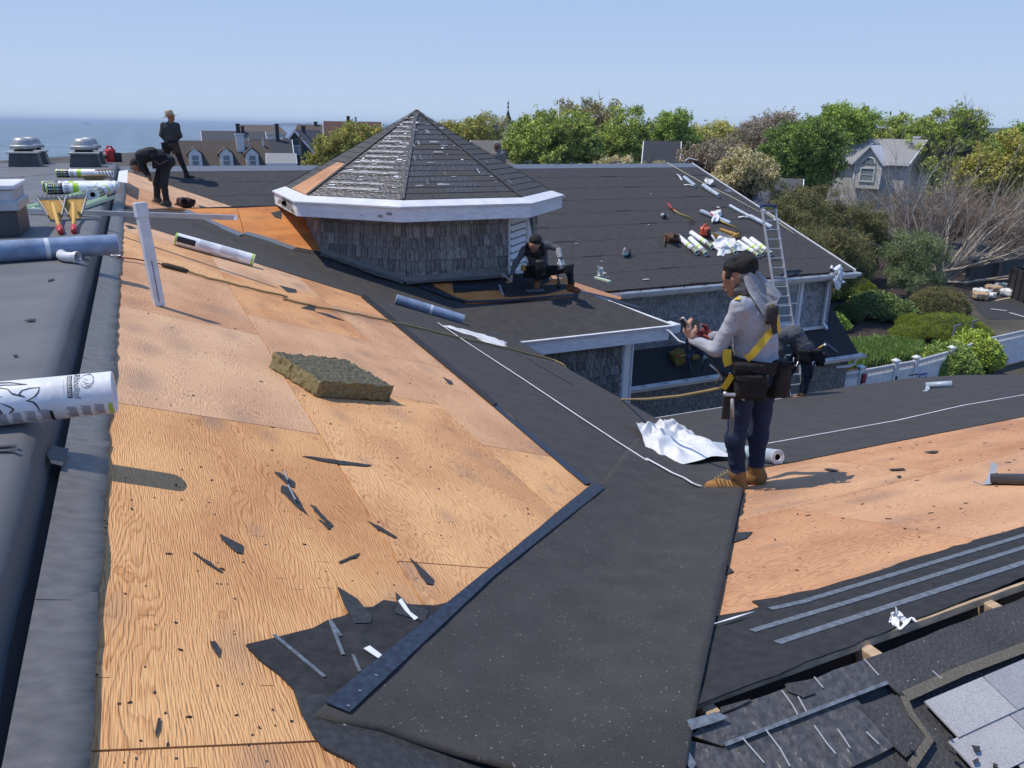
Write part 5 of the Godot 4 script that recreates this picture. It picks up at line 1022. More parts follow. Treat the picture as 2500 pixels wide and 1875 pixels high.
func big_roll():
	var r := 0.087
	var b := Vector3(-0.194, 8.437, -3.424); var a := Vector3(-0.691, 8.437, -3.446); a = b + (a - b).normalized() * 1.05
	var m: StandardMaterial3D = M.paper
	var t := roll("underlayment_roll", "large white printed roll in the left foreground, jutting over the roof edge", a, b, r, m, "", 0.0)
	var len := (b - a).length(); var px := 0.000589 * 1.0; var th0 := 1.25
	# a point of the print: zx, zy count outward from the right-hand end
	var at := func(zx: float, zy: float, lift: float) -> Vector3:
		var x := len - (760.0 - zx) * px; var v := (zy - (718.0 + (760.0 - zx) * 0.10)) * px
		var th := th0 + asin(clampf(v / r, -0.99, 0.99))
		return Vector3(x, cos(th) * (r + lift), sin(th) * (r + lift))
	var pen := func(mb: MB, pts: Array, w: float):
		var q := []; 
		for i in pts.size() - 1:
			for k in 5: q.append((pts[i] as Vector2).lerp(pts[i + 1], k / 5.0))
		q.append(pts[-1])
		for i in q.size() - 1:
			var p0: Vector2 = q[i]; var p1: Vector2 = q[i + 1]; var n := (p1 - p0).orthogonal().normalized()
			var w0 := w * (0.45 + 0.55 * sin(PI * i / (q.size() - 1.0))); var w1 := w * (0.45 + 0.55 * sin(PI * (i + 1) / (q.size() - 1.0)))
			mb.quad(at.call(p0.x - n.x * w0, p0.y - n.y * w0, 0.0008), at.call(p1.x - n.x * w1, p1.y - n.y * w1, 0.0008), at.call(p1.x + n.x * w1, p1.y + n.y * w1, 0.0008), at.call(p0.x + n.x * w0, p0.y + n.y * w0, 0.0008))
	var V := func(l: Array) -> Array:
		var o := []
		for i in range(0, l.size(), 2): o.append(Vector2(l[i], l[i + 1]))
		return o
	var d := MB.new()
	for s in [[[-160, 700, -60, 668, 60, 650, 160, 648, 262, 662], 4], [[-120, 715, 0, 678, 120, 664, 262, 662], 3], [[-60, 740, 0, 695, 60, 676, 150, 690], 5], [[150, 690, 175, 722, 215, 735, 250, 744], 5], [[250, 744, 214, 728, 232, 702, 275, 688, 335, 681], 4], [[335, 681, 325, 715, 302, 745, 275, 762, 250, 772], 4], [[250, 770, 290, 778, 308, 802, 320, 834], 6], [[-20, 790, 25, 782, 62, 800, 45, 828, 5, 836], 4], [[0, 800, 20, 795, 40, 806], 7], [[55, 810, 92, 822, 106, 852, 80, 862], 5], [[105, 785, 150, 806, 176, 826, 142, 856], 5], [[-30, 742, 20, 722, 75, 736, 122, 742], 3], [[-150, 790, -90, 770, -40, 800, -70, 850], 6]]: pen.call(d, V.call(s[0]), s[1])
	obj("printed_drawing", d, M.ink, t, true)
	var d2 := MB.new()
	for s in [[[560, 640, 590, 602, 630, 592, 655, 612, 650, 650, 625, 672, 600, 665], 1.6], [[575, 655, 590, 685, 620, 690, 645, 668, 660, 640], 1.6], [[585, 640, 605, 655, 635, 660], 1.5], [[600, 690, 612, 676, 640, 680], 1.5], [[620, 600, 628, 588, 640, 596], 1.5], [[590, 620, 600, 632, 622, 634], 1.4]]: pen.call(d2, V.call(s[0]), s[1])
	obj("printed_emblem", d2, M.ink, t, true)
	# lettering that reads down round the roll
	for s in [["RhinoRoof", 553, 598, 165, 40, M.ink, 0.0012], ["GRANULATED", 508, 606, 140, 20, M.paper, 0.0022], ["Synthetic Roofing Underlayment", 474, 630, 110, 9, M.grey_ink, 0.0012]]:
		var tm := TextMesh.new(); tm.text = s[0]; tm.font_size = 64; tm.pixel_size = 0.01; tm.depth = 0.0
		var sf := SystemFont.new(); sf.font_names = PackedStringArray(["Droid Sans"]); sf.font_weight = 700 if s[0] == "GRANULATED" else 400; tm.font = sf
		var arr := tm.get_mesh_arrays(); var vs: PackedVector3Array = arr[Mesh.ARRAY_VERTEX]; var ix: PackedInt32Array = arr[Mesh.ARRAY_INDEX]
		if vs.size() == 0: continue
		var lo := vs[0]; var hi := vs[0]
		for p in vs: lo = lo.min(p); hi = hi.max(p)
		var mb := MB.new()
		for i in range(0, ix.size(), 3):
			var q := []
			for j in 3:
				var p := vs[ix[i + j]]
				q.append(at.call(s[1] + (p.y - lo.y) / (hi.y - lo.y) * s[4] - s[4] * 0.5, s[2] + (p.x - lo.x) / (hi.x - lo.x) * s[3], s[6]))
			mb.tri(q[0], q[1], q[2])
		obj("lettering", mb, s[5], t, true)
	var bx := MB.new()
	for k in 8: bx.quad(at.call(494, 604 + k * 19, 0.0014), at.call(523, 604 + k * 19, 0.0014), at.call(523, 623 + k * 19, 0.0014), at.call(494, 623 + k * 19, 0.0014))
	obj("printed_box", bx, M.ink, t, true)
	var sp := MB.new(); var rr := RandomNumberGenerator.new(); rr.seed = 3
	for c in 9:
		for l in 13:
			var x0 := 700.0 - c * 82.0; var w := rr.randf_range(44, 66); var y := 800.0 + l * 5.2 + c * 8.0
			if c == 3 or c == 0 and l > 15: continue
			sp.quad(at.call(x0 - w, y, 0.0008), at.call(x0, y, 0.0008), at.call(x0, y + 2.6, 0.0008), at.call(x0 - w, y + 2.6, 0.0008))
	obj("small_print", sp, M.grey_ink, t, true).set_meta("kind", "stuff")
	var g := MB.new()
	for k in 4: g.quad(at.call(727, 795 + k * 17, 0.001), at.call(752, 795 + k * 17, 0.001), at.call(752, 812 + k * 17, 0.001), at.call(727, 812 + k * 17, 0.001))
	obj("green_mark", g, M.green_stripe, t, true)
	var g2 := MB.new()
	for k in 4: g2.quad(at.call(373, 838 + k * 17, 0.001), at.call(393, 838 + k * 17, 0.001), at.call(393, 855 + k * 17, 0.001), at.call(373, 855 + k * 17, 0.001))
	obj("black_mark", g2, M.ink, t, true)

func left_slope_props(pr1: Material):
	# upright white post of plastic trim, leaning
	var base := Vector3(0.039, 8.02, -7.072); var top := Vector3(-0.006, 8.879, -7.12)
	var pp := thing("plastic_post", "white plastic trim post standing tilted on the plywood", "post", base)
	var up := (top - base).normalized(); var side := Vector3(0.9, 0, -0.42).normalized()
	obj("board", MB.new().bar(base, base.lerp(top, 0.93), 0.055, 0.085, side, 0.004), M.pvc, pp)
	obj("collar", MB.new().bar(base.lerp(top, 0.86), top, 0.066, 0.098, side, 0.006), M.pvc, pp)
	obj("groove", MB.new().bar(base.lerp(top, 0.05) + Vector3(0.008, 0, 0.03), base.lerp(top, 0.45) + Vector3(0.008, 0, 0.03), 0.003, 0.006, side), M.tape, pp)
	# printed roll lying on the slope
	var r := 0.086
	roll("underlayment_roll", "white roll printed with text tables, lying on the plywood slope", Vector3(0.35, 7.92, -11.51) + N_LEFT * r, Vector3(1.32, 7.6, -11.32) + N_LEFT * r, r, pr1, "", 2.5)
	roll("blue_grey_roll", "blue-grey wrapped roll on the black underlayment below the turret", Vector3(3.31, 6.94, -11.12) + N_LEFT * 0.075, Vector3(4.26, 6.62, -10.75) + N_LEFT * 0.075, 0.078, M.blue_wrap, "", 0.0, true)
	# safety rope across the slope
	var pts := [Vector3(-0.28, 8.16, -9.02), Vector3(-0.12, 8.11, -9.16), Vector3(0.13, 8.02, -9.28), Vector3(0.39, 7.93, -9.26), Vector3(0.58, 7.86, -9.15), Vector3(0.98, 7.73, -9.14), Vector3(1.43, 7.58, -9.17), Vector3(1.347, 7.608, -8.945), Vector3(1.707, 7.488, -8.934), Vector3(2.25, 7.31, -9.09), Vector3(2.62, 7.19, -9.15), Vector3(3.11, 7.03, -9.17), Vector3(3.51, 6.9, -9.16), Vector3(4.29, 6.64, -9.22), Vector3(5.04, 6.39, -9.19), Vector3(5.083, 6.369, -8.957)]
	var rp := thing("safety_rope", "long yellow-brown safety rope running down over the plywood to the standing roofer", "rope", pts[0])
	obj("lanyard_strap", MB.new().tube([pts[0], pts[1], pts[2]], 0.016, 6, true, 0.5), flat_mat(0.16, 0.04, 0.035, 0.8), rp)
	obj("shock_pack", MB.new().smooth(true).tube([pts[2], pts[2].lerp(pts[3], 0.2), pts[2].lerp(pts[3], 0.8), pts[3]], [0.02, 0.032, 0.03, 0.018], 8), M.dark_rope, rp)
	obj("snap_hook", MB.new().smooth(true).tube([pts[0] + Vector3(-0.12, 0.03, 0), pts[0] + Vector3(-0.02, 0.02, 0.03), pts[0] + Vector3(0.03, 0.01, 0), pts[0] + Vector3(-0.04, 0.02, -0.03), pts[0] + Vector3(-0.12, 0.03, 0)], 0.008, 6), M.steel, rp)
	var cord := []
	for i in range(3, pts.size() - 1):
		for k in 6: cord.append((pts[i] as Vector3).lerp(pts[i + 1], k / 6.0) + Vector3(0, 0.004 * sin(i * 3.0 + k), 0))
	cord.append(pts[-1]); cord.append(pts[-1] + Vector3(0.12, -0.25, 0.0)); cord.append(Vector3(5.25, 6.051, -8.214)); cord.append(Vector3(5.05, 6.357, -7.464)); cord.append(Vector3(4.162, 7.063, -5.7)); cord.append(Vector3(3.986, 7.345, -5)); cord.append(Vector3(3.811, 7.588, -4.45)); cord.append(Vector3(3.678, 7.749, -4.1))
	obj("rope_line", MB.new().smooth(true).tube(cord, 0.012, 7), M.rope, rp)
	var strands := MB.new()      # the lay of the rope
	for i in range(0, cord.size() - 1):
		for k in 3:
			var p: Vector3 = (cord[i] as Vector3).lerp(cord[i + 1], k / 3.0); var q: Vector3 = (cord[i] as Vector3).lerp(cord[i + 1], k / 3.0 + 0.2)
			strands.bar(p + Vector3(0.004, 0.011, 0.004), q + Vector3(-0.004, 0.011, -0.004), 0.005, 0.004)
	obj("strands", strands, M.dark_rope, rp)
	# block of yellow insulation foam
	var c := Vector3(0.942, 7.721, -5.049); var a := Vector3(0.72, 7.795, -5.639); var b := Vector3(1.521, 7.529, -5.278)
	var e1 := a - c; var e2 := b - c; var th := 0.125
	var bx := Transform3D(Basis(e1.normalized(), N_LEFT, e1.normalized().cross(N_LEFT)), c + (e1 + e2) * 0.5 + N_LEFT * th * 0.5)
	e2 = e2 - e1.normalized() * e2.dot(e1.normalized()); bx.origin = c + (e1 + e2) * 0.5 + N_LEFT * th * 0.5 + e1.normalized() * 0.02
	var fb := thing("foam_block", "thick slab of olive-yellow insulation foam lying on the plywood", "foam block", c)
	obj("core", rough_block(bx, Vector3(e1.length(), th, e2.length()), 0.018, 0.02, 6, 2), M.foam, fb)
	obj("weathered_face", rough_block(bx, Vector3(e1.length(), th, e2.length()), 0.018, 0.02, 6, 1), M.foam_top, fb)
	# white film left on the underlayment
	var f1 := crumple(Vector3(3.6, 6.84, -10.04), Vector3(3.97, 6.72, -10.15), Vector3(4.62, 6.5, -9.85), Vector3(4.26, 6.62, -9.24), 26, 10, 0.035, 4, N_LEFT, 0.05); tag(obj("plastic_film", f1, M.film), "strip of crumpled white release film on the black underlayment under the rope", "plastic film")
	var f2 := MB.new(); f2.smooth(true)
	tag(obj("plastic_film", crumple(Vector3(4.137, 6.767, -5.839), Vector3(5.989, 5.825, -7.773), Vector3(4.495, 6.757, -4.868), Vector3(3.783, 6.726, -5.024), 36, 22, 0.11, 9, Vector3(0.1, 0.98, -0.1), 0.05), M.film), "large heap of crumpled white film in the valley at the roofer's boots", "plastic film")
	# pouch and bag near the bending roofer
	pouch("tool_pouch", "dark brown leather tool pouch lying on plywood behind the bending roofer", Vector3(0.87, 7.75, -18.6), 0.4, 0.85, flat_mat(0.03, 0.018, 0.014, 0.8))
	var bg := thing("paper_bag", "torn white bag with a dark coil in it, by the far men's feet", "bag", Vector3(1.39, 7.57, -26.42))
	obj("bag_sheet", crumple(Vector3(1.08, 7.7, -29.54), Vector3(2.03, 7.38, -34.93), Vector3(2.04, 7.38, -28.19), Vector3(1.33, 7.61, -27.27), 14, 8, 0.1, 12, N_LEFT, 0.05), M.film, bg)
	obj("coil", rough_block(Transform3D(Basis(), Vector3(1.53, 7.63, -28.67)), Vector3(0.34, 0.12, 0.3), 0.06, 0.06, 2), M.black_rubber, bg)
	# torn scraps of old felt, the larger ones one by one
	var big := [
		["long thin curled strip of black felt below the foam block", [Vector3(0.611, 7.831, -3.849), Vector3(0.659, 7.815, -3.864), Vector3(0.987, 7.706, -3.866), Vector3(0.954, 7.717, -3.837), Vector3(0.802, 7.767, -3.806), Vector3(0.682, 7.807, -3.824)]],
		["grey felt scrap with a white line, upper one of the pair", [Vector3(0.429, 7.891, -3.576), Vector3(0.456, 7.882, -3.572), Vector3(0.508, 7.865, -3.475), Vector3(0.494, 7.869, -3.406), Vector3(0.471, 7.877, -3.42)]],
		["pointed grey felt scrap with a white line, below its smaller twin", [Vector3(0.438, 7.888, -3.418), Vector3(0.474, 7.876, -3.395), Vector3(0.488, 7.871, -3.307), Vector3(0.499, 7.868, -3.108), Vector3(0.46, 7.881, -3.204), Vector3(0.423, 7.893, -3.346)]],
		["narrow felt sliver right of the pointed scrap", [Vector3(0.532, 7.857, -3.226), Vector3(0.552, 7.85, -3.212), Vector3(0.59, 7.838, -3.026), Vector3(0.574, 7.843, -3.011), Vector3(0.549, 7.851, -3.105)]],
		["short felt sliver just below the narrow sliver", [Vector3(0.534, 7.856, -3.079), Vector3(0.553, 7.85, -3.061), Vector3(0.573, 7.843, -2.994), Vector3(0.559, 7.848, -2.988)]],
		["paddle-shaped grey felt scrap in the middle of the near sheet", [Vector3(0.12, 7.994, -2.852), Vector3(0.14, 7.987, -2.831), Vector3(0.196, 7.968, -2.768), Vector3(0.184, 7.972, -2.705), Vector3(0.165, 7.979, -2.713), Vector3(0.13, 7.99, -2.792)]],
		["dark stick-like felt roll left of the paddle-shaped scrap", [Vector3(0.016, 8.028, -2.688), Vector3(0.03, 8.023, -2.68), Vector3(0.103, 7.999, -2.565), Vector3(0.097, 8.001, -2.555), Vector3(0.054, 8.015, -2.615)]],
		["small V-shaped felt sliver near the end of the torn felt", [Vector3(0.536, 7.855, -2.698), Vector3(0.6, 7.834, -2.755), Vector3(0.645, 7.819, -2.79), Vector3(0.62, 7.828, -2.749), Vector3(0.541, 7.854, -2.687)]],
		["half-moon felt scrap low on the near plywood sheet", [Vector3(0.027, 8.024, -2.132), Vector3(0.042, 8.019, -2.135), Vector3(0.053, 8.016, -2.096), Vector3(0.045, 8.018, -2.054), Vector3(0.037, 8.021, -2.078)]],
		["upright felt flake at the bottom of the near plywood sheet", [Vector3(-0.119, 8.073, -1.793), Vector3(-0.113, 8.071, -1.791), Vector3(-0.117, 8.072, -1.753), Vector3(-0.124, 8.074, -1.724), Vector3(-0.126, 8.075, -1.747)]],
		["leaf-shaped black felt scrap beside the blue-grey band", [Vector3(0.853, 7.751, -2.777), Vector3(0.878, 7.742, -2.699), Vector3(0.899, 7.735, -2.603), Vector3(0.88, 7.741, -2.561), Vector3(0.855, 7.75, -2.565), Vector3(0.854, 7.75, -2.673)]],
		["dark curled splinter across the plywood joint", [Vector3(0.763, 7.78, -3.116), Vector3(0.807, 7.766, -3.066), Vector3(0.857, 7.749, -2.97), Vector3(0.842, 7.754, -2.962), Vector3(0.784, 7.773, -3.043)]],
		["grey felt triangle beside the safety rope", [Vector3(1.493, 7.538, -8.689), Vector3(1.69, 7.47, -9.11), Vector3(1.75, 7.45, -9.16), Vector3(1.647, 7.487, -8.708)]],
		["long dark felt strip trailing from the grey triangle by the rope", [Vector3(1.641, 7.489, -8.677), Vector3(1.803, 7.436, -8.7), Vector3(1.938, 7.391, -8.506), Vector3(1.792, 7.439, -8.501)]],
		["grey felt flake above the safety rope near the eave membrane", [Vector3(1.48, 7.54, -10.09), Vector3(1.68, 7.48, -10.04), Vector3(1.65, 7.48, -9.8), Vector3(1.51, 7.53, -9.65)]],
		["felt flake curling up by the eave membrane edge", [Vector3(2.406, 7.235, -6.58), Vector3(2.457, 7.218, -6.477), Vector3(2.419, 7.231, -6.347), Vector3(2.37, 7.248, -6.324)]],
		["dark felt shard lying just below the white channel", [Vector3(-0.24, 8.11, -12.36), Vector3(-0.16, 8.09, -12.4), Vector3(-0.09, 8.06, -12.27), Vector3(-0.19, 8.1, -12.04)]],
		["grey felt square beside the leather pouch on the far plywood", [Vector3(1.26, 7.62, -20.37), Vector3(1.44, 7.56, -20.46), Vector3(1.46, 7.55, -20.05), Vector3(1.25, 7.62, -19.43)]]]
	var i := 0
	for q in big: scrap(q[0], q[1], N_LEFT, 0.006, 0.0, i + 3); i += 1
	for q in [[Vector3(0.462, 7.88, -3.55), Vector3(0.465, 7.879, -3.444)], [Vector3(0.455, 7.883, -3.381), Vector3(0.46, 7.881, -3.219)]]:
		tag(strip_along("chalk_mark", null, M.alu, q, N_LEFT, 0.006, 0.026), "white line printed on the grey felt scrap, %s" % ("upper piece" if i == 18 else "lower piece"), "mark"); i += 1
	var small := RandomNumberGenerator.new(); small.seed = 77
	var cr := MB.new()
	for k in 150:      # crumbs of felt and nails, all alike
		var f := 1.4 + pow(small.randf(), 1.5) * 11.0; var x := small.randf_range(-0.2, 2.5 if f > 4.0 else f - 1.6)
		if f < 2.6 and x > 0.25: x = small.randf_range(-0.2, 0.3)
		var p := p_left(x, f, 0.004); var s := small.randf_range(0.004, 0.014) * minf(1.0, f * 0.28); var a1 := small.randf_range(0, TAU)
		var u := Vector3(cos(a1), 0, sin(a1)); u = (u - N_LEFT * u.dot(N_LEFT)).normalized(); var v := N_LEFT.cross(u)
		cr.slab([p + u * s, p + v * s * 0.5, p - u * s * small.randf_range(0.5, 1.4), p - v * s * 0.4], N_LEFT, 0.004)
	tag(obj("felt_crumbs", cr, M.black_rubber), "tiny black crumbs of felt strewn over the left plywood slope", "crumbs", "", "stuff")

func right_props():
	var r := 0.065
	roll("pale_blue_roll", "pale blue-white roll with open core behind the roofer's legs", Vector3(4.771, 6.44, -5.601) + N_RIGHT * r, Vector3(4.605, 6.837, -4.403) + N_RIGHT * r, r, M.pale_wrap)
	# dark shiny roll with a curled tongue at the right edge
	var a := Vector3(4.659, 7.405, -2.69); var b := Vector3(4.843, 7.544, -2.273); var t := thing("dark_roll", "shiny black roll with a curled silver tongue at the right edge", "roll", a)
	obj("wrap", MB.new().smooth(true).tube([a + N_RIGHT * 0.035, b + N_RIGHT * 0.035], 0.036, 14), flat_mat(0.05, 0.05, 0.055, 0.22), t)
	obj("tongue", MB.new().smooth(true).grid([[Vector3(4.703, 7.358, -2.844), Vector3(4.621, 7.401, -2.723), Vector3(4.77, 7.393, -2.791), Vector3(5, 7.407, -2.923)], [Vector3(4.681, 7.365, -2.824), Vector3(4.605, 7.406, -2.707), Vector3(4.626, 7.424, -2.673), Vector3(4.9, 7.437, -2.818)]]), M.alu, t)
	# curled white strip near the eave
	var c := thing("curled_strip", "short curled strip of pale blue film near the right roof's far edge", "plastic film", Vector3(9.932, 6.047, -6.788))
	obj("curl", MB.new().smooth(true).tube([Vector3(10.094, 6.008, -7.062), Vector3(10.249, 6.102, -6.778)], 0.05, 12), M.pale_wrap, c)
	obj("tail", MB.new().smooth(true).grid([[Vector3(9.855, 5.983, -7), Vector3(9.843, 6.022, -6.894), Vector3(10.238, 6.018, -7.161)], [Vector3(9.739, 6.027, -6.867), Vector3(9.757, 6.054, -6.798), Vector3(9.874, 6.061, -6.839)]]), M.pale_wrap, c)
	var cp := Vector3(2.343, 7.777, -1.571)
	var cf := crumple(Vector3(2.329, 7.768, -1.596), Vector3(2.38, 7.815, -1.614), Vector3(2.406, 7.786, -1.543), Vector3(2.297, 7.782, -1.553), 8, 6, 0.012, 7, N_RIGHT, 0.02)
	tag(obj("plastic_film", cf, M.clear_film), "torn clear film stuck up at the edge of the open slot", "plastic film")
	var k := 0
	for q in [["flat grey felt scrap on the right plywood near its far end", [Vector3(5.482, 7.056, -3.745), Vector3(5.558, 7.064, -3.72), Vector3(5.56, 7.081, -3.668), Vector3(5.475, 7.088, -3.646)]], ["dark felt scrap on the right plywood near the roofer's shadow", [Vector3(4.581, 6.998, -3.918), Vector3(4.617, 7.005, -3.898), Vector3(4.585, 7.045, -3.775), Vector3(4.535, 7.035, -3.808)]], ["long dark felt splinter on the right plywood joint", [Vector3(4.773, 7.135, -3.506), Vector3(4.846, 7.156, -3.442), Vector3(4.813, 7.172, -3.395), Vector3(4.749, 7.151, -3.457)]], ["small square felt flake in the middle of the right plywood", [Vector3(4.585, 7.205, -3.294), Vector3(4.617, 7.206, -3.29), Vector3(4.578, 7.22, -3.25), Vector3(4.557, 7.216, -3.262)]]]:
		scrap(q[0], q[1], N_RIGHT, 0.012, 0.0, k + 40); k += 1
	var small := RandomNumberGenerator.new(); small.seed = 78
	var cr := MB.new()
	for j in 60:
		var f := small.randf_range(2.1, 4.1); var x := f + small.randf_range(0.1, 4.0)
		var p := p_right(x, f, 0.005); var s := small.randf_range(0.005, 0.015); var a1 := small.randf_range(0, TAU)
		var u := Vector3(cos(a1), 0, sin(a1)); u = (u - N_RIGHT * u.dot(N_RIGHT)).normalized(); var v := N_RIGHT.cross(u)
		cr.slab([p + u * s * 1.6, p + v * s * 0.35, p - u * s, p - v * s * 0.4], N_RIGHT, 0.004)
	tag(obj("felt_crumbs", cr, M.scrap), "tiny dark chips of felt strewn over the right-hand plywood", "crumbs", "", "stuff")
	for q in [[Vector3(2.143, 7.669, -1.125), Vector3(2.167, 7.665, -1.114), Vector3(2.151, 7.661, -1.102), Vector3(2.136, 7.663, -1.107), "black felt chip on the grey shingles, larger one"], [Vector3(2.101, 7.657, -1.09), Vector3(2.127, 7.657, -1.09), Vector3(2.117, 7.654, -1.079), Vector3(2.097, 7.654, -1.081), "black felt chip at the bottom edge of the grey shingles"]]:
		var lab: String = q.pop_back(); scrap(lab, q, N_NEAR, 0.026, 0.0, 41)
	var cs := MB.new()
	for j in 50:
		var f := small.randf_range(0.7, 1.2); var x := small.randf_range(1.9, 3.2); var s := small.randf_range(0.003, 0.009); var p := p_near(x, f, 0.022)
		cs.box(Transform3D(Basis().rotated(Vector3.UP, j), p), Vector3(s * 2.2, 0.006, s * 1.5))
	tag(obj("felt_crumbs", cs, M.scrap), "tiny black crumbs lying on the grey shingles", "crumbs", "", "stuff")

func far_roof_props(pr0: Material):
	var r := 0.088; var up := N_NEAR * r
	var labs := ["printed roll at the left end of the row on the far roof", "second printed roll from the left on the far roof, a little lower", "printed roll behind the first two, beside the orange blower", "printed roll in the middle of the row, half under white film", "printed roll with the black end showing, right of the white film", "white roll, second from the right in the far row", "white roll at the right end of the far row, beside the ladder"]
	var ends := [[Vector3(15.58, 6.17, -20.41), Vector3(15.55, 5.82, -19.35)], [Vector3(15.94, 6.11, -20.24), Vector3(15.81, 5.78, -19.23)], [Vector3(16.25, 6.24, -20.62), Vector3(16.35, 5.91, -19.64)], [Vector3(17.08, 6.09, -20.17), Vector3(16.94, 5.76, -19.17)], [Vector3(17.57, 5.97, -19.83), Vector3(17.66, 5.67, -18.92)], [Vector3(17.96, 6.04, -20.02), Vector3(17.94, 5.7, -19.01)], [Vector3(18.26, 6.03, -19.99), Vector3(18.23, 5.69, -18.97)]]
	for i in 7: roll("underlayment_roll", labs[i], ends[i][1] + up, ends[i][0] + up, r, pr0, "printed rolls on the far roof", 1.0 + i * 0.9)
	var g := [[Vector3(19.23, 7.72, -25.1), Vector3(19.14, 7.46, -24.29), "thin grey-blue roll nearest the ridge on the far roof", 0.07], [Vector3(19.51, 7.45, -24.28), Vector3(19.55, 7.15, -23.36), "grey-blue roll with a white scrap on it, below the highest one", 0.085], [Vector3(19.41, 6.87, -22.53), Vector3(19.59, 6.55, -21.56), "slim grey-blue roll on the far roof beside the guide rope", 0.065], [Vector3(19.56, 6.57, -21.61), Vector3(19.79, 6.27, -20.72), "thicker grey-blue roll just below the slim one, left of the ladder top", 0.085], [Vector3(17.8, 6.75, -22.16), Vector3(18.31, 6.42, -21.16), "grey-blue roll with a white rag lying over it on the far roof", 0.08]]
	for q in g: roll("grey_roll", q[2], q[1] + N_NEAR * q[3], q[0] + N_NEAR * q[3], q[3], M.pale_wrap, "grey-blue rolls on the far roof")
	for q in [[Vector3(19.22, 7.87, -25.54), Vector3(19.01, 7.67, -24.93), "strip of white film beside the highest grey roll"], [Vector3(18.8, 7.53, -24.51), Vector3(19.16, 7.48, -24.37), "white film tail at the foot of the highest grey roll"], [Vector3(18.83, 6.87, -22.52), Vector3(18.93, 6.85, -22.46), "tiny white film bit left of the slim grey roll"], [Vector3(19.14, 6.6, -21.7), Vector3(19.56, 6.58, -21.64), "thin white film strip under the slim grey roll"]]:
		tag(strip_along("film_strip", null, M.film, [q[0], q[0].lerp(q[1], 0.5) + Vector3(0, 0.04, 0), q[1]], N_NEAR, 0.07, 0.02), q[2], "plastic film", "film strips on the far roof")
	tag(obj("white_rag", crumple(Vector3(19.83, 7.72, -24.6), Vector3(20.19, 7.71, -24.59), Vector3(19.86, 7.56, -24.12), Vector3(19.62, 7.6, -24.25), 8, 6, 0.1, 3), M.film), "white rag tied on the second grey roll from the ridge", "rag")
	tag(obj("white_rag", crumple(Vector3(18.11, 6.81, -21.89), Vector3(18.5, 6.81, -21.91), Vector3(18.03, 6.6, -21.4), Vector3(17.69, 6.51, -21.29), 10, 8, 0.12, 5), M.film), "white rag lying over the grey roll and the rake handle", "rag")
	tag(obj("plastic_film", crumple(Vector3(16.54, 6.04, -19.95), Vector3(17.41, 6.22, -19.99), Vector3(17.58, 5.89, -19.38), Vector3(16.33, 5.77, -19.15), 30, 14, 0.14, 6, Vector3.UP, 0.1), M.film), "heap of white film draped over the printed rolls on the far roof", "plastic film")
	# two rakes
	for q in [[Vector3(16.75, 6.91, -22.65), Vector3(16.71, 6.77, -22.24), Vector3(17.13, 6.61, -21.75), Vector3(16.79, 6.46, -21.29), "roofing rake with yellow handle and red grip, upper left of the rolls"], [Vector3(17.95, 6.63, -21.79), Vector3(17.99, 6.52, -21.49), Vector3(18.42, 6.32, -20.85), Vector3(18.14, 6.18, -20.45), "roofing rake with yellow handle lying above the yellow tray"]]:
		var t := thing("roofing_rake", q[4], "rake", q[0], "rakes on the far roof"); var l := Vector3(0, 0.04, 0)
		obj("handle", MB.new().smooth(true).tube([q[1] + l * 3, q[1].lerp(q[2], 0.3) + l * 1.6, q[2] + l], 0.022, 7), M.wood_yellow, t)
		obj("grip", MB.new().smooth(true).tube([q[0] + l * 4, q[1] + l * 3], 0.03, 8), M.red, t)
		var d: Vector3 = q[3] - q[2]
		for s in 5: obj("tine", MB.new().tube([q[2] + Vector3(-0.03 + s * 0.02, 0.05, 0), q[2] + Vector3(-0.1 + s * 0.055, 0.05, 0) + d * 0.5, q[2] + Vector3(-0.1 + s * 0.055, 0.02, 0) + d], 0.008, 5), M.dark_rope, t)
		obj("cross_bar", MB.new().bar(q[2] + Vector3(-0.12, 0.05, 0) + d * 0.5, q[2] + Vector3(0.14, 0.05, 0) + d * 0.5, 0.02, 0.012), M.dark_rope, t)
	# orange blower
	var bl := thing("leaf_blower", "orange-red leaf blower lying among the rolls on the far roof", "leaf blower", Vector3(16.73, 6.19, -20.48), "", 0.4)
	obj("motor_housing", rough_block(Transform3D(Basis(), Vector3(0, 0.17, 0)), Vector3(0.26, 0.28, 0.26), 0.06, 0.05, 3), M.orange, bl, true)
	obj("handle", MB.new().smooth(true).tube([Vector3(-0.14, 0.22, 0), Vector3(-0.1, 0.38, 0), Vector3(0.05, 0.4, 0), Vector3(0.13, 0.27, 0)], 0.03, 8), M.orange, bl, true)
	obj("fan_intake", MB.new().lathe(Transform3D(Basis(Vector3.RIGHT, PI / 2), Vector3(0, 0.16, 0.13)), [Vector2(0.11, 0), Vector2(0.09, 0.03), Vector2(0, 0.03)], 14), M.black_rubber, bl, true)
	obj("blower_tube", MB.new().smooth(true).tube([Vector3(16.9, 6.35, -20.52), Vector3(16.88, 6.24, -20.3), Vector3(16.81, 6.08, -19.95)], [0.055, 0.05, 0.045], 10), M.galv, bl)
	# yellow tray
	var q0 := Vector3(17.05, 6.23, -20.59); var q1 := Vector3(17.67, 6.31, -20.82); var q2 := Vector3(18.05, 6.15, -20.36); var q3 := Vector3(17.44, 6.06, -20.09)
	var ty := thing("mixing_tray", "yellow-orange tray with a grey inside, lying behind the printed rolls", "tray", q0)
	obj("tray_base", MB.new().slab(lifted([q0, q1, q2, q3], N_NEAR, 0.03), N_NEAR, 0.02, ACROSS), M.tape, ty)
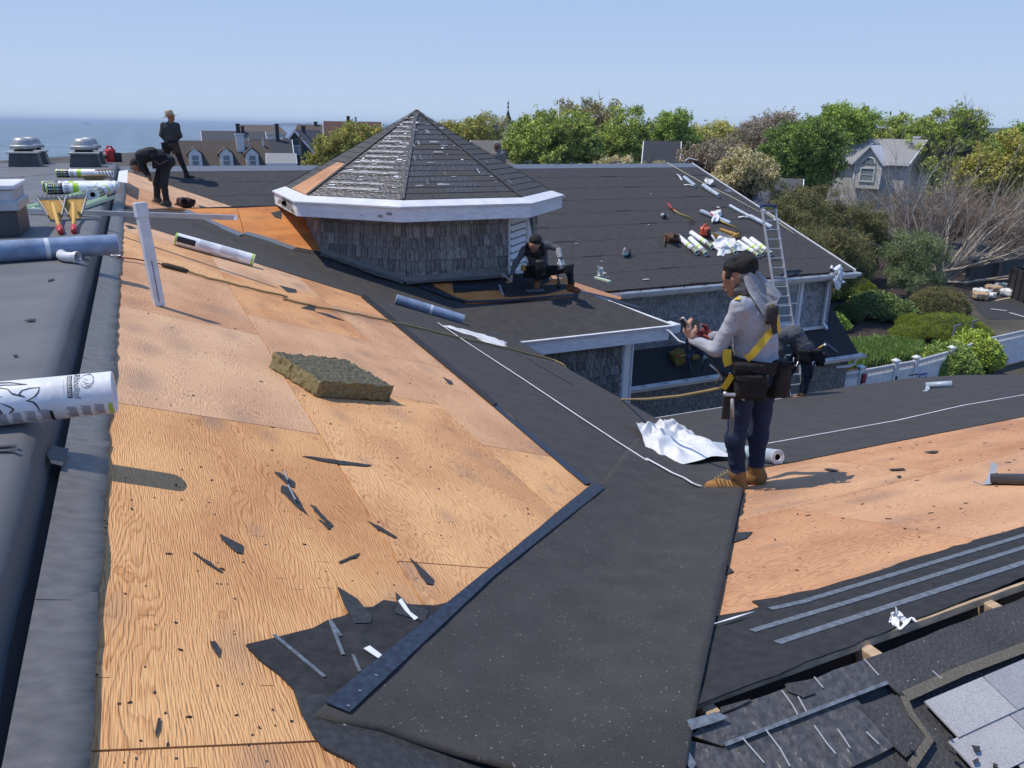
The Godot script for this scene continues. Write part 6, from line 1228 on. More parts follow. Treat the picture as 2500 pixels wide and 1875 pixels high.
	obj("tray_side", MB.new().slab(lifted([q1.lerp(q0, 0.25), q1, q2, q2.lerp(q3, 0.3)], N_NEAR, 0.1), N_NEAR, 0.09, ACROSS), M.yellow, ty); obj("tray_side", MB.new().bar(q3 + up * 0.8, q2 + up * 0.8, 0.05, 0.14), M.yellow, ty); obj("tray_side", MB.new().bar(q0 + up * 0.5, q3 + up * 0.5, 0.04, 0.1), M.yellow, ty)
	pouch("tool_pouch", "tan leather tool belt heaped left of the printed rolls", Vector3(15.19, 6.12, -20.27), 0.3, 1.15, M.leather)
	# nail gun
	var n0 := Vector3(13.05, 5.87, -19.52); var ng := thing("nail_gun", "small teal and black nail gun alone on the far roof", "nail gun", n0, "", 0.5)
	obj("body", MB.new().box(Transform3D(Basis().rotated(Vector3.FORWARD, 0.1), Vector3(0, 0.08, 0)), Vector3(0.3, 0.1, 0.12), 0.03), M.teal, ng, true)
	obj("head", MB.new().smooth(true).lathe(Transform3D(Basis(), Vector3(-0.1, 0.08, 0)), [Vector2(0.05, 0), Vector2(0.055, 0.12), Vector2(0.03, 0.2), Vector2(0, 0.21)], 12), M.galv, ng, true)
	obj("grip", MB.new().bar(Vector3(0.02, 0.1, 0), Vector3(0.2, 0.22, 0.03), 0.05, 0.05, Vector3.UP, 0.012), M.black_rubber, ng, true)
	obj("magazine", MB.new().smooth(true).lathe(Transform3D(Basis(Vector3.RIGHT, 1.3), Vector3(0.1, 0.08, 0.02)), [Vector2(0, -0.05), Vector2(0.08, -0.05), Vector2(0.08, 0.06), Vector2(0, 0.06)], 14), M.black_rubber, ng, true)
	# can
	var cn := thing("paint_can", "small black and silver can near the upper rake", "can", Vector3(16.07, 6.66, -21.88))
	obj("can_body", MB.new().smooth(true).lathe(Transform3D(Basis(Vector3.BACK, 1.4), Vector3(0.1, 0.08, 0)), [Vector2(0, 0), Vector2(0.07, 0), Vector2(0.07, 0.2), Vector2(0, 0.2)], 14), M.galv, cn, true)
	obj("can_label", MB.new().smooth(true).lathe(Transform3D(Basis(Vector3.BACK, 1.4), Vector3(0.1, 0.08, 0)), [Vector2(0.073, 0.05), Vector2(0.073, 0.15)], 14), M.black_rubber, cn, true)
	# white rag bundle on the bump-out's end eave
	var rg := thing("white_rag", "white rag bundle on the end eave below the far roof", "rag", Vector3(7.87, 6.81, -12.6))
	obj("cloth", crumple(Vector3(7.83, 6.79, -12.7), Vector3(7.93, 6.79, -12.5), Vector3(7.89, 6.89, -12.5), Vector3(7.88, 6.87, -12.7), 8, 8, 0.05, 8, Vector3(-0.3, 0.5, 0.8), 0.04), M.film, rg)
	obj("knot", crumple(Vector3(7.8, 6.86, -12.6), Vector3(7.89, 6.85, -12.6), Vector3(7.87, 6.97, -12.6), Vector3(7.8, 6.97, -12.6), 6, 6, 0.04, 9, Vector3(-0.3, 0.3, 0.9), 0.04), M.film, rg)
	tag(obj("foam_strip", MB.new().bar(Vector3(7.63, 6.84, -12.4), Vector3(7.64, 6.85, -11.9), 0.06, 0.03), M.mint), "pale yellow-green strip under the white rag on the eave", "strip")
	# guide rope down the roof
	var gp := [Vector3(19.54, 8.27, -26.68), Vector3(19.57, 8.14, -26.28), Vector3(19.78, 7.61, -24.67), Vector3(20.15, 7.18, -23.38), Vector3(20.38, 6.75, -22.08), Vector3(20.57, 6.74, -22.04), Vector3(20.58, 6.49, -21.3), Vector3(20.5, 6.37, -20.92), Vector3(20.49, 6.15, -20.28)]
	tag(obj("guide_rope", MB.new().smooth(true).tube(gp, 0.016, 6), flat_mat(0.5, 0.45, 0.34, 0.9)), "pale rope stretched down the right side of the far roof", "rope")
	tag(obj("rope_knot", rough_block(Transform3D(Basis(), gp[6] + Vector3(0, 0.03, 0)), Vector3(0.2, 0.08, 0.12), 0.04, 0.04, 2), M.film), "small white knot of cloth on the pale rope", "rag")
	# cloth at the gutter corner
	var cl := thing("white_cloth", "white cloth hung over the far gutter's right end", "cloth", Vector3(19.71, 5.29, -17.65))
	obj("cloth_top", crumple(Vector3(19.56, 5.23, -17.75), Vector3(20.21, 5.17, -17.75), Vector3(20.3, 5.41, -17.9), Vector3(19.81, 5.39, -17.9), 10, 8, 0.12, 13, Vector3(-0.2, 0.4, 0.9), 0.12), M.film, cl)
	obj("cloth_tail", crumple(Vector3(19.78, 4.86, -17.52), Vector3(20.08, 4.85, -17.52), Vector3(20.03, 5.3, -17.6), Vector3(19.7, 5.3, -17.6), 8, 12, 0.06, 14, Vector3(-0.2, 0.1, 0.97), 0.1), M.film, cl)
	# ladder against the far gutter
	var lt := Vector3(17.19, 7.34, -18.5); var rt := Vector3(17.73, 7.32, -18.5); var lb := Vector3(16.68, 2.17, -15.9); var rb := Vector3(16.97, 2.13, -15.9)
	rb = lb + (rt - lt).normalized() * (rt - lt).length(); var ld := thing("ladder", "tall aluminium extension ladder leaning against the far gutter", "ladder", Vector3(lb.x, 0, lb.z))
	var dn := (lb - lt); lb += dn.normalized() * 1.4; rb += dn.normalized() * 1.4
	var ln := (lt - lb).normalized().cross(Vector3.RIGHT).normalized()
	obj("rail", MB.new().bar(lb, lt, 0.03, 0.085, ln, 0.004), M.alu, ld); obj("rail", MB.new().bar(rb, rt, 0.03, 0.085, ln, 0.004), M.alu, ld)
	var n := int((lt - lb).length() / 0.3)
	for k in n: obj("rung", MB.new().tube([lb.lerp(lt, (k + 0.5) / n), rb.lerp(rt, (k + 0.5) / n)], 0.017, 8), M.alu, ld)
	for q in [lt, rt]: obj("end_cap", MB.new().box(Transform3D(Basis(), q), Vector3(0.06, 0.12, 0.12), 0.01), flat_mat(0.03, 0.06, 0.16, 0.5), ld)
	obj("top_tray", MB.new().bar(lt + Vector3(0, 0.03, 0), rt + Vector3(0, 0.03, 0), 0.1, 0.07), flat_mat(0.03, 0.06, 0.16, 0.5), ld)
	for q in [lb, rb]: obj("foot", MB.new().box(Transform3D(Basis(), q), Vector3(0.08, 0.06, 0.14), 0.01), M.black_rubber, ld)
	# hand tools by the kneeling roofer
	var cu := obj("caulking_tube", MB.new().smooth(true).tube([Vector3(6.76, 7.1, -12.35), Vector3(6.53, 6.84, -11.8)], [0.012, 0.024], 8), M.black_rubber); tag(cu, "black spike tool hanging beside the kneeling roofer's thigh", "tool")
	var kl := obj("knee_pad", MB.new().slab(torn([Vector3(5.87, 6.84, -11.84), Vector3(6.22, 6.83, -11.82), Vector3(6.21, 6.81, -11.74), Vector3(5.88, 6.81, -11.77)], N_NEAR, 0.05, 0.006, 3), N_NEAR, 0.01), M.tape); tag(kl, "grey offcut under the kneeling roofer's boots", "scrap")


# ---------------------------------------------------------------- people: tapered capsules joined by a smooth minimum and meshed as one surface
const SKIN := Color(0.36, 0.19, 0.12)
func body_field(bones: Array, cell: float, k: float, wrinkle: float, sd: int, st: SurfaceTool):
	var lo := Vector3.ONE * 1e9; var hi := -lo
	for b in bones:
		var r: float = maxf(b[2], b[3]) + k + cell * 2.0
		lo = lo.min((b[0] as Vector3).min(b[1]) - Vector3.ONE * r); hi = hi.max((b[0] as Vector3).max(b[1]) + Vector3.ONE * r)
	var nx := int((hi.x - lo.x) / cell) + 2; var ny := int((hi.y - lo.y) / cell) + 2; var nz := int((hi.z - lo.z) / cell) + 2
	var sx := ny * nz; var f := PackedFloat32Array(); f.resize(nx * sx); f.fill(1.0)
	var best := PackedFloat32Array(); best.resize(nx * sx); best.fill(9.0); var who := PackedByteArray(); who.resize(nx * sx)
	for bi in bones.size():
		var b = bones[bi]; var a: Vector3 = b[0]; var e: Vector3 = b[1]; var ra: float = b[2]; var rb: float = b[3]
		var ab := e - a; var l2 := maxf(ab.length_squared(), 1e-8)
		var r := maxf(ra, rb) + k + cell * 1.5
		var p0 := (a.min(e) - Vector3.ONE * r - lo) / cell; var p1 := (a.max(e) + Vector3.ONE * r - lo) / cell
		for i in range(maxi(0, int(p0.x)), mini(nx - 1, int(p1.x) + 1)):
			for j in range(maxi(0, int(p0.y)), mini(ny - 1, int(p1.y) + 1)):
				var q := Vector3(lo.x + i * cell - a.x, lo.y + j * cell - a.y, 0.0); var row := i * sx + j * nz
				for m in range(maxi(0, int(p0.z)), mini(nz - 1, int(p1.z) + 1)):
					q.z = lo.z + m * cell - a.z
					var t := clampf(q.dot(ab) / l2, 0.0, 1.0)
					var d := (q - ab * t).length() - (ra + (rb - ra) * t)
					var id := row + m
					if d < best[id]: best[id] = d; who[id] = bi
					var o := f[id]; var h := maxf(k - absf(o - d), 0.0) / k
					f[id] = minf(o, d) - h * h * k * 0.25
	if wrinkle > 0.0:
		var n := noise(sd, 7.0, 2)
		for i in nx:
			for j in ny:
				for m in nz:
					var id := i * sx + j * nz + m
					if absf(f[id]) < cell * 2.5 and bones[who[id]].size() < 6:
						f[id] += wrinkle * n.get_noise_3d((lo.x + i * cell), (lo.y + j * cell) * 1.7, lo.z + m * cell)
	# surface nets
	var idx := {}; var pts := PackedVector3Array(); var cols := PackedColorArray()
	var offs := [0, sx, nz, sx + nz, 1, sx + 1, nz + 1, sx + nz + 1]
	var edges := [[0, 1], [2, 3], [4, 5], [6, 7], [0, 2], [1, 3], [4, 6], [5, 7], [0, 4], [1, 5], [2, 6], [3, 7]]
	var cp := [Vector3(0, 0, 0), Vector3(1, 0, 0), Vector3(0, 1, 0), Vector3(1, 1, 0), Vector3(0, 0, 1), Vector3(1, 0, 1), Vector3(0, 1, 1), Vector3(1, 1, 1)]
	for i in nx - 1:
		for j in ny - 1:
			for m in nz - 1:
				var id := i * sx + j * nz + m
				if absf(f[id]) > cell * 2.0: continue
				var mask := 0
				for c in 8:
					if f[id + offs[c]] < 0.0: mask |= 1 << c
				if mask == 0 or mask == 255: continue
				var s := Vector3.ZERO; var n := 0
				for ed in edges:
					if ((mask >> ed[0]) & 1) != ((mask >> ed[1]) & 1):
						var v0: float = f[id + offs[ed[0]]]; var v1: float = f[id + offs[ed[1]]]
						s += (cp[ed[0]] as Vector3).lerp(cp[ed[1]], v0 / (v0 - v1)); n += 1
				idx[id] = pts.size(); pts.append(lo + (Vector3(i, j, m) + s / n) * cell); cols.append(bones[who[id]][4])
	for id in idx:
		var m: int = id % nz; var j: int = (id / nz) % ny; var i: int = id / sx
		if i == 0 or j == 0 or m == 0: continue
		var v := f[id] < 0.0
		for ax in 3:
			var d: int = [sx, nz, 1][ax]; var u: int = [nz, 1, sx][ax]; var w: int = [1, sx, nz][ax]
			if v == (f[id + d] < 0.0): continue
			if not (idx.has(id - u) and idx.has(id - w) and idx.has(id - u - w)): continue
			var q := [idx[id - u - w], idx[id - w], idx[id], idx[id - u]]
			if not v: q = [q[3], q[2], q[1], q[0]]
			for t in [0, 2, 1, 0, 3, 2]: st.set_color(cols[q[t]]); st.add_vertex(pts[q[t]])

func hand_bones(w: Vector3, d: Vector3, n: Vector3, thumb: float, col: Color, s := 1.0, curl := 0.6) -> Array:      # wrist, direction, the side the fingers close to
	d = d.normalized(); n = (n - d * n.dot(d)).normalized(); var x := d.cross(n)
	var o := []
	for k in [-1.0, 1.0]: o.append([w + x * 0.014 * k * s, w + (d * 0.085 + x * 0.026 * k) * s, 0.021 * s, 0.02 * s, col, 1])
	for i in 4:
		var b := w + (d * (0.088 - 0.004 * absf(i - 1.5)) + x * (0.033 - 0.022 * i) * -thumb) * s; var l: float = [0.042, 0.047, 0.044, 0.034][i] * s
		var m := b + (d * (1.0 - curl * 0.4) + n * curl).normalized() * l; var e := m + (d * (0.9 - curl) + n * (0.3 + curl)).normalized() * l * 0.8
		o.append([b, m, 0.0105 * s, 0.0095 * s, col, 1]); o.append([m, e, 0.0095 * s, 0.008 * s, col, 1])
	var tb := w + (d * 0.025 - x * 0.03 * thumb) * s; var tm := tb + (d * 0.6 - x * 0.55 * thumb + n * 0.4).normalized() * 0.042 * s
	o.append([tb, tm, 0.014 * s, 0.011 * s, col, 1]); o.append([tm, tm + (d + n * 0.8).normalized() * 0.034 * s, 0.011 * s, 0.009 * s, col, 1])
	return o

func head_bones(c: Vector3, fw: Vector3, up: Vector3, skin: Color) -> Array:
	fw = fw.normalized(); up = (up - fw * up.dot(fw)).normalized(); var x := fw.cross(up); var lip := skin * Color(0.8, 0.55, 0.55); var o := []
	for k in [-1.0, 1.0]:
		o.append([c + up * 0.035 - fw * 0.03 + x * 0.012 * k, c + up * 0.035 + fw * 0.025 + x * 0.012 * k, 0.082, 0.078, skin, 1])
		o.append([c + fw * 0.03 - up * 0.03 + x * 0.02 * k, c + fw * 0.068 - up * 0.088 + x * 0.012 * k, 0.055, 0.026, skin, 1])
		o.append([c + fw * 0.082 + up * 0.028 + x * 0.012 * k, c + fw * 0.072 + up * 0.026 + x * 0.045 * k, 0.016, 0.014, skin, 1])
		o.append([c + x * 0.083 * k + up * 0.02 - fw * 0.005, c + x * 0.084 * k - up * 0.025, 0.018, 0.012, skin, 1])
		o.append([c + fw * 0.07 - up * 0.018 + x * 0.035 * k, c + fw * 0.06 - up * 0.04 + x * 0.04 * k, 0.024, 0.022, skin, 1])
	o.append([c + fw * 0.095 + up * 0.012, c + fw * 0.118 - up * 0.03, 0.011, 0.016, skin, 1])
	o.append([c + fw * 0.098 - up * 0.058 - x * 0.02, c + fw * 0.098 - up * 0.058 + x * 0.02, 0.011, 0.011, lip, 1])
	return o

# j: joints by name; c: shirt, trousers, boots, hand, skin colours
func figure_bones(j: Dictionary, c: Dictionary, s := 1.0) -> Array:
	var b := []; var sh: Color = c.shirt; var tr: Color = c.trousers
	var chest: Vector3 = (j.sl + j.sr) * 0.5; var pel: Vector3 = (j.hl + j.hr) * 0.5; var ax: Vector3 = (j.sr - j.sl).normalized(); var hx: Vector3 = (j.hr - j.hl).normalized()
	b.append([j.sl, j.sr, 0.075 * s, 0.075 * s, sh])
	var belly: Vector3 = j.get("belly", chest.lerp(pel, 0.6))
	for k in [-1.0, 1.0]:
		b.append([chest + ax * 0.075 * k + (pel - chest) * 0.12, belly + hx * 0.05 * k, 0.125 * s, 0.115 * s, sh]); b.append([belly + hx * 0.05 * k, pel + hx * 0.05 * k, 0.115 * s, 0.12 * s, sh])
	b.append([pel + hx * -0.07 - (chest - pel).normalized() * 0.05, pel + hx * 0.07 - (chest - pel).normalized() * 0.05, 0.115 * s, 0.115 * s, tr])
	b.append([chest, j.head - (j.head - chest) * 0.25, 0.062 * s, 0.055 * s, c.get("neck", c.skin), 1])
	for q in ["l", "r"]:
		b.append([j["s" + q], j["e" + q], 0.066 * s, 0.05 * s, sh]); b.append([j["e" + q], j["w" + q], 0.052 * s, 0.036 * s, sh])
		b.append([j["h" + q], j["k" + q], 0.098 * s, 0.068 * s, tr]); b.append([j["k" + q], j["a" + q], 0.07 * s, 0.052 * s, tr])
		var toe: Vector3 = j["t" + q]; var an: Vector3 = j["a" + q]; var fd := (toe - an); fd.y = 0.0; var heel: Vector3 = Vector3(an.x, toe.y, an.z) - fd.normalized() * 0.035
		b.append([an, heel + Vector3(0, 0.05, 0), 0.056 * s, 0.05 * s, c.boots, 1]); b.append([heel + Vector3(0, 0.03, 0), toe - fd.normalized() * 0.09 + Vector3(0, 0.035, 0), 0.047 * s, 0.048 * s, c.boots, 1]); b.append([toe - fd.normalized() * 0.1 + Vector3(0, 0.03, 0), toe - fd.normalized() * 0.03 + Vector3(0, 0.02, 0), 0.047 * s, 0.04 * s, c.boots, 1])
	return b

func person(label: String, at: Vector3, yaw: float, bones: Array, fine: Array, cell: float, sd: int, fcell := 0.006) -> Node3D:
	var t := thing("person", label, "person", at, "", yaw)
	var st := SurfaceTool.new(); st.begin(Mesh.PRIMITIVE_TRIANGLES); st.set_smooth_group(0)
	body_field(bones, cell, 0.035, 0.011, sd, st)
	for f in fine: body_field(f, fcell, 0.014, 0.0, sd, st)
	st.generate_normals()
	obj("body", st.commit(), M.cloth, t, true)
	return t

func field_part(called: String, parent: Node, bones: Array, cell: float, k: float, wr: float, sd: int) -> MeshInstance3D:
	var st := SurfaceTool.new(); st.begin(Mesh.PRIMITIVE_TRIANGLES); st.set_smooth_group(0)
	body_field(bones, cell, k, wr, sd, st); st.generate_normals()
	return obj(called, st.commit(), M.cloth, parent, true)

func sole(t: Node, heel: Vector3, toe: Vector3):
	obj("boot_sole", MB.new().bar(heel - (toe - heel).normalized() * 0.06 + Vector3(0, 0.012, 0), toe + (toe - heel).normalized() * 0.012 + Vector3(0, 0.012, 0), 0.088, 0.028, Vector3.UP, 0.01), M.sole, t, true)

func belt(t: Node, pel: Vector3, up: Vector3, ax: Vector3, rx: float, rz: float, h: float, m: Material):
	ax = ax.normalized(); up = (up - ax * up.dot(ax)).normalized(); var fz := ax.cross(up); var rows := []
	for k in [-0.5, 0.5]:
		var row := []
		for i in 25: row.append(pel + ax * cos(TAU * i / 24) * rx + fz * sin(TAU * i / 24) * rz + up * h * k)
		rows.append(row)
	obj("tool_belt", MB.new().smooth(true).grid(rows), m, t, true)

func pocket(t: Node, p: Vector3, size: Vector3, yaw: float, m: Material, sd: int):
	obj("tool_pouch", rough_block(Transform3D(Basis(Vector3.UP, yaw), p), size, 0.035, 0.022, sd), m, t, true)
	var rows := []
	for k in [0.0, 0.03]:
		var row := []
		for i in 9: row.append(p + Basis(Vector3.UP, yaw) * Vector3(size.x * 0.55 * cos(PI * i / 8.0), size.y * 0.5 + k - 0.03, size.z * 0.7 * sin(PI * i / 8.0) + 0.02))
		rows.append(row)
	obj("pouch_rim", MB.new().smooth(true).grid(rows), m, t, true)

func strap(called: String, t: Node, pts: Array, out: Array, w: float, m: Material):
	var rows := []
	for i in pts.size():
		var d: Vector3 = (pts[mini(i + 1, pts.size() - 1)] - pts[maxi(i - 1, 0)]).normalized(); var s: Vector3 = d.cross(out[i]).normalized() * w * 0.5
		rows.append([pts[i] - s, pts[i], pts[i] + s])
	obj(called, MB.new().smooth(true).grid(rows), m, t, true)

func build_people():
	standing_roofer(); kneeling_roofer(); ridge_men(); right_men()

func standing_roofer():
	var fw := Vector3(-0.87, 0, -0.5)
	var j := {"sl": Vector3(-0.151, 1.359, 0.16), "sr": Vector3(0.004, 1.316, -0.17), "el": Vector3(-0.281, 1.048, 0.14), "er": Vector3(-0.197, 1.016, -0.33), "wl": Vector3(-0.455, 1.064, 0.02), "wr": Vector3(-0.344, 1.057, -0.17), "hl": Vector3(-0.068, 0.898, 0.08), "hr": Vector3(0.058, 0.872, -0.09), "kl": Vector3(-0.092, 0.382, 0.08), "kr": Vector3(0.065, 0.354, -0.09), "al": Vector3(-0.051, 0.108, 0.06), "ar": Vector3(0.075, 0.096, -0.1), "tl": Vector3(-0.263, -0.049, 0.06), "tr": Vector3(-0.01, -0.01, -0.1), "head": Vector3(-0.19, 1.527, 0), "belly": Vector3(-0.035, 1.083, -0.02)}
	var c := {"shirt": Color(0.40, 0.425, 0.475), "trousers": Color(0.015, 0.027, 0.068), "boots": Color(0.36, 0.185, 0.06), "skin": SKIN}
	var tl: Vector3 = j.tl; var tr: Vector3 = j.tr
	var b := figure_bones(j, c)
	var hd := head_bones(Vector3(-0.192, 1.52, 0), Vector3(-0.86, -0.28, -0.36), Vector3(-0.25, 1, 0), SKIN)
	var hl := hand_bones(j.wl, Vector3(-0.55, 0.75, -0.1), Vector3(0.7, 0.35, -0.6), 1.0, Color(0.5, 0.3, 0.22), 1.05, 0.55)
	var hr := hand_bones(j.wr, Vector3(-0.9, 0.15, 0.2), Vector3(0.0, 0.5, 0.85), -1.0, Color(0.33, 0.07, 0.06), 1.1, 0.9)
	var t := person("person in grey long-sleeved shirt, yellow harness and tan boots, standing and holding a tool", Vector3(3.809, 6.986, -3.956) + Vector3(0, 0.025, 0), -0.7665, b, [hd, hl, hr], 0.013, 3)
	# lower trouser creases show by the wrinkled field; soles and laces
	sole(t, Vector3(j.al.x, tl.y, j.al.z), tl); sole(t, Vector3(j.ar.x, tr.y, j.ar.z), tr)
	var la: Vector3 = Vector3(-0.132, 0.127, 0.1)
	for k in 5: obj("boot_lace", MB.new().tube([la + Vector3(-0.02 * k, -0.018 * k, 0.045), la + Vector3(0.012 - 0.02 * k, 0.006 - 0.018 * k, 0.02), la + Vector3(0.005 - 0.02 * k, -0.018 * k, -0.03)], 0.004, 5), M.rope, t, true)
	# eyes under the cloth
	for k in [0.0, 1.0]: obj("eye", MB.new().smooth(true).lathe(Transform3D(Basis(), Vector3(-0.291, 1.533, 0) + Vector3(0.012, 0.0, 0.02 - 0.05 * k)), [Vector2(0, -0.009), Vector2(0.009, 0), Vector2(0, 0.009)], 8), M.black, t, true)
	obj("hair", rough_block(Transform3D(Basis(), Vector3(-0.244, 1.583, 0.06)), Vector3(0.07, 0.09, 0.05), 0.02, 0.012, 3), M.black, t, true)
	# black head cloth tied behind and the grey cloth hanging over the neck
	var blk := Color(0.012, 0.012, 0.014)
	field_part("head_cloth", t, [[Vector3(-0.228, 1.614, 0.025), Vector3(-0.157, 1.631, 0.02), 0.07, 0.085, blk], [Vector3(-0.231, 1.602, -0.045), Vector3(-0.159, 1.622, -0.04), 0.07, 0.08, blk], [Vector3(-0.265, 1.595, 0.02), Vector3(-0.276, 1.578, -0.045), 0.034, 0.034, blk], [Vector3(-0.158, 1.668, 0), Vector3(-0.12, 1.631, 0), 0.055, 0.05, blk], [Vector3(-0.171, 1.592, 0.08), Vector3(-0.106, 1.602, 0.06), 0.028, 0.03, blk], [Vector3(-0.105, 1.622, 0.02), Vector3(-0.088, 1.58, 0), 0.03, 0.02, blk], [Vector3(-0.25, 1.618, 0.085), Vector3(-0.129, 1.668, 0.075), 0.02, 0.025, blk], [Vector3(-0.231, 1.668, 0.06), Vector3(-0.109, 1.632, 0.06), 0.022, 0.02, blk]], 0.008, 0.016, 0.012, 5)
	var nz := noise(61, 1.0, 2); var rows := []
	for i in 13:
		var v := i / 12.0; var row := []
		for k in 15:
			var u := k / 14.0
			var l: Vector3 = Vector3(-0.17, 1.58, 0.09).lerp(Vector3(-0.132, 1.482, 0.12), minf(v * 3.0, 1.0)).lerp(Vector3(-0.004, 1.325, 0.17), maxf(0.0, (v - 0.25) / 0.75)); var rr: Vector3 = Vector3(-0.078, 1.59, -0.02).lerp(Vector3(0.11, 1.431, -0.06), v)
			var q := l.lerp(rr, u); var bow := sin(u * PI) * (0.055 - 0.03 * v)
			row.append(q + Vector3(0.35, 0.5, 0.6) * bow + Vector3(0.2, 0.1, 0.9) * 0.022 * sin(u * 9.0 + v * 2.5) * (0.3 + v) + Vector3(0, 0, 1) * 0.02 * nz.get_noise_2d(u * 3.0, v * 2.0))
		rows.append(row)
	var nc := mottled(0.33, 0.335, 0.35, 0.9, M.n_soft, Vector3.ONE * 4.0, M.b_wr, 0.4); obj("neck_cloth", MB.new().smooth(true).grid(rows), nc, t, true)
	field_part("cloth_wrap", t, [[Vector3(-0.175, 1.542, 0.075), Vector3(-0.185, 1.468, 0.07), 0.022, 0.022, Color(0.1, 0.105, 0.115)], [Vector3(-0.16, 1.56, 0.075), Vector3(-0.131, 1.452, 0.08), 0.03, 0.03, Color(0.12, 0.125, 0.135)], [Vector3(-0.188, 1.463, 0.07), Vector3(-0.167, 1.416, -0.02), 0.024, 0.03, Color(0.1, 0.105, 0.115)]], 0.009, 0.03, 0.014, 6)
	# harness
	var ye := flat_mat(0.62, 0.43, 0.03, 0.7); var f0 := Vector3(0.3, 0.2, 0.93)
	strap("harness_strap", t, [Vector3(-0.185, 1.426, 0.22), Vector3(-0.151, 1.439, 0.16), Vector3(-0.127, 1.425, 0.1)], [Vector3(-0.3, 0.9, 0.3), Vector3(0, 1, 0.2), Vector3(0, 1, 0)], 0.045, ye)
	strap("harness_strap", t, [Vector3(0.089, 1.33, 0.03), Vector3(0.101, 1.21, 0.06), Vector3(0.059, 1.208, 0.145), Vector3(0.002, 1.126, 0.2), Vector3(-0.048, 1.05, 0.225), Vector3(-0.079, 1.022, 0.22)], [Vector3(1, 0, 0.3), Vector3(0.9, 0, 0.5), f0, f0, f0, f0], 0.05, ye)
	strap("harness_strap", t, [Vector3(0.037, 1.394, 0.14), Vector3(0.076, 1.306, 0.13), Vector3(0.119, 1.184, 0.02)], [f0, Vector3(0.6, 0, 0.8), Vector3(1, 0, 0.2)], 0.05, ye)
	obj("harness_ring", rough_block(Transform3D(Basis(), Vector3(0.053, 1.329, 0.165)), Vector3(0.07, 0.13, 0.03), 0.02, 0.012, 4), M.black_rubber, t, true)
	obj("lanyard_tail", MB.new().bar(Vector3(0.066, 1.287, 0.17), Vector3(0.086, 1.204, 0.17), 0.035, 0.012, f0), M.black_rubber, t, true)
	strap("harness_strap", t, [Vector3(-0.209, 1.071, 0.2), Vector3(-0.207, 1.002, 0.2), Vector3(-0.19, 0.954, 0.19)], [f0, f0, f0], 0.06, ye)
	strap("harness_strap", t, [Vector3(-0.157, 0.898, 0.21), Vector3(-0.189, 0.825, 0.2), Vector3(-0.212, 0.781, 0.19)], [f0, f0, f0], 0.045, ye)
	# belt, pouches, hammer, saw sheath
	belt(t, Vector3(-0.014, 0.938, 0), Vector3(0, 1, 0), j.hr - j.hl, 0.19, 0.165, 0.09, M.dark_leather)
	pocket(t, Vector3(-0.033, 0.825, 0.2), Vector3(0.2, 0.17, 0.08), 0.2, M.dark_leather, 5)
	pocket(t, Vector3(-0.053, 0.935, 0.2), Vector3(0.2, 0.1, 0.06), 0.2, M.dark_leather, 6)
	pocket(t, Vector3(0.133, 0.843, -0.02), Vector3(0.12, 0.26, 0.16), 0.8, M.dark_leather, 7)
	pocket(t, Vector3(-0.188, 0.809, 0.12), Vector3(0.07, 0.13, 0.08), 0.0, M.dark_leather, 8)
	obj("hammer_shaft", MB.new().smooth(true).tube([Vector3(-0.141, 0.739, 0.24), Vector3(-0.129, 0.606, 0.24)], 0.014, 8), M.galv, t, true)
	obj("hammer_head", MB.new().smooth(true).tube([Vector3(-0.204, 0.761, 0.24), Vector3(-0.184, 0.762, 0.24), Vector3(-0.171, 0.761, 0.24), Vector3(-0.128, 0.764, 0.24), Vector3(-0.093, 0.759, 0.24), Vector3(-0.06, 0.732, 0.24)], [0.02, 0.02, 0.014, 0.016, 0.012, 0.004], 8), M.steel, t, true)
	obj("saw_sheath", MB.new().bar(Vector3(-0.176, 0.736, 0.2), Vector3(-0.174, 0.566, 0.2), 0.05, 0.02, f0), M.black_rubber, t, true)
	obj("saw_blade", MB.new().bar(Vector3(-0.126, 0.596, 0.21), Vector3(-0.123, 0.445, 0.2), 0.03, 0.006, f0), M.tape, t, true)
	# tool in the hands
	obj("stapler_body", MB.new().bar(Vector3(-0.555, 1.218, 0.02), Vector3(-0.495, 1.128, 0), 0.035, 0.03, f0, 0.006), M.black_rubber, t, true)
	obj("stapler_handle", MB.new().smooth(true).tube([Vector3(-0.559, 1.219, 0.05), Vector3(-0.536, 1.231, 0.05), Vector3(-0.522, 1.213, 0.05), Vector3(-0.48, 1.146, 0.03)], 0.008, 6), M.steel, t, true)
	obj("tape_reel", MB.new().lathe(Transform3D(Basis(Vector3.RIGHT, 1.2), Vector3(-0.457, 1.154, -0.1)), [Vector2(0, -0.012), Vector2(0.036, -0.012), Vector2(0.036, 0.012), Vector2(0, 0.012)], 18), M.black_rubber, t, true)
	obj("bit", MB.new().tube([Vector3(-0.422, 1.183, -0.02), Vector3(-0.417, 1.13, -0.02)], 0.007, 6), M.steel, t, true)
	obj("pry_bar", MB.new().smooth(true).tube([Vector3(-0.342, 0.975, 0.02), Vector3(-0.279, 0.903, 0.05), Vector3(-0.184, 0.829, 0.15)], 0.012, 6), M.black_rubber, t, true)
	obj("snips", MB.new().smooth(true).tube([Vector3(-0.324, 0.908, 0.05), Vector3(-0.266, 0.866, 0.05), Vector3(-0.241, 0.835, 0.05), Vector3(-0.267, 0.778, 0.05)], 0.008, 6), M.steel, t, true)

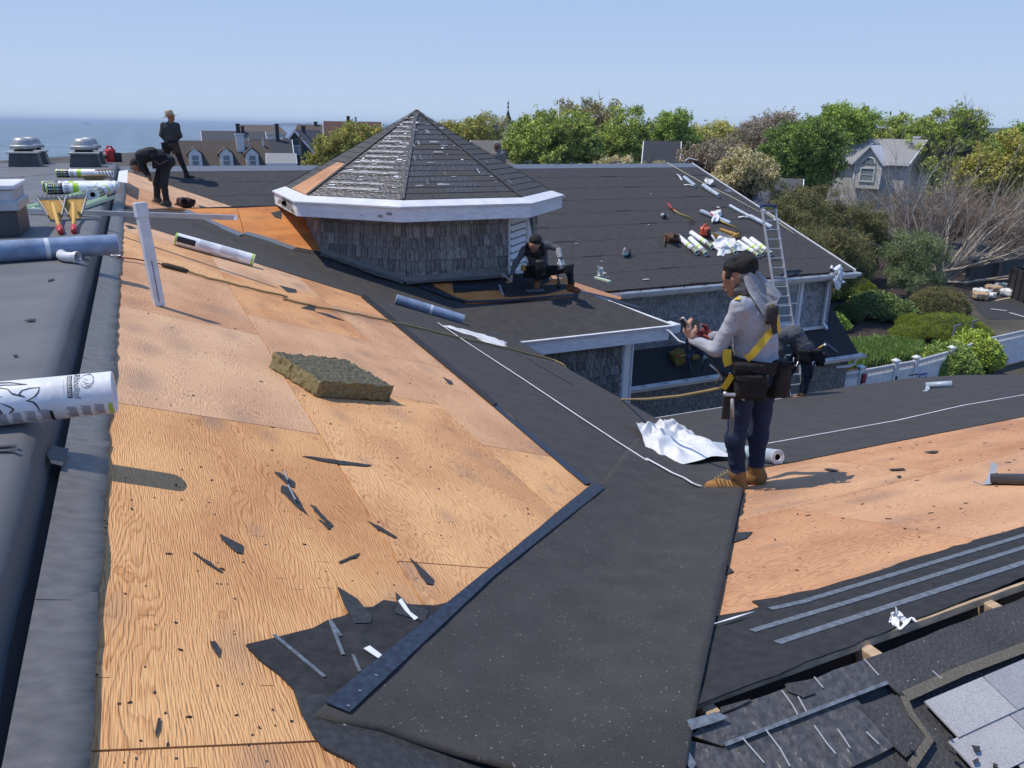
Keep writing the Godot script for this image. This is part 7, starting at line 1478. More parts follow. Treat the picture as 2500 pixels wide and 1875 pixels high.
func kneeling_roofer():
	var j := {"sl": Vector3(0.19, 0.77, 0.12), "sr": Vector3(-0.185, 0.675, 0.12), "el": Vector3(0.383, 0.724, 0.18), "er": Vector3(-0.334, 0.466, 0.22), "wl": Vector3(0.429, 0.561, 0.3), "wr": Vector3(-0.402, 0.267, 0.3), "hl": Vector3(0.195, 0.29, -0.08), "hr": Vector3(-0.009, 0.274, -0.08), "kl": Vector3(0.577, 0.416, 0.3), "kr": Vector3(0.087, 0.479, 0.38), "al": Vector3(0.633, 0.131, 0.18), "ar": Vector3(0.051, 0.168, 0.2), "tl": Vector3(0.79, -0.003, 0.28), "tr": Vector3(0.02, 0.059, 0.36), "head": Vector3(-0.016, 0.807, 0.25)}
	var c := {"shirt": Color(0.10, 0.105, 0.115), "trousers": Color(0.013, 0.014, 0.02), "boots": Color(0.2, 0.085, 0.03), "skin": SKIN}
	var t := person("person crouching by the turret in black head cloth and grey striped sleeves, one glove white", Vector3(6.08, 6.84, -11.89), -0.4729, figure_bones(j, c, 0.95), [head_bones(Vector3(-0.02, 0.785, 0.25), Vector3(-0.1, -0.75, 0.65), Vector3(0, 0.65, 0.75), SKIN), hand_bones(j.wl, Vector3(0.35, -0.9, 0.3), Vector3(-0.2, -0.4, -0.6), 1.0, Color(0.72, 0.72, 0.7), 1.15, 0.6), hand_bones(j.wr, Vector3(-0.05, -0.95, 0.2), Vector3(-0.8, -0.2, 0.2), -1.0, Color(0.45, 0.3, 0.2), 1.1, 0.9)], 0.016, 7, 0.008)
	var blk := Color(0.012, 0.012, 0.013)
	field_part("head_cloth", t, [[Vector3(-0.011, 0.865, 0.28), Vector3(0, 0.876, 0.2), 0.1, 0.1, blk], [Vector3(0.101, 0.769, 0.2), Vector3(0.128, 0.622, 0.17), 0.05, 0.04, blk], [Vector3(-0.13, 0.765, 0.2), Vector3(-0.161, 0.615, 0.16), 0.05, 0.03, blk], [Vector3(0.05, 0.617, 0.22), Vector3(-0.127, 0.625, 0.22), 0.05, 0.04, blk]], 0.014, 0.03, 0.012, 5)
	for k in 5:
		var a: Vector3 = (j.el as Vector3).lerp(j.wl, 0.1 + 0.17 * k)
		obj("sleeve_stripe", MB.new().lathe(Transform3D(frame(Vector3.ZERO, (j.wl - j.el).cross(Vector3.UP), (j.wl - j.el)).basis, a), [Vector2(0.058 - 0.003 * k, -0.01), Vector2(0.058 - 0.003 * k, 0.012)], 14), flat_mat(0.5, 0.5, 0.5, 0.9), t, true)
	for q in ["kl", "kr"]: obj("knee_pad", rough_block(Transform3D(Basis(), j[q] + Vector3(0, 0.0, 0.055)), Vector3(0.14, 0.17, 0.07), 0.035, 0.02, 3), M.black_rubber, t, true)
	obj("hammer_shaft", MB.new().tube([Vector3(-0.425, 0.199, 0.36), Vector3(-0.557, 0.315, 0.4)], 0.014, 6), M.galv, t, true)
	obj("hammer_head", MB.new().tube([Vector3(-0.573, 0.344, 0.44), Vector3(-0.54, 0.245, 0.38)], [0.022, 0.016], 6), M.steel, t, true)
	obj("tape_measure", MB.new().box(Transform3D(Basis(), Vector3(-0.2, 0.387, 0.2)), Vector3(0.09, 0.1, 0.05), 0.015), M.yellow, t, true)
	belt(t, Vector3(0.08, 0.338, -0.05), Vector3(0, 1, -0.2), j.hr - j.hl, 0.18, 0.16, 0.08, M.dark_leather)
	pocket(t, Vector3(-0.122, 0.286, 0), Vector3(0.14, 0.2, 0.12), 0.3, M.dark_leather, 4)

func ridge_men():
	var j := {"sl": Vector3(-0.614, 1.486, 0), "sr": Vector3(-0.254, 1.481, 0), "el": Vector3(-0.707, 1.222, 0.02), "er": Vector3(-0.192, 1.192, 0.02), "wl": Vector3(-0.621, 1.074, -0.2), "wr": Vector3(-0.303, 1.066, -0.2), "hl": Vector3(-0.58, 0.933, 0), "hr": Vector3(-0.362, 0.934, 0), "kl": Vector3(-0.653, 0.472, -0.05), "kr": Vector3(-0.248, 0.494, 0.05), "al": Vector3(-0.698, 0.082, -0.05), "ar": Vector3(-0.139, 0.119, 0), "tl": Vector3(-0.66, -0.037, -0.15), "tr": Vector3(0.092, -0.024, -0.02), "head": Vector3(-0.392, 1.719, 0)}
	var c := {"shirt": Color(0.05, 0.055, 0.055), "trousers": Color(0.014, 0.014, 0.017), "boots": Color(0.02, 0.018, 0.016), "skin": SKIN}
	var t := person("person standing in a straw hat, dark shirt and tool belt, looking out to sea", Vector3(1.5, 7.94, -25.75), -0.0584, figure_bones(j, c, 1.15), [head_bones(Vector3(-0.393, 1.705, 0), Vector3(0.85, -0.1, -0.5), Vector3.UP, SKIN), hand_bones(j.wl, Vector3(0.6, 0, -0.8), Vector3(0.5, 0, 0), 1.0, SKIN, 1.0, 0.5), hand_bones(j.wr, Vector3(-0.6, 0, -0.8), Vector3(-0.5, 0, 0), -1.0, SKIN, 1.0, 0.5)], 0.022, 9, 0.012)
	var hat := mottled(0.8, 0.62, 0.36, 0.9, M.n_hi, Vector3.ONE * 12.0)
	var h0 := Vector3(-0.409, 1.747, 0)
	obj("straw_hat", MB.new().smooth(true).lathe(Transform3D(Basis(Vector3.BACK, 0.22), h0), [Vector2(0.22, 0.0), Vector2(0.17, -0.015), Vector2(0.12, 0.005), Vector2(0.12, 0.02), Vector2(0.115, 0.12), Vector2(0.09, 0.165), Vector2(0, 0.155)], 20), hat, t, true)
	obj("hat_band", MB.new().lathe(Transform3D(Basis(Vector3.BACK, 0.22), h0), [Vector2(0.123, 0.01), Vector2(0.122, 0.045)], 20), flat_mat(0.2, 0.13, 0.06), t, true)
	belt(t, Vector3(-0.457, 1.025, 0), Vector3.UP, Vector3.RIGHT, 0.19, 0.15, 0.1, M.dark_leather)
	pocket(t, Vector3(-0.353, 0.847, 0.14), Vector3(0.2, 0.3, 0.1), 0.1, mottled(0.07, 0.045, 0.025, 0.8, M.n_hi, Vector3.ONE * 6.0), 5)
	pocket(t, Vector3(-0.654, 0.88, 0.1), Vector3(0.16, 0.24, 0.1), 0.0, M.dark_leather, 6)
	strap("harness_strap", t, [Vector3(-0.563, 1.512, 0.1), Vector3(-0.398, 1.281, 0.15), Vector3(-0.348, 1.101, 0.15)], [Vector3(0, 0.2, 1), Vector3(0, 0, 1), Vector3(0, 0, 1)], 0.05, M.black_rubber)
	j = {"sl": Vector3(-0.318, 0.976, 0.14), "sr": Vector3(-0.298, 0.977, -0.16), "el": Vector3(-0.312, 0.74, 0.16), "er": Vector3(-0.249, 0.699, -0.16), "wl": Vector3(-0.212, 0.598, 0.1), "wr": Vector3(-0.192, 0.572, -0.12), "hl": Vector3(0.169, 0.873, 0.08), "hr": Vector3(0.116, 0.878, -0.1), "kl": Vector3(0.06, 0.417, 0.1), "kr": Vector3(-0.058, 0.431, -0.1), "al": Vector3(0.077, 0.078, 0.06), "ar": Vector3(-0.099, 0.094, -0.1), "tl": Vector3(-0.082, -0.019, 0.1), "tr": Vector3(-0.203, 0.036, -0.1), "head": Vector3(-0.403, 0.784, 0.02), "belly": Vector3(-0.09, 1.008, 0)}
	c = {"shirt": Color(0.02, 0.022, 0.027), "trousers": Color(0.03, 0.032, 0.038), "boots": Color(0.12, 0.095, 0.075), "skin": SKIN}
	t = person("person in black bending low over the plywood beside the standing man in the straw hat", Vector3(0.42, 7.89, -17.74), -0.0236, figure_bones(j, c, 1.1), [head_bones(Vector3(-0.404, 0.771, 0.02), Vector3(-0.35, -0.9, 0.1), Vector3(-0.9, 0.3, 0.0), SKIN), hand_bones(j.wl, Vector3(0.2, -0.9, 0.1), Vector3(0.8, 0, 0), 1.0, SKIN, 1.1, 0.7), hand_bones(j.wr, Vector3(0.2, -0.9, 0.1), Vector3(0.8, 0, 0), -1.0, SKIN, 1.1, 0.7)], 0.02, 11, 0.011)
	field_part("cap", t, [[Vector3(-0.408, 0.834, 0.02), Vector3(-0.438, 0.784, 0.02), 0.1, 0.09, Color(0.03, 0.022, 0.02)], [Vector3(-0.457, 0.759, 0.02), Vector3(-0.475, 0.734, 0.02), 0.05, 0.03, Color(0.03, 0.022, 0.02)]], 0.016, 0.03, 0.0, 4)
	belt(t, Vector3(0.056, 0.933, 0), Vector3(-0.95, 0.2, 0), Vector3(0, 0, 1), 0.19, 0.17, 0.1, M.dark_leather)
	pocket(t, Vector3(0.035, 0.866, 0.2), Vector3(0.28, 0.26, 0.12), 0.0, M.dark_leather, 4)
	pocket(t, Vector3(-0.087, 1.036, 0.08), Vector3(0.18, 0.1, 0.14), 0.0, M.dark_leather, 5)
	strap("belt_loop", t, [Vector3(-0.058, 0.881, 0.27), Vector3(0.029, 0.819, 0.28), Vector3(0.181, 0.893, 0.26)], [Vector3(0, 0, 1), Vector3(0, 0, 1), Vector3(0, 0, 1)], 0.02, M.sole)
	j = {"sl": Vector3(-0.228, 1.135, 0), "sr": Vector3(0.088, 1.14, 0), "el": Vector3(-0.279, 0.882, 0), "er": Vector3(0.133, 0.862, 0), "wl": Vector3(-0.213, 0.659, 0.1), "wr": Vector3(0.104, 0.638, 0.1), "hl": Vector3(-0.149, 0.527, 0), "hr": Vector3(0.026, 0.53, 0), "kl": Vector3(-0.156, 0.143, 0.02), "kr": Vector3(0.046, 0.145, 0), "al": Vector3(-0.154, -0.142, 0), "ar": Vector3(0.049, -0.139, 0), "tl": Vector3(-0.179, -0.213, 0.1), "tr": Vector3(0.06, -0.209, 0.1), "head": Vector3(-0.13, 1.338, 0.02)}
	c = {"shirt": Color(0.24, 0.22, 0.195), "trousers": Color(0.03, 0.03, 0.035), "boots": Color(0.05, 0.04, 0.03), "skin": SKIN * 0.6}
	t = person("person in a brown-grey hooded top seen behind the far ridge, right of the turret", Vector3(11.79, 7.51, -25.95), -0.4265, figure_bones(j, c, 1.25), [head_bones(Vector3(-0.145, 1.323, 0.02), Vector3(-0.3, -0.1, 0.9), Vector3.UP, SKIN * 0.5)], 0.025, 13, 0.014)
	field_part("hood", t, [[Vector3(-0.115, 1.452, -0.05), Vector3(-0.088, 1.337, -0.06), 0.11, 0.11, c.shirt], [Vector3(-0.209, 1.452, 0.02), Vector3(-0.218, 1.287, 0.02), 0.04, 0.04, c.shirt], [Vector3(-0.036, 1.454, 0.02), Vector3(-0.019, 1.289, 0.02), 0.045, 0.045, c.shirt], [Vector3(-0.165, 1.223, 0.05), Vector3(-0.034, 1.224, 0.03), 0.06, 0.06, c.shirt]], 0.02, 0.04, 0.0, 4)
	obj("sunglasses", MB.new().bar(Vector3(-0.208, 1.389, 0.14), Vector3(-0.103, 1.386, 0.14), 0.02, 0.04), M.black, t, true)

func right_men():
	var j := {"sl": Vector3(-0.279, 1.047, 0.15), "sr": Vector3(-0.271, 1.001, -0.18), "el": Vector3(-0.261, 0.814, 0.15), "er": Vector3(-0.279, 0.721, -0.2), "wl": Vector3(-0.227, 0.589, 0.1), "wr": Vector3(-0.273, 0.5, -0.2), "hl": Vector3(0.094, 0.843, 0.1), "hr": Vector3(0.036, 0.795, -0.1), "kl": Vector3(0.165, 0.443, 0.1), "kr": Vector3(-0.143, 0.311, -0.1), "al": Vector3(0.149, 0.096, 0.05), "ar": Vector3(-0.102, -0.016, -0.05), "tl": Vector3(-0.015, -0.018, 0.08), "tr": Vector3(-0.296, -0.153, 0), "head": Vector3(-0.403, 0.932, 0), "belly": Vector3(-0.112, 1.061, 0)}
	var c := {"shirt": Color(0.085, 0.09, 0.102), "trousers": Color(0.018, 0.024, 0.05), "boots": Color(0.32, 0.17, 0.07), "skin": SKIN}
	var t := person("person bending forward in a dark grey shirt and laden tool belt, behind the standing roofer", Vector3(9.256, 5.396, -8.751), -0.8135, figure_bones(j, c, 1.12), [head_bones(Vector3(-0.411, 0.921, 0), Vector3(-0.4, -0.9, 0.0), Vector3(-0.9, 0.4, 0), SKIN), hand_bones(j.wl, Vector3(0, -1, 0), Vector3(-0.6, 0, 0), 1.0, SKIN), hand_bones(j.wr, Vector3(0, -1, 0), Vector3(-0.6, 0, 0), -1.0, SKIN)], 0.017, 17, 0.01)
	var tl: Vector3 = j.tl; var tr: Vector3 = j.tr
	sole(t, Vector3(j.al.x, tl.y, j.al.z), tl); sole(t, Vector3(j.ar.x, tr.y, j.ar.z), tr)
	belt(t, Vector3(0.056, 0.812, 0), Vector3(-0.75, 0.65, 0), Vector3(0, 0, 1), 0.2, 0.19, 0.1, M.dark_leather)
	pocket(t, Vector3(0.088, 0.762, 0.2), Vector3(0.2, 0.2, 0.08), 0.0, M.dark_leather, 4)
	pocket(t, Vector3(0.256, 0.782, 0.12), Vector3(0.16, 0.18, 0.12), 0.4, M.dark_leather, 5)
	pocket(t, Vector3(0.334, 0.695, 0), Vector3(0.12, 0.2, 0.14), 0.2, M.dark_leather, 6)
	obj("hammer_loop", MB.new().smooth(true).tube([Vector3(-0.062, 0.744, 0.28), Vector3(-0.058, 0.638, 0.28), Vector3(-0.005, 0.602, 0.28), Vector3(0.013, 0.689, 0.28)], 0.01, 6), M.steel, t, true)
	obj("tool_handle", MB.new().smooth(true).tube([Vector3(0.253, 0.67, 0.18), Vector3(0.23, 0.399, 0.18)], [0.014, 0.022], 7), M.black_rubber, t, true)
	obj("hammer_shaft", MB.new().smooth(true).tube([Vector3(0.281, 0.886, 0.1), Vector3(0.349, 0.947, 0.1)], [0.014, 0.014], 7), M.wood_yellow, t, true)
	obj("hammer_head", MB.new().smooth(true).tube([Vector3(0.342, 0.925, 0.1), Vector3(0.381, 0.965, 0.1)], [0.022, 0.026], 8), M.steel, t, true)
	j = {"sl": Vector3(-0.349, 1.102, 0.1), "sr": Vector3(0.052, 1.135, 0.1), "el": Vector3(-0.404, 0.929, 0.2), "er": Vector3(0.177, 0.977, 0.2), "wl": Vector3(-0.309, 0.73, 0.3), "wr": Vector3(0.126, 0.767, 0.3), "hl": Vector3(-0.204, 0.617, -0.15), "hr": Vector3(0.018, 0.636, -0.15), "kl": Vector3(-0.365, 0.448, 0.15), "kr": Vector3(0.152, 0.454, 0.15), "al": Vector3(-0.239, 0.003, 0.02), "ar": Vector3(0.11, 0.076, 0.02), "tl": Vector3(-0.192, -0.053, 0.15), "tr": Vector3(0.118, 0.016, 0.15), "head": Vector3(-0.165, 1.311, 0.1)}
	c = {"shirt": Color(0.06, 0.065, 0.08), "trousers": Color(0.035, 0.06, 0.10), "boots": Color(0.06, 0.06, 0.065), "skin": SKIN}
	t = person("person in faded jeans crouching on the skirt roof, half hidden behind the standing roofer", Vector3(14.31, 2.76, -17.2), -0.6940, figure_bones(j, c, 0.9), [head_bones(Vector3(-0.164, 1.291, 0.1), Vector3(0, -0.6, 0.8), Vector3.UP, SKIN)], 0.025, 19, 0.014)
	var bag := thing("tool_bucket", "yellow tool bag lying on the dark skirt roof beside the crouching worker", "tool bag", Vector3(13.88, 2.95, -17.7))
	obj("bag", rough_block(Transform3D(Basis(Vector3.BACK, 0.35), Vector3(13.92, 3.11, -17.75)), Vector3(0.4, 0.4, 0.3), 0.06, 0.05, 5), mottled(0.35, 0.27, 0.06, 0.8, M.n_lo, Vector3.ONE * 4.0), bag)
	obj("flap", rough_block(Transform3D(Basis(Vector3.BACK, 0.2), Vector3(14.5, 3.09, -17.75)), Vector3(0.28, 0.2, 0.22), 0.06, 0.05, 7), mottled(0.35, 0.27, 0.06, 0.8, M.n_lo, Vector3.ONE * 4.0), bag)
	var rk := thing("roofing_rake", "short yellow-handled pry tool with red grip across the yellow tool bag", "pry tool", Vector3(13.62, 3.3, -17.4))
	obj("handle", MB.new().smooth(true).tube([Vector3(13.71, 3.26, -17.4), Vector3(13.99, 3.26, -17.4), Vector3(14.3, 3.3, -17.4)], 0.022, 7), M.wood_yellow, rk); obj("grip", MB.new().smooth(true).tube([Vector3(13.57, 3.31, -17.4), Vector3(13.72, 3.26, -17.4)], 0.03, 8), M.red, rk)

# ---------------------------------------------------------------- trees, shrubs, houses, far country
var leaf_meshes := {}
func leaf_mesh(kind: String) -> ArrayMesh:      # a spray of leaf-sized faces
	if leaf_meshes.has(kind): return leaf_meshes[kind]
	var r := RandomNumberGenerator.new(); r.seed = kind.hash(); var mb := MB.new()
	var n := 9 if kind == "leaf" else (14 if kind == "needle" else 7)
	for i in n:
		var d := Vector3(r.randf_range(-1, 1), r.randf_range(-0.6, 1), r.randf_range(-1, 1)).normalized()
		var s := d.cross(Vector3(r.randf_range(-1, 1), r.randf_range(-1, 1), r.randf_range(-1, 1))).normalized()
		var c := Vector3(r.randf_range(-1, 1), r.randf_range(-0.7, 0.7), r.randf_range(-1, 1)) * 0.55
		var l := r.randf_range(0.35, 0.6); var w := l * (0.34 if kind == "leaf" else 0.07)
		if kind == "blade": l = r.randf_range(0.6, 1.0); w = 0.05; d = (d * 0.5 + Vector3.UP).normalized(); c *= 0.3
		var up := d.cross(s) * 0.12 * l
		mb.tri(c - d * l * 0.5, c + s * w + up, c + d * l * 0.5); mb.tri(c - d * l * 0.5, c + d * l * 0.5, c - s * w + up)
	leaf_meshes[kind] = mb.done(); return leaf_meshes[kind]

func foliage(called: String, parent: Node, pts: Array, kind: String, size: float, cols: Array, sd: int) -> MultiMeshInstance3D:
	var r := RandomNumberGenerator.new(); r.seed = sd
	var mm := MultiMesh.new(); mm.transform_format = MultiMesh.TRANSFORM_3D; mm.use_colors = true; mm.mesh = leaf_mesh(kind); mm.instance_count = pts.size()
	for i in pts.size():
		var b := Basis(Vector3(r.randf_range(-1, 1), r.randf_range(-1, 1), r.randf_range(-1, 1)).normalized(), r.randf() * TAU) if kind != "blade" else Basis(Vector3.UP, r.randf() * TAU)
		mm.set_instance_transform(i, Transform3D(b.scaled(Vector3.ONE * size * r.randf_range(0.6, 1.3)), pts[i]))
		var c: Color = (cols[r.randi_range(0, cols.size() - 1)] as Color).lerp(cols[r.randi_range(0, cols.size() - 1)], r.randf())
		mm.set_instance_color(i, c * r.randf_range(1.7, 3.7))
	var o := MultiMeshInstance3D.new(); o.name = numbered(called, parent); o.multimesh = mm
	if not M.has("leaf"):
		var m := flat_mat(1, 1, 1, 0.65); m.vertex_color_use_as_albedo = true; m.backlight_enabled = true; m.backlight = Color(0.42, 0.45, 0.2); M.leaf = m
	o.material_override = M.leaf; parent.add_child(o, true); o.set_meta("kind", "stuff")
	return o

# crown given as lobes [centre, radii]; leaves gather in clumps so that gaps stay open
func crown_points(lobes: Array, n: int, clumps: int, spread: float, sd: int, shell := 0.55) -> Array:
	var r := RandomNumberGenerator.new(); r.seed = sd; var o := []; var total := 0.0
	for l in lobes: total += l[1].x * l[1].y
	for l in lobes:
		var share: float = l[1].x * l[1].y / total; var k := maxi(3, int(clumps * share))
		for c in k:
			var d := Vector3(r.randfn(), r.randfn(), r.randfn()).normalized(); var t := pow(r.randf_range(shell * shell, 1.0), 0.5) * (1.0 if r.randf() < 0.8 else r.randf_range(1.0, 1.22))
			var p: Vector3 = l[0] + d * l[1] * t; var sp := spread * r.randf_range(0.5, 1.3)
			for q in int(n * share / k): o.append(p + Vector3(r.randfn(0, 0.5), r.randfn(0, 0.34), r.randfn(0, 0.5)) * sp)
	return o

func limb(mb: MB, a: Vector3, d: Vector3, l: float, r0: float, depth: int, rr: RandomNumberGenerator, bend: Vector3, splits := 3, spread := 0.55):
	var p := a; var pts := [a]; var rad := [r0]; var seg := 3
	for i in seg:
		d = (d + Vector3(rr.randf_range(-1, 1), rr.randf_range(-1, 1), rr.randf_range(-1, 1)) * 0.16 + bend * 0.06).normalized()
		p += d * l / seg; pts.append(p); rad.append(r0 * (1.0 - 0.42 * (i + 1) / seg))
	mb.tube(pts, rad, 5 if r0 > 0.06 else 3, false)
	if depth <= 0: return
	for k in splits:
		var t := rr.randf_range(0.35, 1.0) if k > 0 else 1.0; var i := clampi(int(t * seg), 1, seg)
		var nd := (d + Vector3(rr.randf_range(-1, 1), rr.randf_range(-0.7, 0.9), rr.randf_range(-1, 1)) * spread).normalized()
		limb(mb, pts[i], nd, l * rr.randf_range(0.55, 0.8), r0 * rr.randf_range(0.42, 0.6), depth - 1, rr, bend, splits, spread)

func tree(label: String, base: Vector3, lobes: Array, n: int, clumps: int, spread: float, size: float, cols: Array, sd: int, kind := "leaf", twigs := 2, bark := Color(0.1, 0.08, 0.06), group := "", called := "tree", shell := 0.55):
	var t := thing(called, label, "tree", base, group); var rr := RandomNumberGenerator.new(); rr.seed = sd
	var tr := MB.new().smooth(true); var top: Vector3 = lobes[0][0]; var fork := base.lerp(Vector3(top.x, base.y, top.z), 0.5); fork.y = lerpf(base.y, top.y - lobes[0][1].y, 0.7); var r0 := 0.022 * (top.y - base.y) + 0.06
	tr.tube([base, base.lerp(fork, 0.5) + Vector3(0.1, 0, 0), fork], [r0 * 1.2, r0, r0 * 0.8], 7, false)
	for l in lobes:
		for k in 4: var e: Vector3 = l[0] + Vector3(rr.randf_range(-1, 1), rr.randf_range(-0.4, 0.5), rr.randf_range(-1, 1)) * l[1] * 0.55; limb(tr, fork, (e - fork).normalized(), (e - fork).length() * 0.55, r0 * 0.45, twigs, rr, Vector3.UP * 0.3, 4 if twigs > 3 else 3)
	obj("trunk", tr, flat_mat(bark.r, bark.g, bark.b, 0.95), t)
	if n > 0:
		var f := foliage("crown", t, crown_points(lobes, n, clumps, spread, sd, shell), kind, size, cols, sd); f.transform = world_of(t).affine_inverse()

func shrub(label: String, base: Vector3, lobes: Array, n: int, size: float, cols: Array, sd: int, kind := "leaf", core := Color(0.02, 0.03, 0.012), group := "", tight := 0.9):
	var t := thing("shrub", label, "shrub", base, group); var r := RandomNumberGenerator.new(); r.seed = sd
	var body := MB.new().smooth(true); var pts := []; var nz := noise(sd, 0.9, 3); var total := 0.0
	for l in lobes: total += l[1].x * l[1].x
	for l in lobes:
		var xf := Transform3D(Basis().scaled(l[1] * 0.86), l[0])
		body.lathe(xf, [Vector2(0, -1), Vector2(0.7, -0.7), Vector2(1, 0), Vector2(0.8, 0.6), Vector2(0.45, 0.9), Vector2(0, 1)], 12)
		for i in int(n * l[1].x * l[1].x / total):
			var d := Vector3(r.randfn(), absf(r.randfn()) * 0.9 - 0.15, r.randfn()).normalized(); var p: Vector3 = l[0] + d * l[1] * (r.randf_range(tight, 1.02))
			pts.append(p + d * 0.12 * l[1] * nz.get_noise_3d(p.x * 2.0, p.y * 2.0, p.z * 2.0) * 2.0)
	obj("inner_core", body, flat_mat(core.r, core.g, core.b, 1.0), t)
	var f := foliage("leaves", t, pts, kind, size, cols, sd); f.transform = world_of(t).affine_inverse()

func gr(p: Vector3) -> Vector3: return Vector3(p.x, 0.0, p.z)

func build_landscape():
	far_country(); trees_and_shrubs(); houses(); garden_things()

func far_country():
	# wooded hills along the horizon and the land across the bay
	for h in [[2600.0, 0.3128, 1.0878, 14.0, "hills", 5, Color(0.06, 0.085, 0.04)], [1500.0, 0.6111, 1.1581, 9.0, "hills", 6, Color(0.07, 0.10, 0.03)], [6500.0, 0.1404, 0.3793, 26.0, "far_shore", 7, Color(0.06, 0.075, 0.05)]]:
		var mb := MB.new().smooth(true); var nz := noise(h[5], 0.012, 4); var rows := [[], [], []]
		for i in 121:
			var az: float = lerpf(h[1], h[2], i / 120.0); var edge := minf(1.0, minf(i, 120 - i) / 14.0)
			var d: float = h[0]; var hh: float = h[3] * (0.75 + 0.55 * nz.get_noise_1d(i * 2.0) + 0.16 * nz.get_noise_1d(i * 34.0)) * (edge if h[4] == "far_shore" else 1.0) + 9.5 * 0.0
			if h[4] == "hills": hh += 6.0 + 9.0 * smoothstep(0.62, 1.0, az) * (1.2 - absf(az - 0.9) * 2.0)
			rows[0].append(Vector3(sin(az) * (d - 120), -6.0, -cos(az) * (d - 120))); rows[1].append(Vector3(sin(az) * d, hh, -cos(az) * d)); rows[2].append(Vector3(sin(az) * (d + 300), -6.0, -cos(az) * (d + 300)))
		mb.grid(rows); var c: Color = h[6]
		tag(obj(h[4], mb, mottled(c.r, c.g, c.b, 1.0, M.n_hi, Vector3.ONE * 0.02)), "", "", "", "structure")
	# far woodland that reads as one mass
	var r := RandomNumberGenerator.new(); r.seed = 91; var pts := []
	for i in 420:
		var az := r.randf_range(0.345, 1.065); var d := 130.0 + 1250.0 * pow(r.randf(), 1.7); var s := r.randf_range(3.0, 5.5)
		var c := Vector3(sin(az) * d, r.randf_range(0.5, 1.6), -cos(az) * d)
		for k in 40: pts.append(c + Vector3(r.randfn(0, 0.6), absf(r.randfn(0, 0.5)), r.randfn(0, 0.6)) * s)
	var f := foliage("woodland", self, pts, "leaf", 3.2, [Color(0.10, 0.13, 0.04), Color(0.14, 0.15, 0.05), Color(0.12, 0.09, 0.06), Color(0.07, 0.10, 0.035)], 92)
	tag(f, "distant spring woodland running to the foot of the hills", "woodland", "", "stuff")
	# boats
	for b in [[Vector3(-175.61, -4.6, -4031), "white motor cruiser out on the bay left of the hat wearer", 1.0], [Vector3(96.84, -4.6, -4066.76), "speedboat trailing a long white wake near the man in the hat", 0.55], [Vector3(-149.82, -4.6, -7729.44), "far speedboat with a thin wake, highest on the water", 0.5]]:
		var d: float = Vector2(b[0].x, b[0].z).length()
		var t := thing("boat", b[1], "boat", b[0], "", -0.45); var k: float = b[2] * d / 1000.0
		obj("hull", MB.new().slab([Vector3(-4, 1.4, -1.3) * k, Vector3(3, 1.4, -1.3) * k, Vector3(5.5, 1.7, 0) * k, Vector3(3, 1.4, 1.3) * k, Vector3(-4, 1.4, 1.3) * k], Vector3.UP, 1.5 * k), M.white_trim, t, true)
		obj("cabin", MB.new().box(Transform3D(Basis(), Vector3(-0.5, 2.2, 0) * k), Vector3(3.4, 1.7, 2.0) * k, 0.2), M.white_trim, t, true)
		obj("windscreen", MB.new().box(Transform3D(Basis(), Vector3(1.3, 2.4, 0) * k), Vector3(0.3, 0.7, 1.9) * k), M.glass, t, true)
		if b[2] < 0.9: obj("wake", MB.new().slab([Vector3(-4, 0.15, -2) * k, Vector3(-4, 0.15, 2) * k, Vector3(-36, 0.1, 5) * k, Vector3(-36, 0.1, -5) * k], Vector3.UP, 0.0), M.white_trim, t, true)

func at_bearing(az: float, dist: float) -> Vector3: return Vector3(sin(az) * dist, 0, -cos(az) * dist)      # a ground point at a compass bearing and distance

func lobe(p: Vector3, rx: float, ry: float, rz := -1.0) -> Array: return [p, Vector3(rx, ry, rx if rz < 0 else rz)]

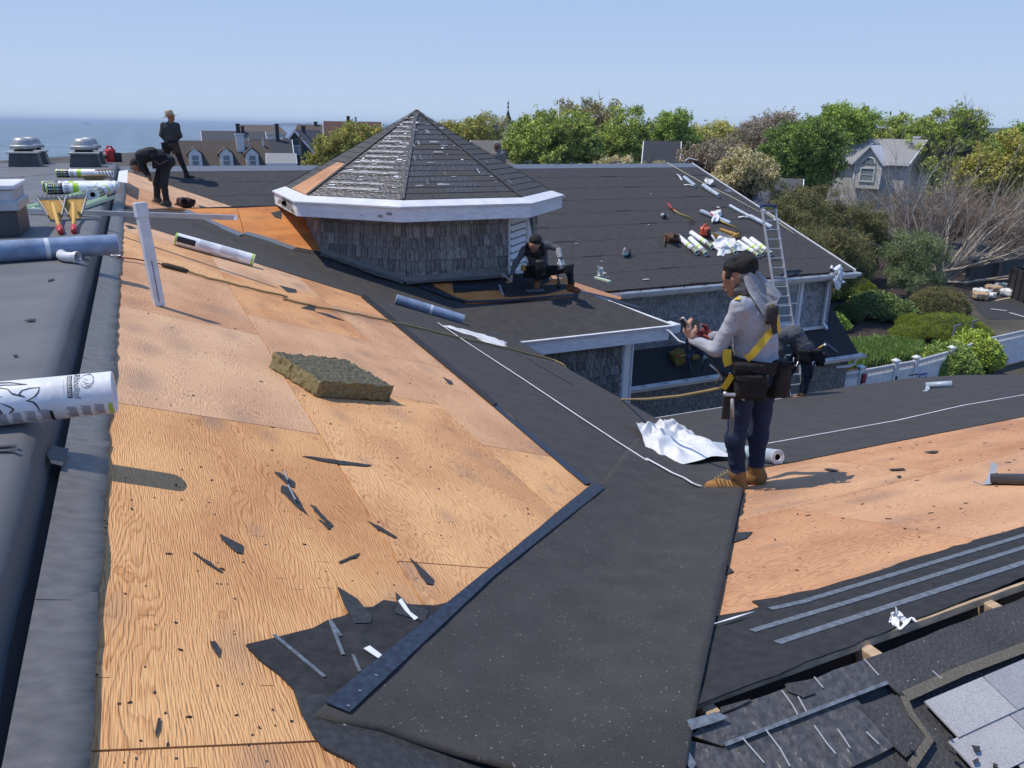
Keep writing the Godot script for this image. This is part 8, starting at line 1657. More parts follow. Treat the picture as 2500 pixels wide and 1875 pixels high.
func trees_and_shrubs():
	var g1 := [Color(0.17, 0.20, 0.035), Color(0.11, 0.14, 0.025), Color(0.23, 0.25, 0.055), Color(0.05, 0.06, 0.02)]; var g2 := [Color(0.115, 0.16, 0.028), Color(0.165, 0.21, 0.035), Color(0.07, 0.105, 0.02)]
	var g3 := [Color(0.08, 0.115, 0.022), Color(0.12, 0.16, 0.03), Color(0.05, 0.075, 0.016)]; var ye := [Color(0.20, 0.19, 0.05), Color(0.15, 0.15, 0.035), Color(0.24, 0.22, 0.07)]
	var br := [Color(0.15, 0.12, 0.085), Color(0.19, 0.155, 0.11), Color(0.11, 0.09, 0.065)]; var cr := [Color(0.27, 0.23, 0.13), Color(0.21, 0.18, 0.085), Color(0.12, 0.11, 0.045), Color(0.32, 0.28, 0.18)]
	var pi := [Color(0.06, 0.065, 0.022), Color(0.09, 0.085, 0.03), Color(0.04, 0.05, 0.02), Color(0.12, 0.10, 0.04)]; var ol := [Color(0.16, 0.15, 0.03), Color(0.22, 0.19, 0.04), Color(0.1, 0.11, 0.025)]
	var grp := "trees beyond the roofs"
	tree("tall brown tree just leafing out, behind the broad yellow-green tree", gr(Vector3(46.7, 5.94, -79.26)), [lobe(Vector3(45.86, 10.34, -79.76), 4.6, 2.4), lobe(Vector3(48.11, 9.98, -78.42), 2.6, 2.6)], 1800, 70, 1.0, 0.42, [Color(0.16, 0.14, 0.05), Color(0.12, 0.10, 0.05)], 2, "leaf", 4, Color(0.11, 0.09, 0.065), grp)
	tree("broad yellow-green tree right behind the far ridge, left of centre", gr(Vector3(35.25, 6.54, -66.2)), [lobe(Vector3(35.21, 7.99, -66.22), 4.2, 3.0), lobe(Vector3(33.3, 7.54, -67.2), 2.4, 2.6), lobe(Vector3(37.28, 7.9, -65.08), 2.6, 3.0), lobe(Vector3(34.98, 9.42, -66.34), 2.6, 1.4)], 9000, 260, 0.75, 0.4, g1, 1, "leaf", 3, Color(0.07, 0.06, 0.045), grp)
	tree("green tree right of the broad yellow-green one", gr(Vector3(42.81, 6.55, -65.2)), [lobe(Vector3(42.68, 9.1, -65.29), 2.1, 2.8), lobe(Vector3(42.2, 7.61, -65.6), 2.8, 2.2), lobe(Vector3(43.68, 7.43, -64.62), 1.8, 2.0)], 6000, 190, 0.7, 0.36, g1, 3, "leaf", 3, Color(0.07, 0.06, 0.045), grp)
	tree("bright green egg-shaped tree standing alone against the sky", gr(Vector3(48.97, 6.51, -65.77)), [lobe(Vector3(48.75, 9.81, -65.93), 1.9, 1.9), lobe(Vector3(48.67, 8.28, -65.99), 2.4, 2.3), lobe(Vector3(49.92, 8.52, -65.06), 1.4, 1.7), lobe(Vector3(48.37, 7.16, -66.21), 1.4, 1.1)], 5200, 170, 0.6, 0.34, g2, 4, "leaf", 3, Color(0.07, 0.06, 0.045), grp)
	tree("thin yellow tree between the green egg-shaped tree and the brown one", gr(Vector3(63.57, 6.5, -77.19)), [lobe(Vector3(63.4, 8.74, -77.33), 3.2, 1.9), lobe(Vector3(62.86, 7.56, -77.77), 3.0, 1.4)], 2600, 110, 0.8, 0.4, ye, 5, "leaf", 3, Color(0.1, 0.08, 0.06), grp)
	tree("bare brownish tree left of the big windswept green tree", gr(Vector3(64.77, 6.79, -69.49)), [lobe(Vector3(64.57, 9.17, -69.68), 3.6, 2.4), lobe(Vector3(65.57, 10.03, -68.74), 2.2, 1.5)], 2400, 100, 0.8, 0.34, br, 6, "leaf", 4, Color(0.14, 0.11, 0.085), grp)
	tree("windswept bright green tree with the highest crown on the right", gr(Vector3(58.66, 6.54, -54.39)), [lobe(Vector3(59.21, 10.7, -53.8), 2.4, 1.3), lobe(Vector3(58.38, 9.6, -54.7), 2.6, 1.8), lobe(Vector3(59.7, 9.63, -53.25), 1.5, 1.4), lobe(Vector3(58.43, 7.57, -54.64), 1.6, 1.8)], 7000, 220, 0.6, 0.34, g2, 8, "leaf", 3, Color(0.06, 0.05, 0.04), grp)
	tree("big dark green windswept tree in front of the grey gabled house", gr(Vector3(50.56, 4.67, -48.41)), [lobe(Vector3(49.69, 8.84, -49.31), 3.0, 1.7), lobe(Vector3(48.77, 7.72, -50.22), 2.2, 1.6), lobe(Vector3(50.4, 7.78, -48.57), 2.2, 2.0), lobe(Vector3(50.61, 6.33, -48.36), 1.5, 1.3), lobe(Vector3(49.38, 6.64, -49.62), 2.0, 1.2)], 9000, 260, 0.6, 0.34, g3, 7, "leaf", 3, Color(0.06, 0.05, 0.04), grp)
	tree("rounded green tree left of the sparse tall tree on the right", gr(Vector3(74.3, 6.22, -59.2)), [lobe(Vector3(73.69, 9.49, -59.95), 2.9, 1.9), lobe(Vector3(73.26, 8.17, -60.48), 2.6, 1.8), lobe(Vector3(74.83, 9.06, -58.52), 2.2, 2.0)], 4200, 150, 0.7, 0.38, g1, 9, "leaf", 3, Color(0.08, 0.07, 0.05), grp)
	tree("tall sparse tree with pale limbs and bright green top at right", gr(Vector3(63.41, 5.41, -45.43)), [lobe(Vector3(62.68, 10.6, -46.43), 2.7, 1.2), lobe(Vector3(63.58, 10.61, -45.18), 1.3, 1.2), lobe(Vector3(62.8, 8.43, -46.27), 2.8, 2.6), lobe(Vector3(63.64, 8.09, -45.1), 2.2, 2.4)], 3000, 150, 0.5, 0.3, g1, 10, "leaf", 4, Color(0.2, 0.18, 0.15), grp)
	tree("olive-gold tree at the right edge", gr(Vector3(57.31, 4.79, -36.6)), [lobe(Vector3(57.02, 7.71, -37.06), 2.4, 1.8), lobe(Vector3(56.58, 6.54, -37.72), 2.4, 1.6), lobe(Vector3(57.62, 6.3, -36.11), 2.2, 1.9)], 6000, 190, 0.6, 0.32, ol, 11, "leaf", 3, Color(0.08, 0.06, 0.045), grp)
	tree("bright green tree at the right edge behind the olive-gold one", gr(Vector3(93.02, 6.13, -58.71)), [lobe(Vector3(92.76, 8.69, -59.12), 3.2, 2.2), lobe(Vector3(91.77, 7.35, -60.64), 3.4, 1.8)], 3600, 130, 0.8, 0.42, g2, 12, "leaf", 2, Color(0.08, 0.06, 0.045), grp)
	tree("low olive tree in front of the houses left of the turret", gr(Vector3(18.63, 5.88, -82.93)), [lobe(Vector3(19.85, 7.36, -82.65), 3.0, 1.9), lobe(Vector3(17.73, 6.11, -83.13), 2.0, 1.0), lobe(Vector3(21.25, 8.2, -82.3), 3.0, 1.5), lobe(Vector3(22.82, 7.4, -81.88), 2.6, 1.6)], 6500, 210, 0.6, 0.34, ol, 13, "leaf", 3, Color(0.08, 0.06, 0.045), grp)
	tree("low olive and gold trees right of the turret peak", gr(Vector3(37.05, 6.5, -92.89)), [lobe(Vector3(36.26, 8.4, -93.19), 3.6, 1.6), lobe(Vector3(38.64, 8.71, -92.23), 2.2, 2.0)], 3000, 110, 0.7, 0.38, ol, 14, "leaf", 3, Color(0.09, 0.07, 0.05), grp)
	tree("thin bare tree beside the cupola", gr(Vector3(50.62, 5.81, -114.29)), [lobe(Vector3(50.59, 9.57, -114.3), 2.6, 2.4)], 500, 30, 0.8, 0.4, ol, 15, "leaf", 4, Color(0.15, 0.12, 0.1), grp)
	tree("cream-blossomed tree behind the far gable", gr(Vector3(34.64, 5.46, -38.78)), [lobe(Vector3(34.52, 7.43, -38.89), 1.7, 1.0), lobe(Vector3(33.89, 6.85, -39.44), 1.3, 1.0), lobe(Vector3(35.24, 6.96, -38.24), 1.2, 1.0)], 3600, 130, 0.4, 0.24, cr, 16, "leaf", 3, Color(0.12, 0.1, 0.075), grp)
	tree("low cream-flowering tree showing above the far ridge", gr(Vector3(26.99, 7.05, -42.09)), [lobe(Vector3(26.97, 7.54, -42.1), 1.0, 0.5), lobe(Vector3(26.01, 7.24, -42.7), 1.2, 0.3), lobe(Vector3(28.86, 7.32, -40.83), 1.2, 0.3)], 900, 40, 0.3, 0.22, cr, 17, "leaf", 2, Color(0.1, 0.08, 0.06), grp)
	tree("bare thicket tree behind the right end of the far ridge", gr(Vector3(39.51, 6.3, -47.78)), [lobe(Vector3(39.4, 7.81, -47.87), 2.6, 1.0), lobe(Vector3(38.24, 7.44, -48.8), 1.6, 0.6)], 1100, 50, 0.5, 0.3, br, 18, "leaf", 4, Color(0.16, 0.12, 0.09), grp)
	for q in [["dark bronze-green pine left of the white gabled house", Vector3(37.32, 4.91, -36.22), 2.2, 1.6, 21], ["dark pine standing against the far roof's right rake", Vector3(33.15, 4.67, -33.32), 1.7, 1.5, 22], ["low bushy pine below the dark ones beside the rake", Vector3(31.47, 3.64, -29.3), 1.9, 1.4, 23], ["dense dark pine right of the others under the white house", Vector3(42.36, 3.62, -36.63), 1.9, 1.4, 24]]:
		var c: Vector3 = q[1]
		tree(q[0], gr(c), [lobe(c, q[2], q[3]), lobe(c + Vector3(-1.2, -0.9, 0.5), q[2] * 0.75, q[3] * 0.7), lobe(c + Vector3(1.3, -1.0, 0.4), q[2] * 0.7, q[3] * 0.7)], 4200, 150, 0.55, 0.42, pi, q[4], "needle", 3, Color(0.07, 0.055, 0.04), "dark pines beyond the far roof", "pine_tree", 0.3)
	# bare many-stemmed tree fanning out at the right
	var b := gr(Vector3(48.25, 0, -34.05)); var bt := thing("bare_tree", "large pale bare many-stemmed tree fanning out at the right", "tree", b); var rr := RandomNumberGenerator.new(); rr.seed = 33
	var wood := MB.new().smooth(true); var pale := Color(0.38, 0.335, 0.28)
	var right := Vector3(cos(0.95), 0, sin(0.95)); var away := Vector3(sin(0.95), 0, -cos(0.95))
	for i in 22:
		var a := lerpf(-1.35, 1.35, (i + rr.randf()) / 22.0); var d := (right * sin(a) + Vector3.UP * maxf(0.2, cos(a) * 0.8) + away * rr.randf_range(-0.5, 0.5)).normalized()
		limb(wood, b + right * rr.randf_range(-0.4, 0.4) + Vector3.UP * rr.randf_range(0.0, 0.8), d, rr.randf_range(3.4, 4.8), rr.randf_range(0.07, 0.15), 4, rr, Vector3(0, 0.5, 0) + right * 0.25, 3, 0.5)
	obj("stems", wood, flat_mat(pale.r, pale.g, pale.b, 0.9), bt)
	for q in [["purplish leafless thicket behind the pale bare tree", Vector3(53.83, 4.24, -38.18), 41], ["brown leafless thicket at the right edge behind the bare tree", Vector3(52.41, 4.32, -33.12), 42], ["leafless brown thicket between the white house and the bare tree", Vector3(50.26, 4.21, -39.62), 43]]:
		var c: Vector3 = q[1]
		tree(q[0], gr(c), [lobe(c, 3.4, 1.8), lobe(c + Vector3(1.5, -0.8, 0.5), 3.0, 1.5)], 2200, 90, 0.8, 0.3, [Color(0.11, 0.08, 0.065), Color(0.14, 0.10, 0.08), Color(0.08, 0.065, 0.045)], q[2], "needle", 4, Color(0.2, 0.15, 0.13), "leafless thickets at the right", "thicket", 0.2)
	# garden shrubs
	var lime := [Color(0.085, 0.11, 0.01), Color(0.12, 0.145, 0.016), Color(0.05, 0.07, 0.008)]; var dk := [Color(0.03, 0.055, 0.012), Color(0.05, 0.085, 0.018), Color(0.02, 0.035, 0.01)]; var mid := [Color(0.06, 0.085, 0.024), Color(0.095, 0.125, 0.035), Color(0.035, 0.05, 0.015)]
	var gs := "clipped green mounds in the garden"
	var mound := func(label: String, c: Vector3, rx: float, ry: float, n: int, cols: Array, sd: int, size: float, kind: String, group: String):
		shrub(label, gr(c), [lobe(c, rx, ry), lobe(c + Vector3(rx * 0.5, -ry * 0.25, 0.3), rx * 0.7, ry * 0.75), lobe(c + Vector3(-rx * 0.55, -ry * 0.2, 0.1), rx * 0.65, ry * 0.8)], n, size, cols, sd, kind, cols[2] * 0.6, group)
	mound.call("flat-topped bright green clipped mound nearest the far gutter corner", Vector3(37.1, 0.47, -32.81), 1.15, 0.55, 3600, lime, 51, 0.16, "needle", gs)
	mound.call("bright green clipped mound just behind the flat-topped one", Vector3(39.17, 0.51, -33.16), 0.9, 0.6, 2600, lime, 52, 0.16, "needle", gs)
	mound.call("dark rounded juniper against the pine's foot", Vector3(42.8, 0.85, -37.05), 1.1, 1.0, 3000, dk, 53, 0.22, "needle", "dark shrubs in the garden")
	mound.call("dark green ball shrub in bare mulch", Vector3(32.89, 0.47, -28.31), 0.62, 0.55, 2400, dk, 54, 0.16, "needle", "dark shrubs in the garden")
	mound.call("wide loose green shrub in the middle of the garden", Vector3(35.44, 0.59, -28.61), 1.25, 0.7, 4600, mid, 55, 0.26, "leaf", "")
	mound.call("low green shrub at the right of the wide loose one", Vector3(35.69, 0.51, -27.48), 0.9, 0.6, 2200, mid, 56, 0.24, "leaf", "")
	mound.call("brownish conifer shrub beside the parked skip", Vector3(38.1, 0.77, -26.86), 1.3, 0.9, 3400, pi, 57, 0.3, "needle", "")
	mound.call("wavy clipped bright hedge, left lobe behind the fence", Vector3(34.46, 0.42, -25.44), 0.8, 0.5, 2600, lime, 58, 0.15, "needle", gs)
	mound.call("wavy clipped bright hedge, large right lobe behind the fence", Vector3(34.7, 0.59, -23.69), 1.6, 0.7, 4600, lime, 59, 0.15, "needle", gs)
	mound.call("low clipped hedge in front of the wavy bright hedge", Vector3(32.86, 0.31, -24.48), 0.8, 0.36, 2200, lime, 60, 0.14, "needle", gs)
	mound.call("small yellow-green bush at the skirt roof's right end", Vector3(30.98, 0.38, -27.22), 0.5, 0.45, 1500, [Color(0.22, 0.27, 0.04), Color(0.15, 0.2, 0.03), Color(0.09, 0.13, 0.02)], 61, 0.2, "leaf", "")
	mound.call("sage grey-green airy shrub behind the gutter corner", Vector3(46.76, 0.85, -41.55), 1.1, 1.0, 1900, [Color(0.17, 0.19, 0.09), Color(0.22, 0.23, 0.12), Color(0.12, 0.14, 0.07)], 62, 0.26, "leaf", "")
	mound.call("upright dark cypress-like shrub left of the young pine", Vector3(44.16, 1.1, -37.21), 0.7, 1.3, 2200, dk, 63, 0.22, "needle", "dark shrubs in the garden")
	mound.call("lime-yellow leafy bush at the right edge in front of the fence", Vector3(30.51, 0.81, -19.63), 1.0, 0.95, 3600, [Color(0.2, 0.235, 0.03), Color(0.15, 0.185, 0.025), Color(0.08, 0.11, 0.018)], 64, 0.17, "leaf", "")
	mound.call("fine-leaved green hedge bush at right, below the lime-yellow bush", Vector3(28.43, 0.77, -19.14), 1.0, 0.9, 3600, [Color(0.10, 0.14, 0.03), Color(0.15, 0.19, 0.045), Color(0.06, 0.09, 0.02)], 65, 0.14, "leaf", "")
	# young pine in the middle of the beds
	var yp := gr(Vector3(40.98, 0, -30.93)); tree("airy young pine in the garden beds before the bare tree", yp, [lobe(yp + Vector3(0, 3.0, 0), 1.6, 1.3), lobe(yp + Vector3(0.3, 1.8, 0.2), 1.9, 1.0)], 1500, 70, 0.45, 0.42, [Color(0.07, 0.09, 0.04), Color(0.1, 0.12, 0.05)], 66, "needle", 3, Color(0.12, 0.1, 0.08), "", "pine_tree")
	# day-lily leaves: nobody could count them
	var r := RandomNumberGenerator.new(); r.seed = 71; var lp := []
	for i in 2600:
		var u := r.randf(); var v := r.randf(); var p := gr(Vector3(25.42, 0, -22.28)).lerp(gr(Vector3(31.23, 0, -22.14)), u).lerp(gr(Vector3(29.45, 0, -24.97)).lerp(gr(Vector3(32.69, 0, -24.28)), u), v); lp.append(p + Vector3(r.randfn(0, 0.2), 0.15, r.randfn(0, 0.2)))
	tag(foliage("ground_cover", self, lp, "blade", 0.55, [Color(0.075, 0.12, 0.03), Color(0.11, 0.165, 0.04), Color(0.05, 0.08, 0.022)], 72), "strap-leaved green ground cover behind the white fence", "ground cover", "", "stuff")

# a house: o = centre on the ground, yaw, size (width along the ridge, wall height, depth), ridge height above the walls; windows: [face 0 front / 1 right / 2 left, along 0..1, sill, width, height]
func house(called: String, label: String, o: Vector3, yaw: float, size: Vector3, rise: float, wall: Material, roof: Material, wins: Array, hip := 0.0, chims := [], dormers := [], over := 0.35) -> Node3D:
	var t := thing(called, label, "house", o, "", yaw); var w := size.x * 0.5; var h := size.y; var d := size.z * 0.5; var inset := hip * w
	var mb := MB.new().box(Transform3D(Basis(), Vector3(0, h * 0.5, 0)), Vector3(size.x, h, size.z))
	if hip == 0.0:
		for s in [-1.0, 1.0]: mb.tri(Vector3(w * s, h, d * s), Vector3(w * s, h, -d * s), Vector3(w * s, h + rise, 0))
	obj("wall", mb, wall, t, true)
	var e := over; var yb := h - e * rise / d; var th := 0.12
	var rb := MB.new(); var L := -w - e; var R := w + e; var rl := L + inset; var rt := R - inset; var up := Vector3(0, th, 0)
	for s in [1.0, -1.0]:
		var q := [Vector3(L * s, yb, (d + e) * s), Vector3(R * s, yb, (d + e) * s), Vector3((rt if s > 0 else -rl) , h + rise, 0), Vector3((rl if s > 0 else -rt), h + rise, 0)]
		if s < 0: q[2] = Vector3(rl, h + rise, 0); q[3] = Vector3(rt, h + rise, 0)
		rb.quad(q[0] + up, q[1] + up, q[2] + up, q[3] + up); rb.quad(q[1], q[0], q[3], q[2]); rb.quad(q[0], q[1], q[1] + up, q[0] + up)
	if hip > 0.0:
		rb.tri(Vector3(R, yb, d + e) + up, Vector3(R, yb, -d - e) + up, Vector3(rt, h + rise, 0) + up); rb.tri(Vector3(L, yb, -d - e) + up, Vector3(L, yb, d + e) + up, Vector3(rl, h + rise, 0) + up)
	var rf := obj("roof", rb, roof, t, true)
	if hip == 0.0:
		var tb := MB.new()
		for s in [-1.0, 1.0]: tb.bar(Vector3((w + e) * s, yb, d + e), Vector3((w + e) * s, h + rise, 0), 0.08, 0.22).bar(Vector3((w + e) * s, yb, -d - e), Vector3((w + e) * s, h + rise, 0), 0.08, 0.22)
		obj("barge_board", tb, M.white_trim, rf, true)
	var fr := MB.new().bar(Vector3(L, yb, d + e + 0.02), Vector3(R, yb, d + e + 0.02), 0.06, 0.2); obj("eave_board", fr, M.white_trim, rf, true)
	for q in wins:
		var xf := Transform3D(Basis(), Vector3(lerpf(-w, w, q[1]), q[2] + q[4] * 0.5, d + 0.02))
		if q[0] == 1: xf = Transform3D(Basis(Vector3.UP, PI / 2), Vector3(w + 0.02, q[2] + q[4] * 0.5, lerpf(d, -d, q[1])))
		if q[0] == 2: xf = Transform3D(Basis(Vector3.UP, -PI / 2), Vector3(-w - 0.02, q[2] + q[4] * 0.5, lerpf(-d, d, q[1])))
		window(t, xf, q[3], q[4])
	for c in chims: obj("chimney", MB.new().box(Transform3D(Basis(), Vector3(c[0], h + c[1] * 0.5, c[2])), Vector3(c[3], c[1], c[3] * 0.8)).box(Transform3D(Basis(), Vector3(c[0], h + c[1], c[2])), Vector3(c[3] * 1.25, 0.15, c[3])), c[4], rf, true)
	for x in dormers:
		var dz: float = d * 0.55; var y0 := h + rise * (1.0 - dz / d) - 0.1
		var dm := MB.new().box(Transform3D(Basis(), Vector3(x, y0 + 0.7, dz - 0.5)), Vector3(1.25, 1.4, 1.6)); dm.tri(Vector3(x - 0.63, y0 + 1.4, dz + 0.3), Vector3(x + 0.63, y0 + 1.4, dz + 0.3), Vector3(x, y0 + 1.95, dz + 0.3))
		var dn := obj("dormer", dm, M.white_trim, t, true)
		var dr := MB.new(); dr.quad(Vector3(x, y0 + 2.1, dz + 0.42), Vector3(x + 0.85, y0 + 1.35, dz + 0.42), Vector3(x + 0.85, y0 + 1.35, dz - 1.4), Vector3(x, y0 + 2.1, dz - 1.6)); dr.quad(Vector3(x - 0.85, y0 + 1.35, dz + 0.42), Vector3(x, y0 + 2.1, dz + 0.42), Vector3(x, y0 + 2.1, dz - 1.6), Vector3(x - 0.85, y0 + 1.35, dz - 1.4)); obj("dormer_roof", dr, roof, dn, true)
		obj("pane", MB.new().box(Transform3D(Basis(), Vector3(x, y0 + 0.72, dz + 0.31)), Vector3(0.62, 0.95, 0.03)), M.glass, dn, true); obj("mullion", MB.new().box(Transform3D(Basis(), Vector3(x, y0 + 0.72, dz + 0.335)), Vector3(0.62, 0.06, 0.03)), M.white_trim, dn, true)
	return t

func window(t: Node, xf: Transform3D, w: float, h: float):
	var f := MB.new(); var b := 0.11
	for s in [-1.0, 1.0]: f.box(xf * Transform3D(Basis(), Vector3(s * (w * 0.5), 0, 0.02)), Vector3(b, h + b, 0.08)); f.box(xf * Transform3D(Basis(), Vector3(0, s * (h * 0.5), 0.025)), Vector3(w + b * 1.4, b, 0.09))
	f.box(xf * Transform3D(Basis(), Vector3(0, 0, 0.015)), Vector3(w, 0.06, 0.05))
	var n := obj("window", f, M.white_trim, t, true)
	for s in [-1.0, 1.0]: obj("pane", MB.new().box(xf * Transform3D(Basis(), Vector3(0, s * h * 0.25, -0.002)), Vector3(w - 0.1, h * 0.5 - 0.08, 0.02)), M.glass, n, true)

func houses():
	var brown := mottled(0.17, 0.135, 0.105, 0.95, M.n_hi, Vector3.ONE * 0.8, M.b_fine, 0.5); var grey := mottled(0.13, 0.135, 0.15, 0.95, M.n_hi, Vector3.ONE * 0.8); var dark := mottled(0.06, 0.065, 0.075, 0.95, M.n_hi, Vector3.ONE * 0.8)
	var red := mottled(0.19, 0.10, 0.08, 0.95, M.n_hi, Vector3.ONE * 0.8); var sid := mottled(0.2, 0.2, 0.205, 0.9, M.n_hi, Vector3.ONE); var beige := mottled(0.5, 0.45, 0.38, 0.9, M.n_soft, Vector3.ONE); var pale := mottled(0.42, 0.42, 0.42, 0.9, M.n_hi, Vector3.ONE)
	var k := 0.0
	# brown-roofed house with three dormers
	var p := Vector3(8.92, 7.83, -87.55)
	house("dormer_house", "brown-roofed house with three white dormers left of the turret", gr(at_bearing(0.0967, 88) + Vector3(0, 0, -4.0)), -0.0905 + 0.06, Vector3(10.6, p.y - 4.6, 9.0), 4.4, beige, brown, [], 0.12, [[2.0, 5.2, 0.8, 0.8, M.pvc], [4.4, 4.7, 0.5, 0.18, M.pvc], [2.9, 4.6, 0.6, 0.16, M.alu]], [-2.7, 0.35, 2.95])
	p = Vector3(13.09, 8.84, -111.23)
	house("grey_house", "grey-roofed house just behind the three-dormer house", gr(at_bearing(0.1087, 116)), -0.1087 + 0.05, Vector3(7.6, p.y - 3.4, 8.0), 3.0, sid, grey, [], 0.0, [[0.6, 4.0, 0.4, 0.5, dark], [1.2, 3.7, 0.2, 0.4, dark]])
	p = Vector3(15.83, 8.01, -102.79)
	house("grey_house", "long dark-grey building right of the three-dormer house", gr(at_bearing(0.1494, 107)), -0.1484, Vector3(4.6, p.y - 2.4, 8.0), 2.0, sid, dark, [], 0.0, [[0.9, 3.9, 0.4, 0.45, dark]])
	p = Vector3(24.29, 9.35, -168.26)
	house("beach_hotel", "pale flat-hipped building on the shore behind the grey houses", gr(at_bearing(0.1388, 174)), -0.1377, Vector3(9.5, p.y - 1.6, 12.0), 1.5, M.white_trim, brown, [], 0.3)
	p = Vector3(12.16, 6.81, -75.02)
	house("white_roofed_shed", "low white-roofed building below the long dark-grey building", gr(at_bearing(0.1602, 79)), -0.1591, Vector3(2.0, p.y - 0.7, 4.0), 0.7, sid, pale, [[0, 0.5, p.y - 2.2, 0.6, 0.8]])
	p = Vector3(23.34, 8.69, -115.67)
	house("gable_house", "dark grey gabled house with white trim left of the red roof", gr(at_bearing(0.1928, 122)), -0.1928 + 1.15, Vector3(8.0, p.y - 3.0, 5.4), 3.0, mottled(0.09, 0.10, 0.105, 0.9, M.n_hi, Vector3.ONE), grey, [[1, 0.5, p.y - 3.2, 0.8, 1.1], [2, 0.5, p.y - 3.2, 0.9, 1.2]], 0.0, [[-2.0, 3.6, 0.3, 0.5, dark]])
	p = Vector3(25.32, 7.25, -137.69)
	house("grey_house", "pale weathered house by the water left of the dark gabled one", gr(at_bearing(0.1797, 143)), -0.1781 + 0.5, Vector3(5.0, p.y - 2.0, 5.0), 2.0, pale, grey, [[0, 0.5, 3.0, 0.9, 1.2]])
	p = Vector3(30.05, 9.42, -146.96)
	house("brown_house", "brown hip-roofed house behind the dark gabled house", gr(at_bearing(0.2028, 154)), -0.2028, Vector3(9.0, p.y - 3.0, 8.0), 3.0, sid, brown, [], 0.35, [[0, 3.6, 0, 0.6, dark]])
	p = Vector3(29.79, 9.97, -116.24)
	house("red_roofed_house", "long house with a dull red roof left of the turret peak", gr(at_bearing(0.2462, 125)), -0.2473, Vector3(8.0, p.y - 4.2, 9.0), 4.2, sid, red, [], 0.0, [[-0.6, 5.0, 0.3, 0.45, dark], [0.5, 4.9, 0.2, 0.3, M.alu]])
	# cupola with spire and the roofs below it
	p = Vector3(54.79, 8.69, -117.89)
	var cu := thing("cupola", "white cupola with a dark pointed roof and finial right of the turret", "cupola", Vector3(p.x, p.y - 1.2, p.z))
	obj("drum", MB.new().box(Transform3D(Basis(), Vector3(0, 1.3, 0)), Vector3(1.5, 2.6, 1.5), 0.05), M.white_trim, cu, true); obj("louver", MB.new().box(Transform3D(Basis(), Vector3(0, 1.4, 0.76)), Vector3(0.6, 1.3, 0.04)), sid, cu, true)
	obj("spire_roof", MB.new().lathe(Transform3D(), [Vector2(1.25, 2.55), Vector2(0.7, 3.1), Vector2(0.34, 3.9), Vector2(0.12, 4.6)], 8), dark, cu, true); obj("finial", MB.new().lathe(Transform3D(), [Vector2(0.1, 4.5), Vector2(0.06, 5.0), Vector2(0.2, 5.2), Vector2(0.05, 5.4), Vector2(0.14, 5.7), Vector2(0, 6.2)], 8), M.black, cu, true)
	house("stable_house", "building under the white cupola", gr(at_bearing(0.4318, 133)), -0.4318, Vector3(9.0, p.y - 3.0, 9.0), 2.2, pale, grey, [])
	p = Vector3(30.46, 8.46, -65.24)
	house("grey_house", "grey shingled roof behind the man in the hooded top", gr(at_bearing(0.4394, 76)), -0.4376, Vector3(7.0, p.y - 2.6, 8.0), 2.4, pale, mottled(0.24, 0.22, 0.21, 0.95, M.n_hi, Vector3.ONE * 1.5, M.b_fine, 0.6), [])
	# white-trimmed gabled house on the right
	p = Vector3(56.4, 7.17, -47.91); var wy: float = p.y + 0.5
	var gh := house("gabled_house", "weathered grey house with white gables and arched window on the right", gr(at_bearing(0.8727, 79)), -0.8654 - 0.35, Vector3(6.4, wy - 0.4, 6.0), 1.7, mottled(0.62, 0.61, 0.58, 0.9, M.n_soft, Vector3.ONE), mottled(0.46, 0.46, 0.465, 0.95, M.n_hi, Vector3.ONE), [[1, 0.5, wy - 2.2, 0.6, 1.1], [0, 0.2, 0.7, 1.0, 1.3], [0, 0.45, 0.6, 1.6, 1.5], [0, 0.8, 0.7, 0.9, 1.3]], 0.0, [[2.4, 2.0, -1.0, 0.5, M.pvc]])
	var gx := 0.3; var gy := wy - 2.5; var gz := 3.3
	var gb := obj("front_gable", MB.new().box(Transform3D(Basis(), Vector3(gx, gy + 0.9, gz - 0.9)), Vector3(2.2, 2.2, 2.4)), mottled(0.66, 0.65, 0.62, 0.9, M.n_soft, Vector3.ONE), gh, true)
	obj("gable_face", MB.new().tri_wall(Vector3(gx, gy + 2.0, gz + 0.3), 1.1, 1.3), mottled(0.66, 0.65, 0.62, 0.9, M.n_soft, Vector3.ONE), gb, true)
	obj("gable_roof", MB.new().bar(Vector3(gx - 1.4, gy + 1.75, gz - 0.6), Vector3(gx, gy + 3.35, gz - 0.6), 2.4, 0.12).bar(Vector3(gx, gy + 3.35, gz - 0.6), Vector3(gx + 1.4, gy + 1.75, gz - 0.6), 2.4, 0.12), M.white_trim, gb, true)
	window(gh, Transform3D(Basis(), Vector3(gx, gy + 0.95, gz + 0.32)), 1.15, 1.1)
	var arch := []
	for i in 13: arch.append(Vector3(gx + 0.55 * cos(PI * i / 12.0), gy + 1.85 + 0.55 * sin(PI * i / 12.0), gz + 0.36))
	obj("arched_pane", MB.new().slab(arch, Vector3(0, 0, 1), 0.03, Vector3.UP), M.glass, gb, true); obj("arch_trim", MB.new().tube(arch, 0.06, 6), M.white_trim, gb, true)
	for q in [[1.1, 0.55], [-1.1, 0.55]]: obj("corner_board", MB.new().box(Transform3D(Basis(), Vector3(gx + q[0], gy + 0.9, gz + 0.31)), Vector3(0.16, 2.2, 0.06)), M.white_trim, gb, true)
	p = Vector3(40.02, 5.66, -44.7)
	house("white_house", "white-walled house glimpsed behind the cream-blossomed tree", gr(at_bearing(0.7326, 64)), -0.7326, Vector3(7.0, p.y - 1.2, 6.0), 1.6, M.white_trim, grey, [[0, 0.2, p.y - 3.0, 1.1, 1.2], [0, 0.5, p.y - 3.0, 1.1, 1.2], [0, 0.8, p.y - 3.0, 1.1, 1.2]])
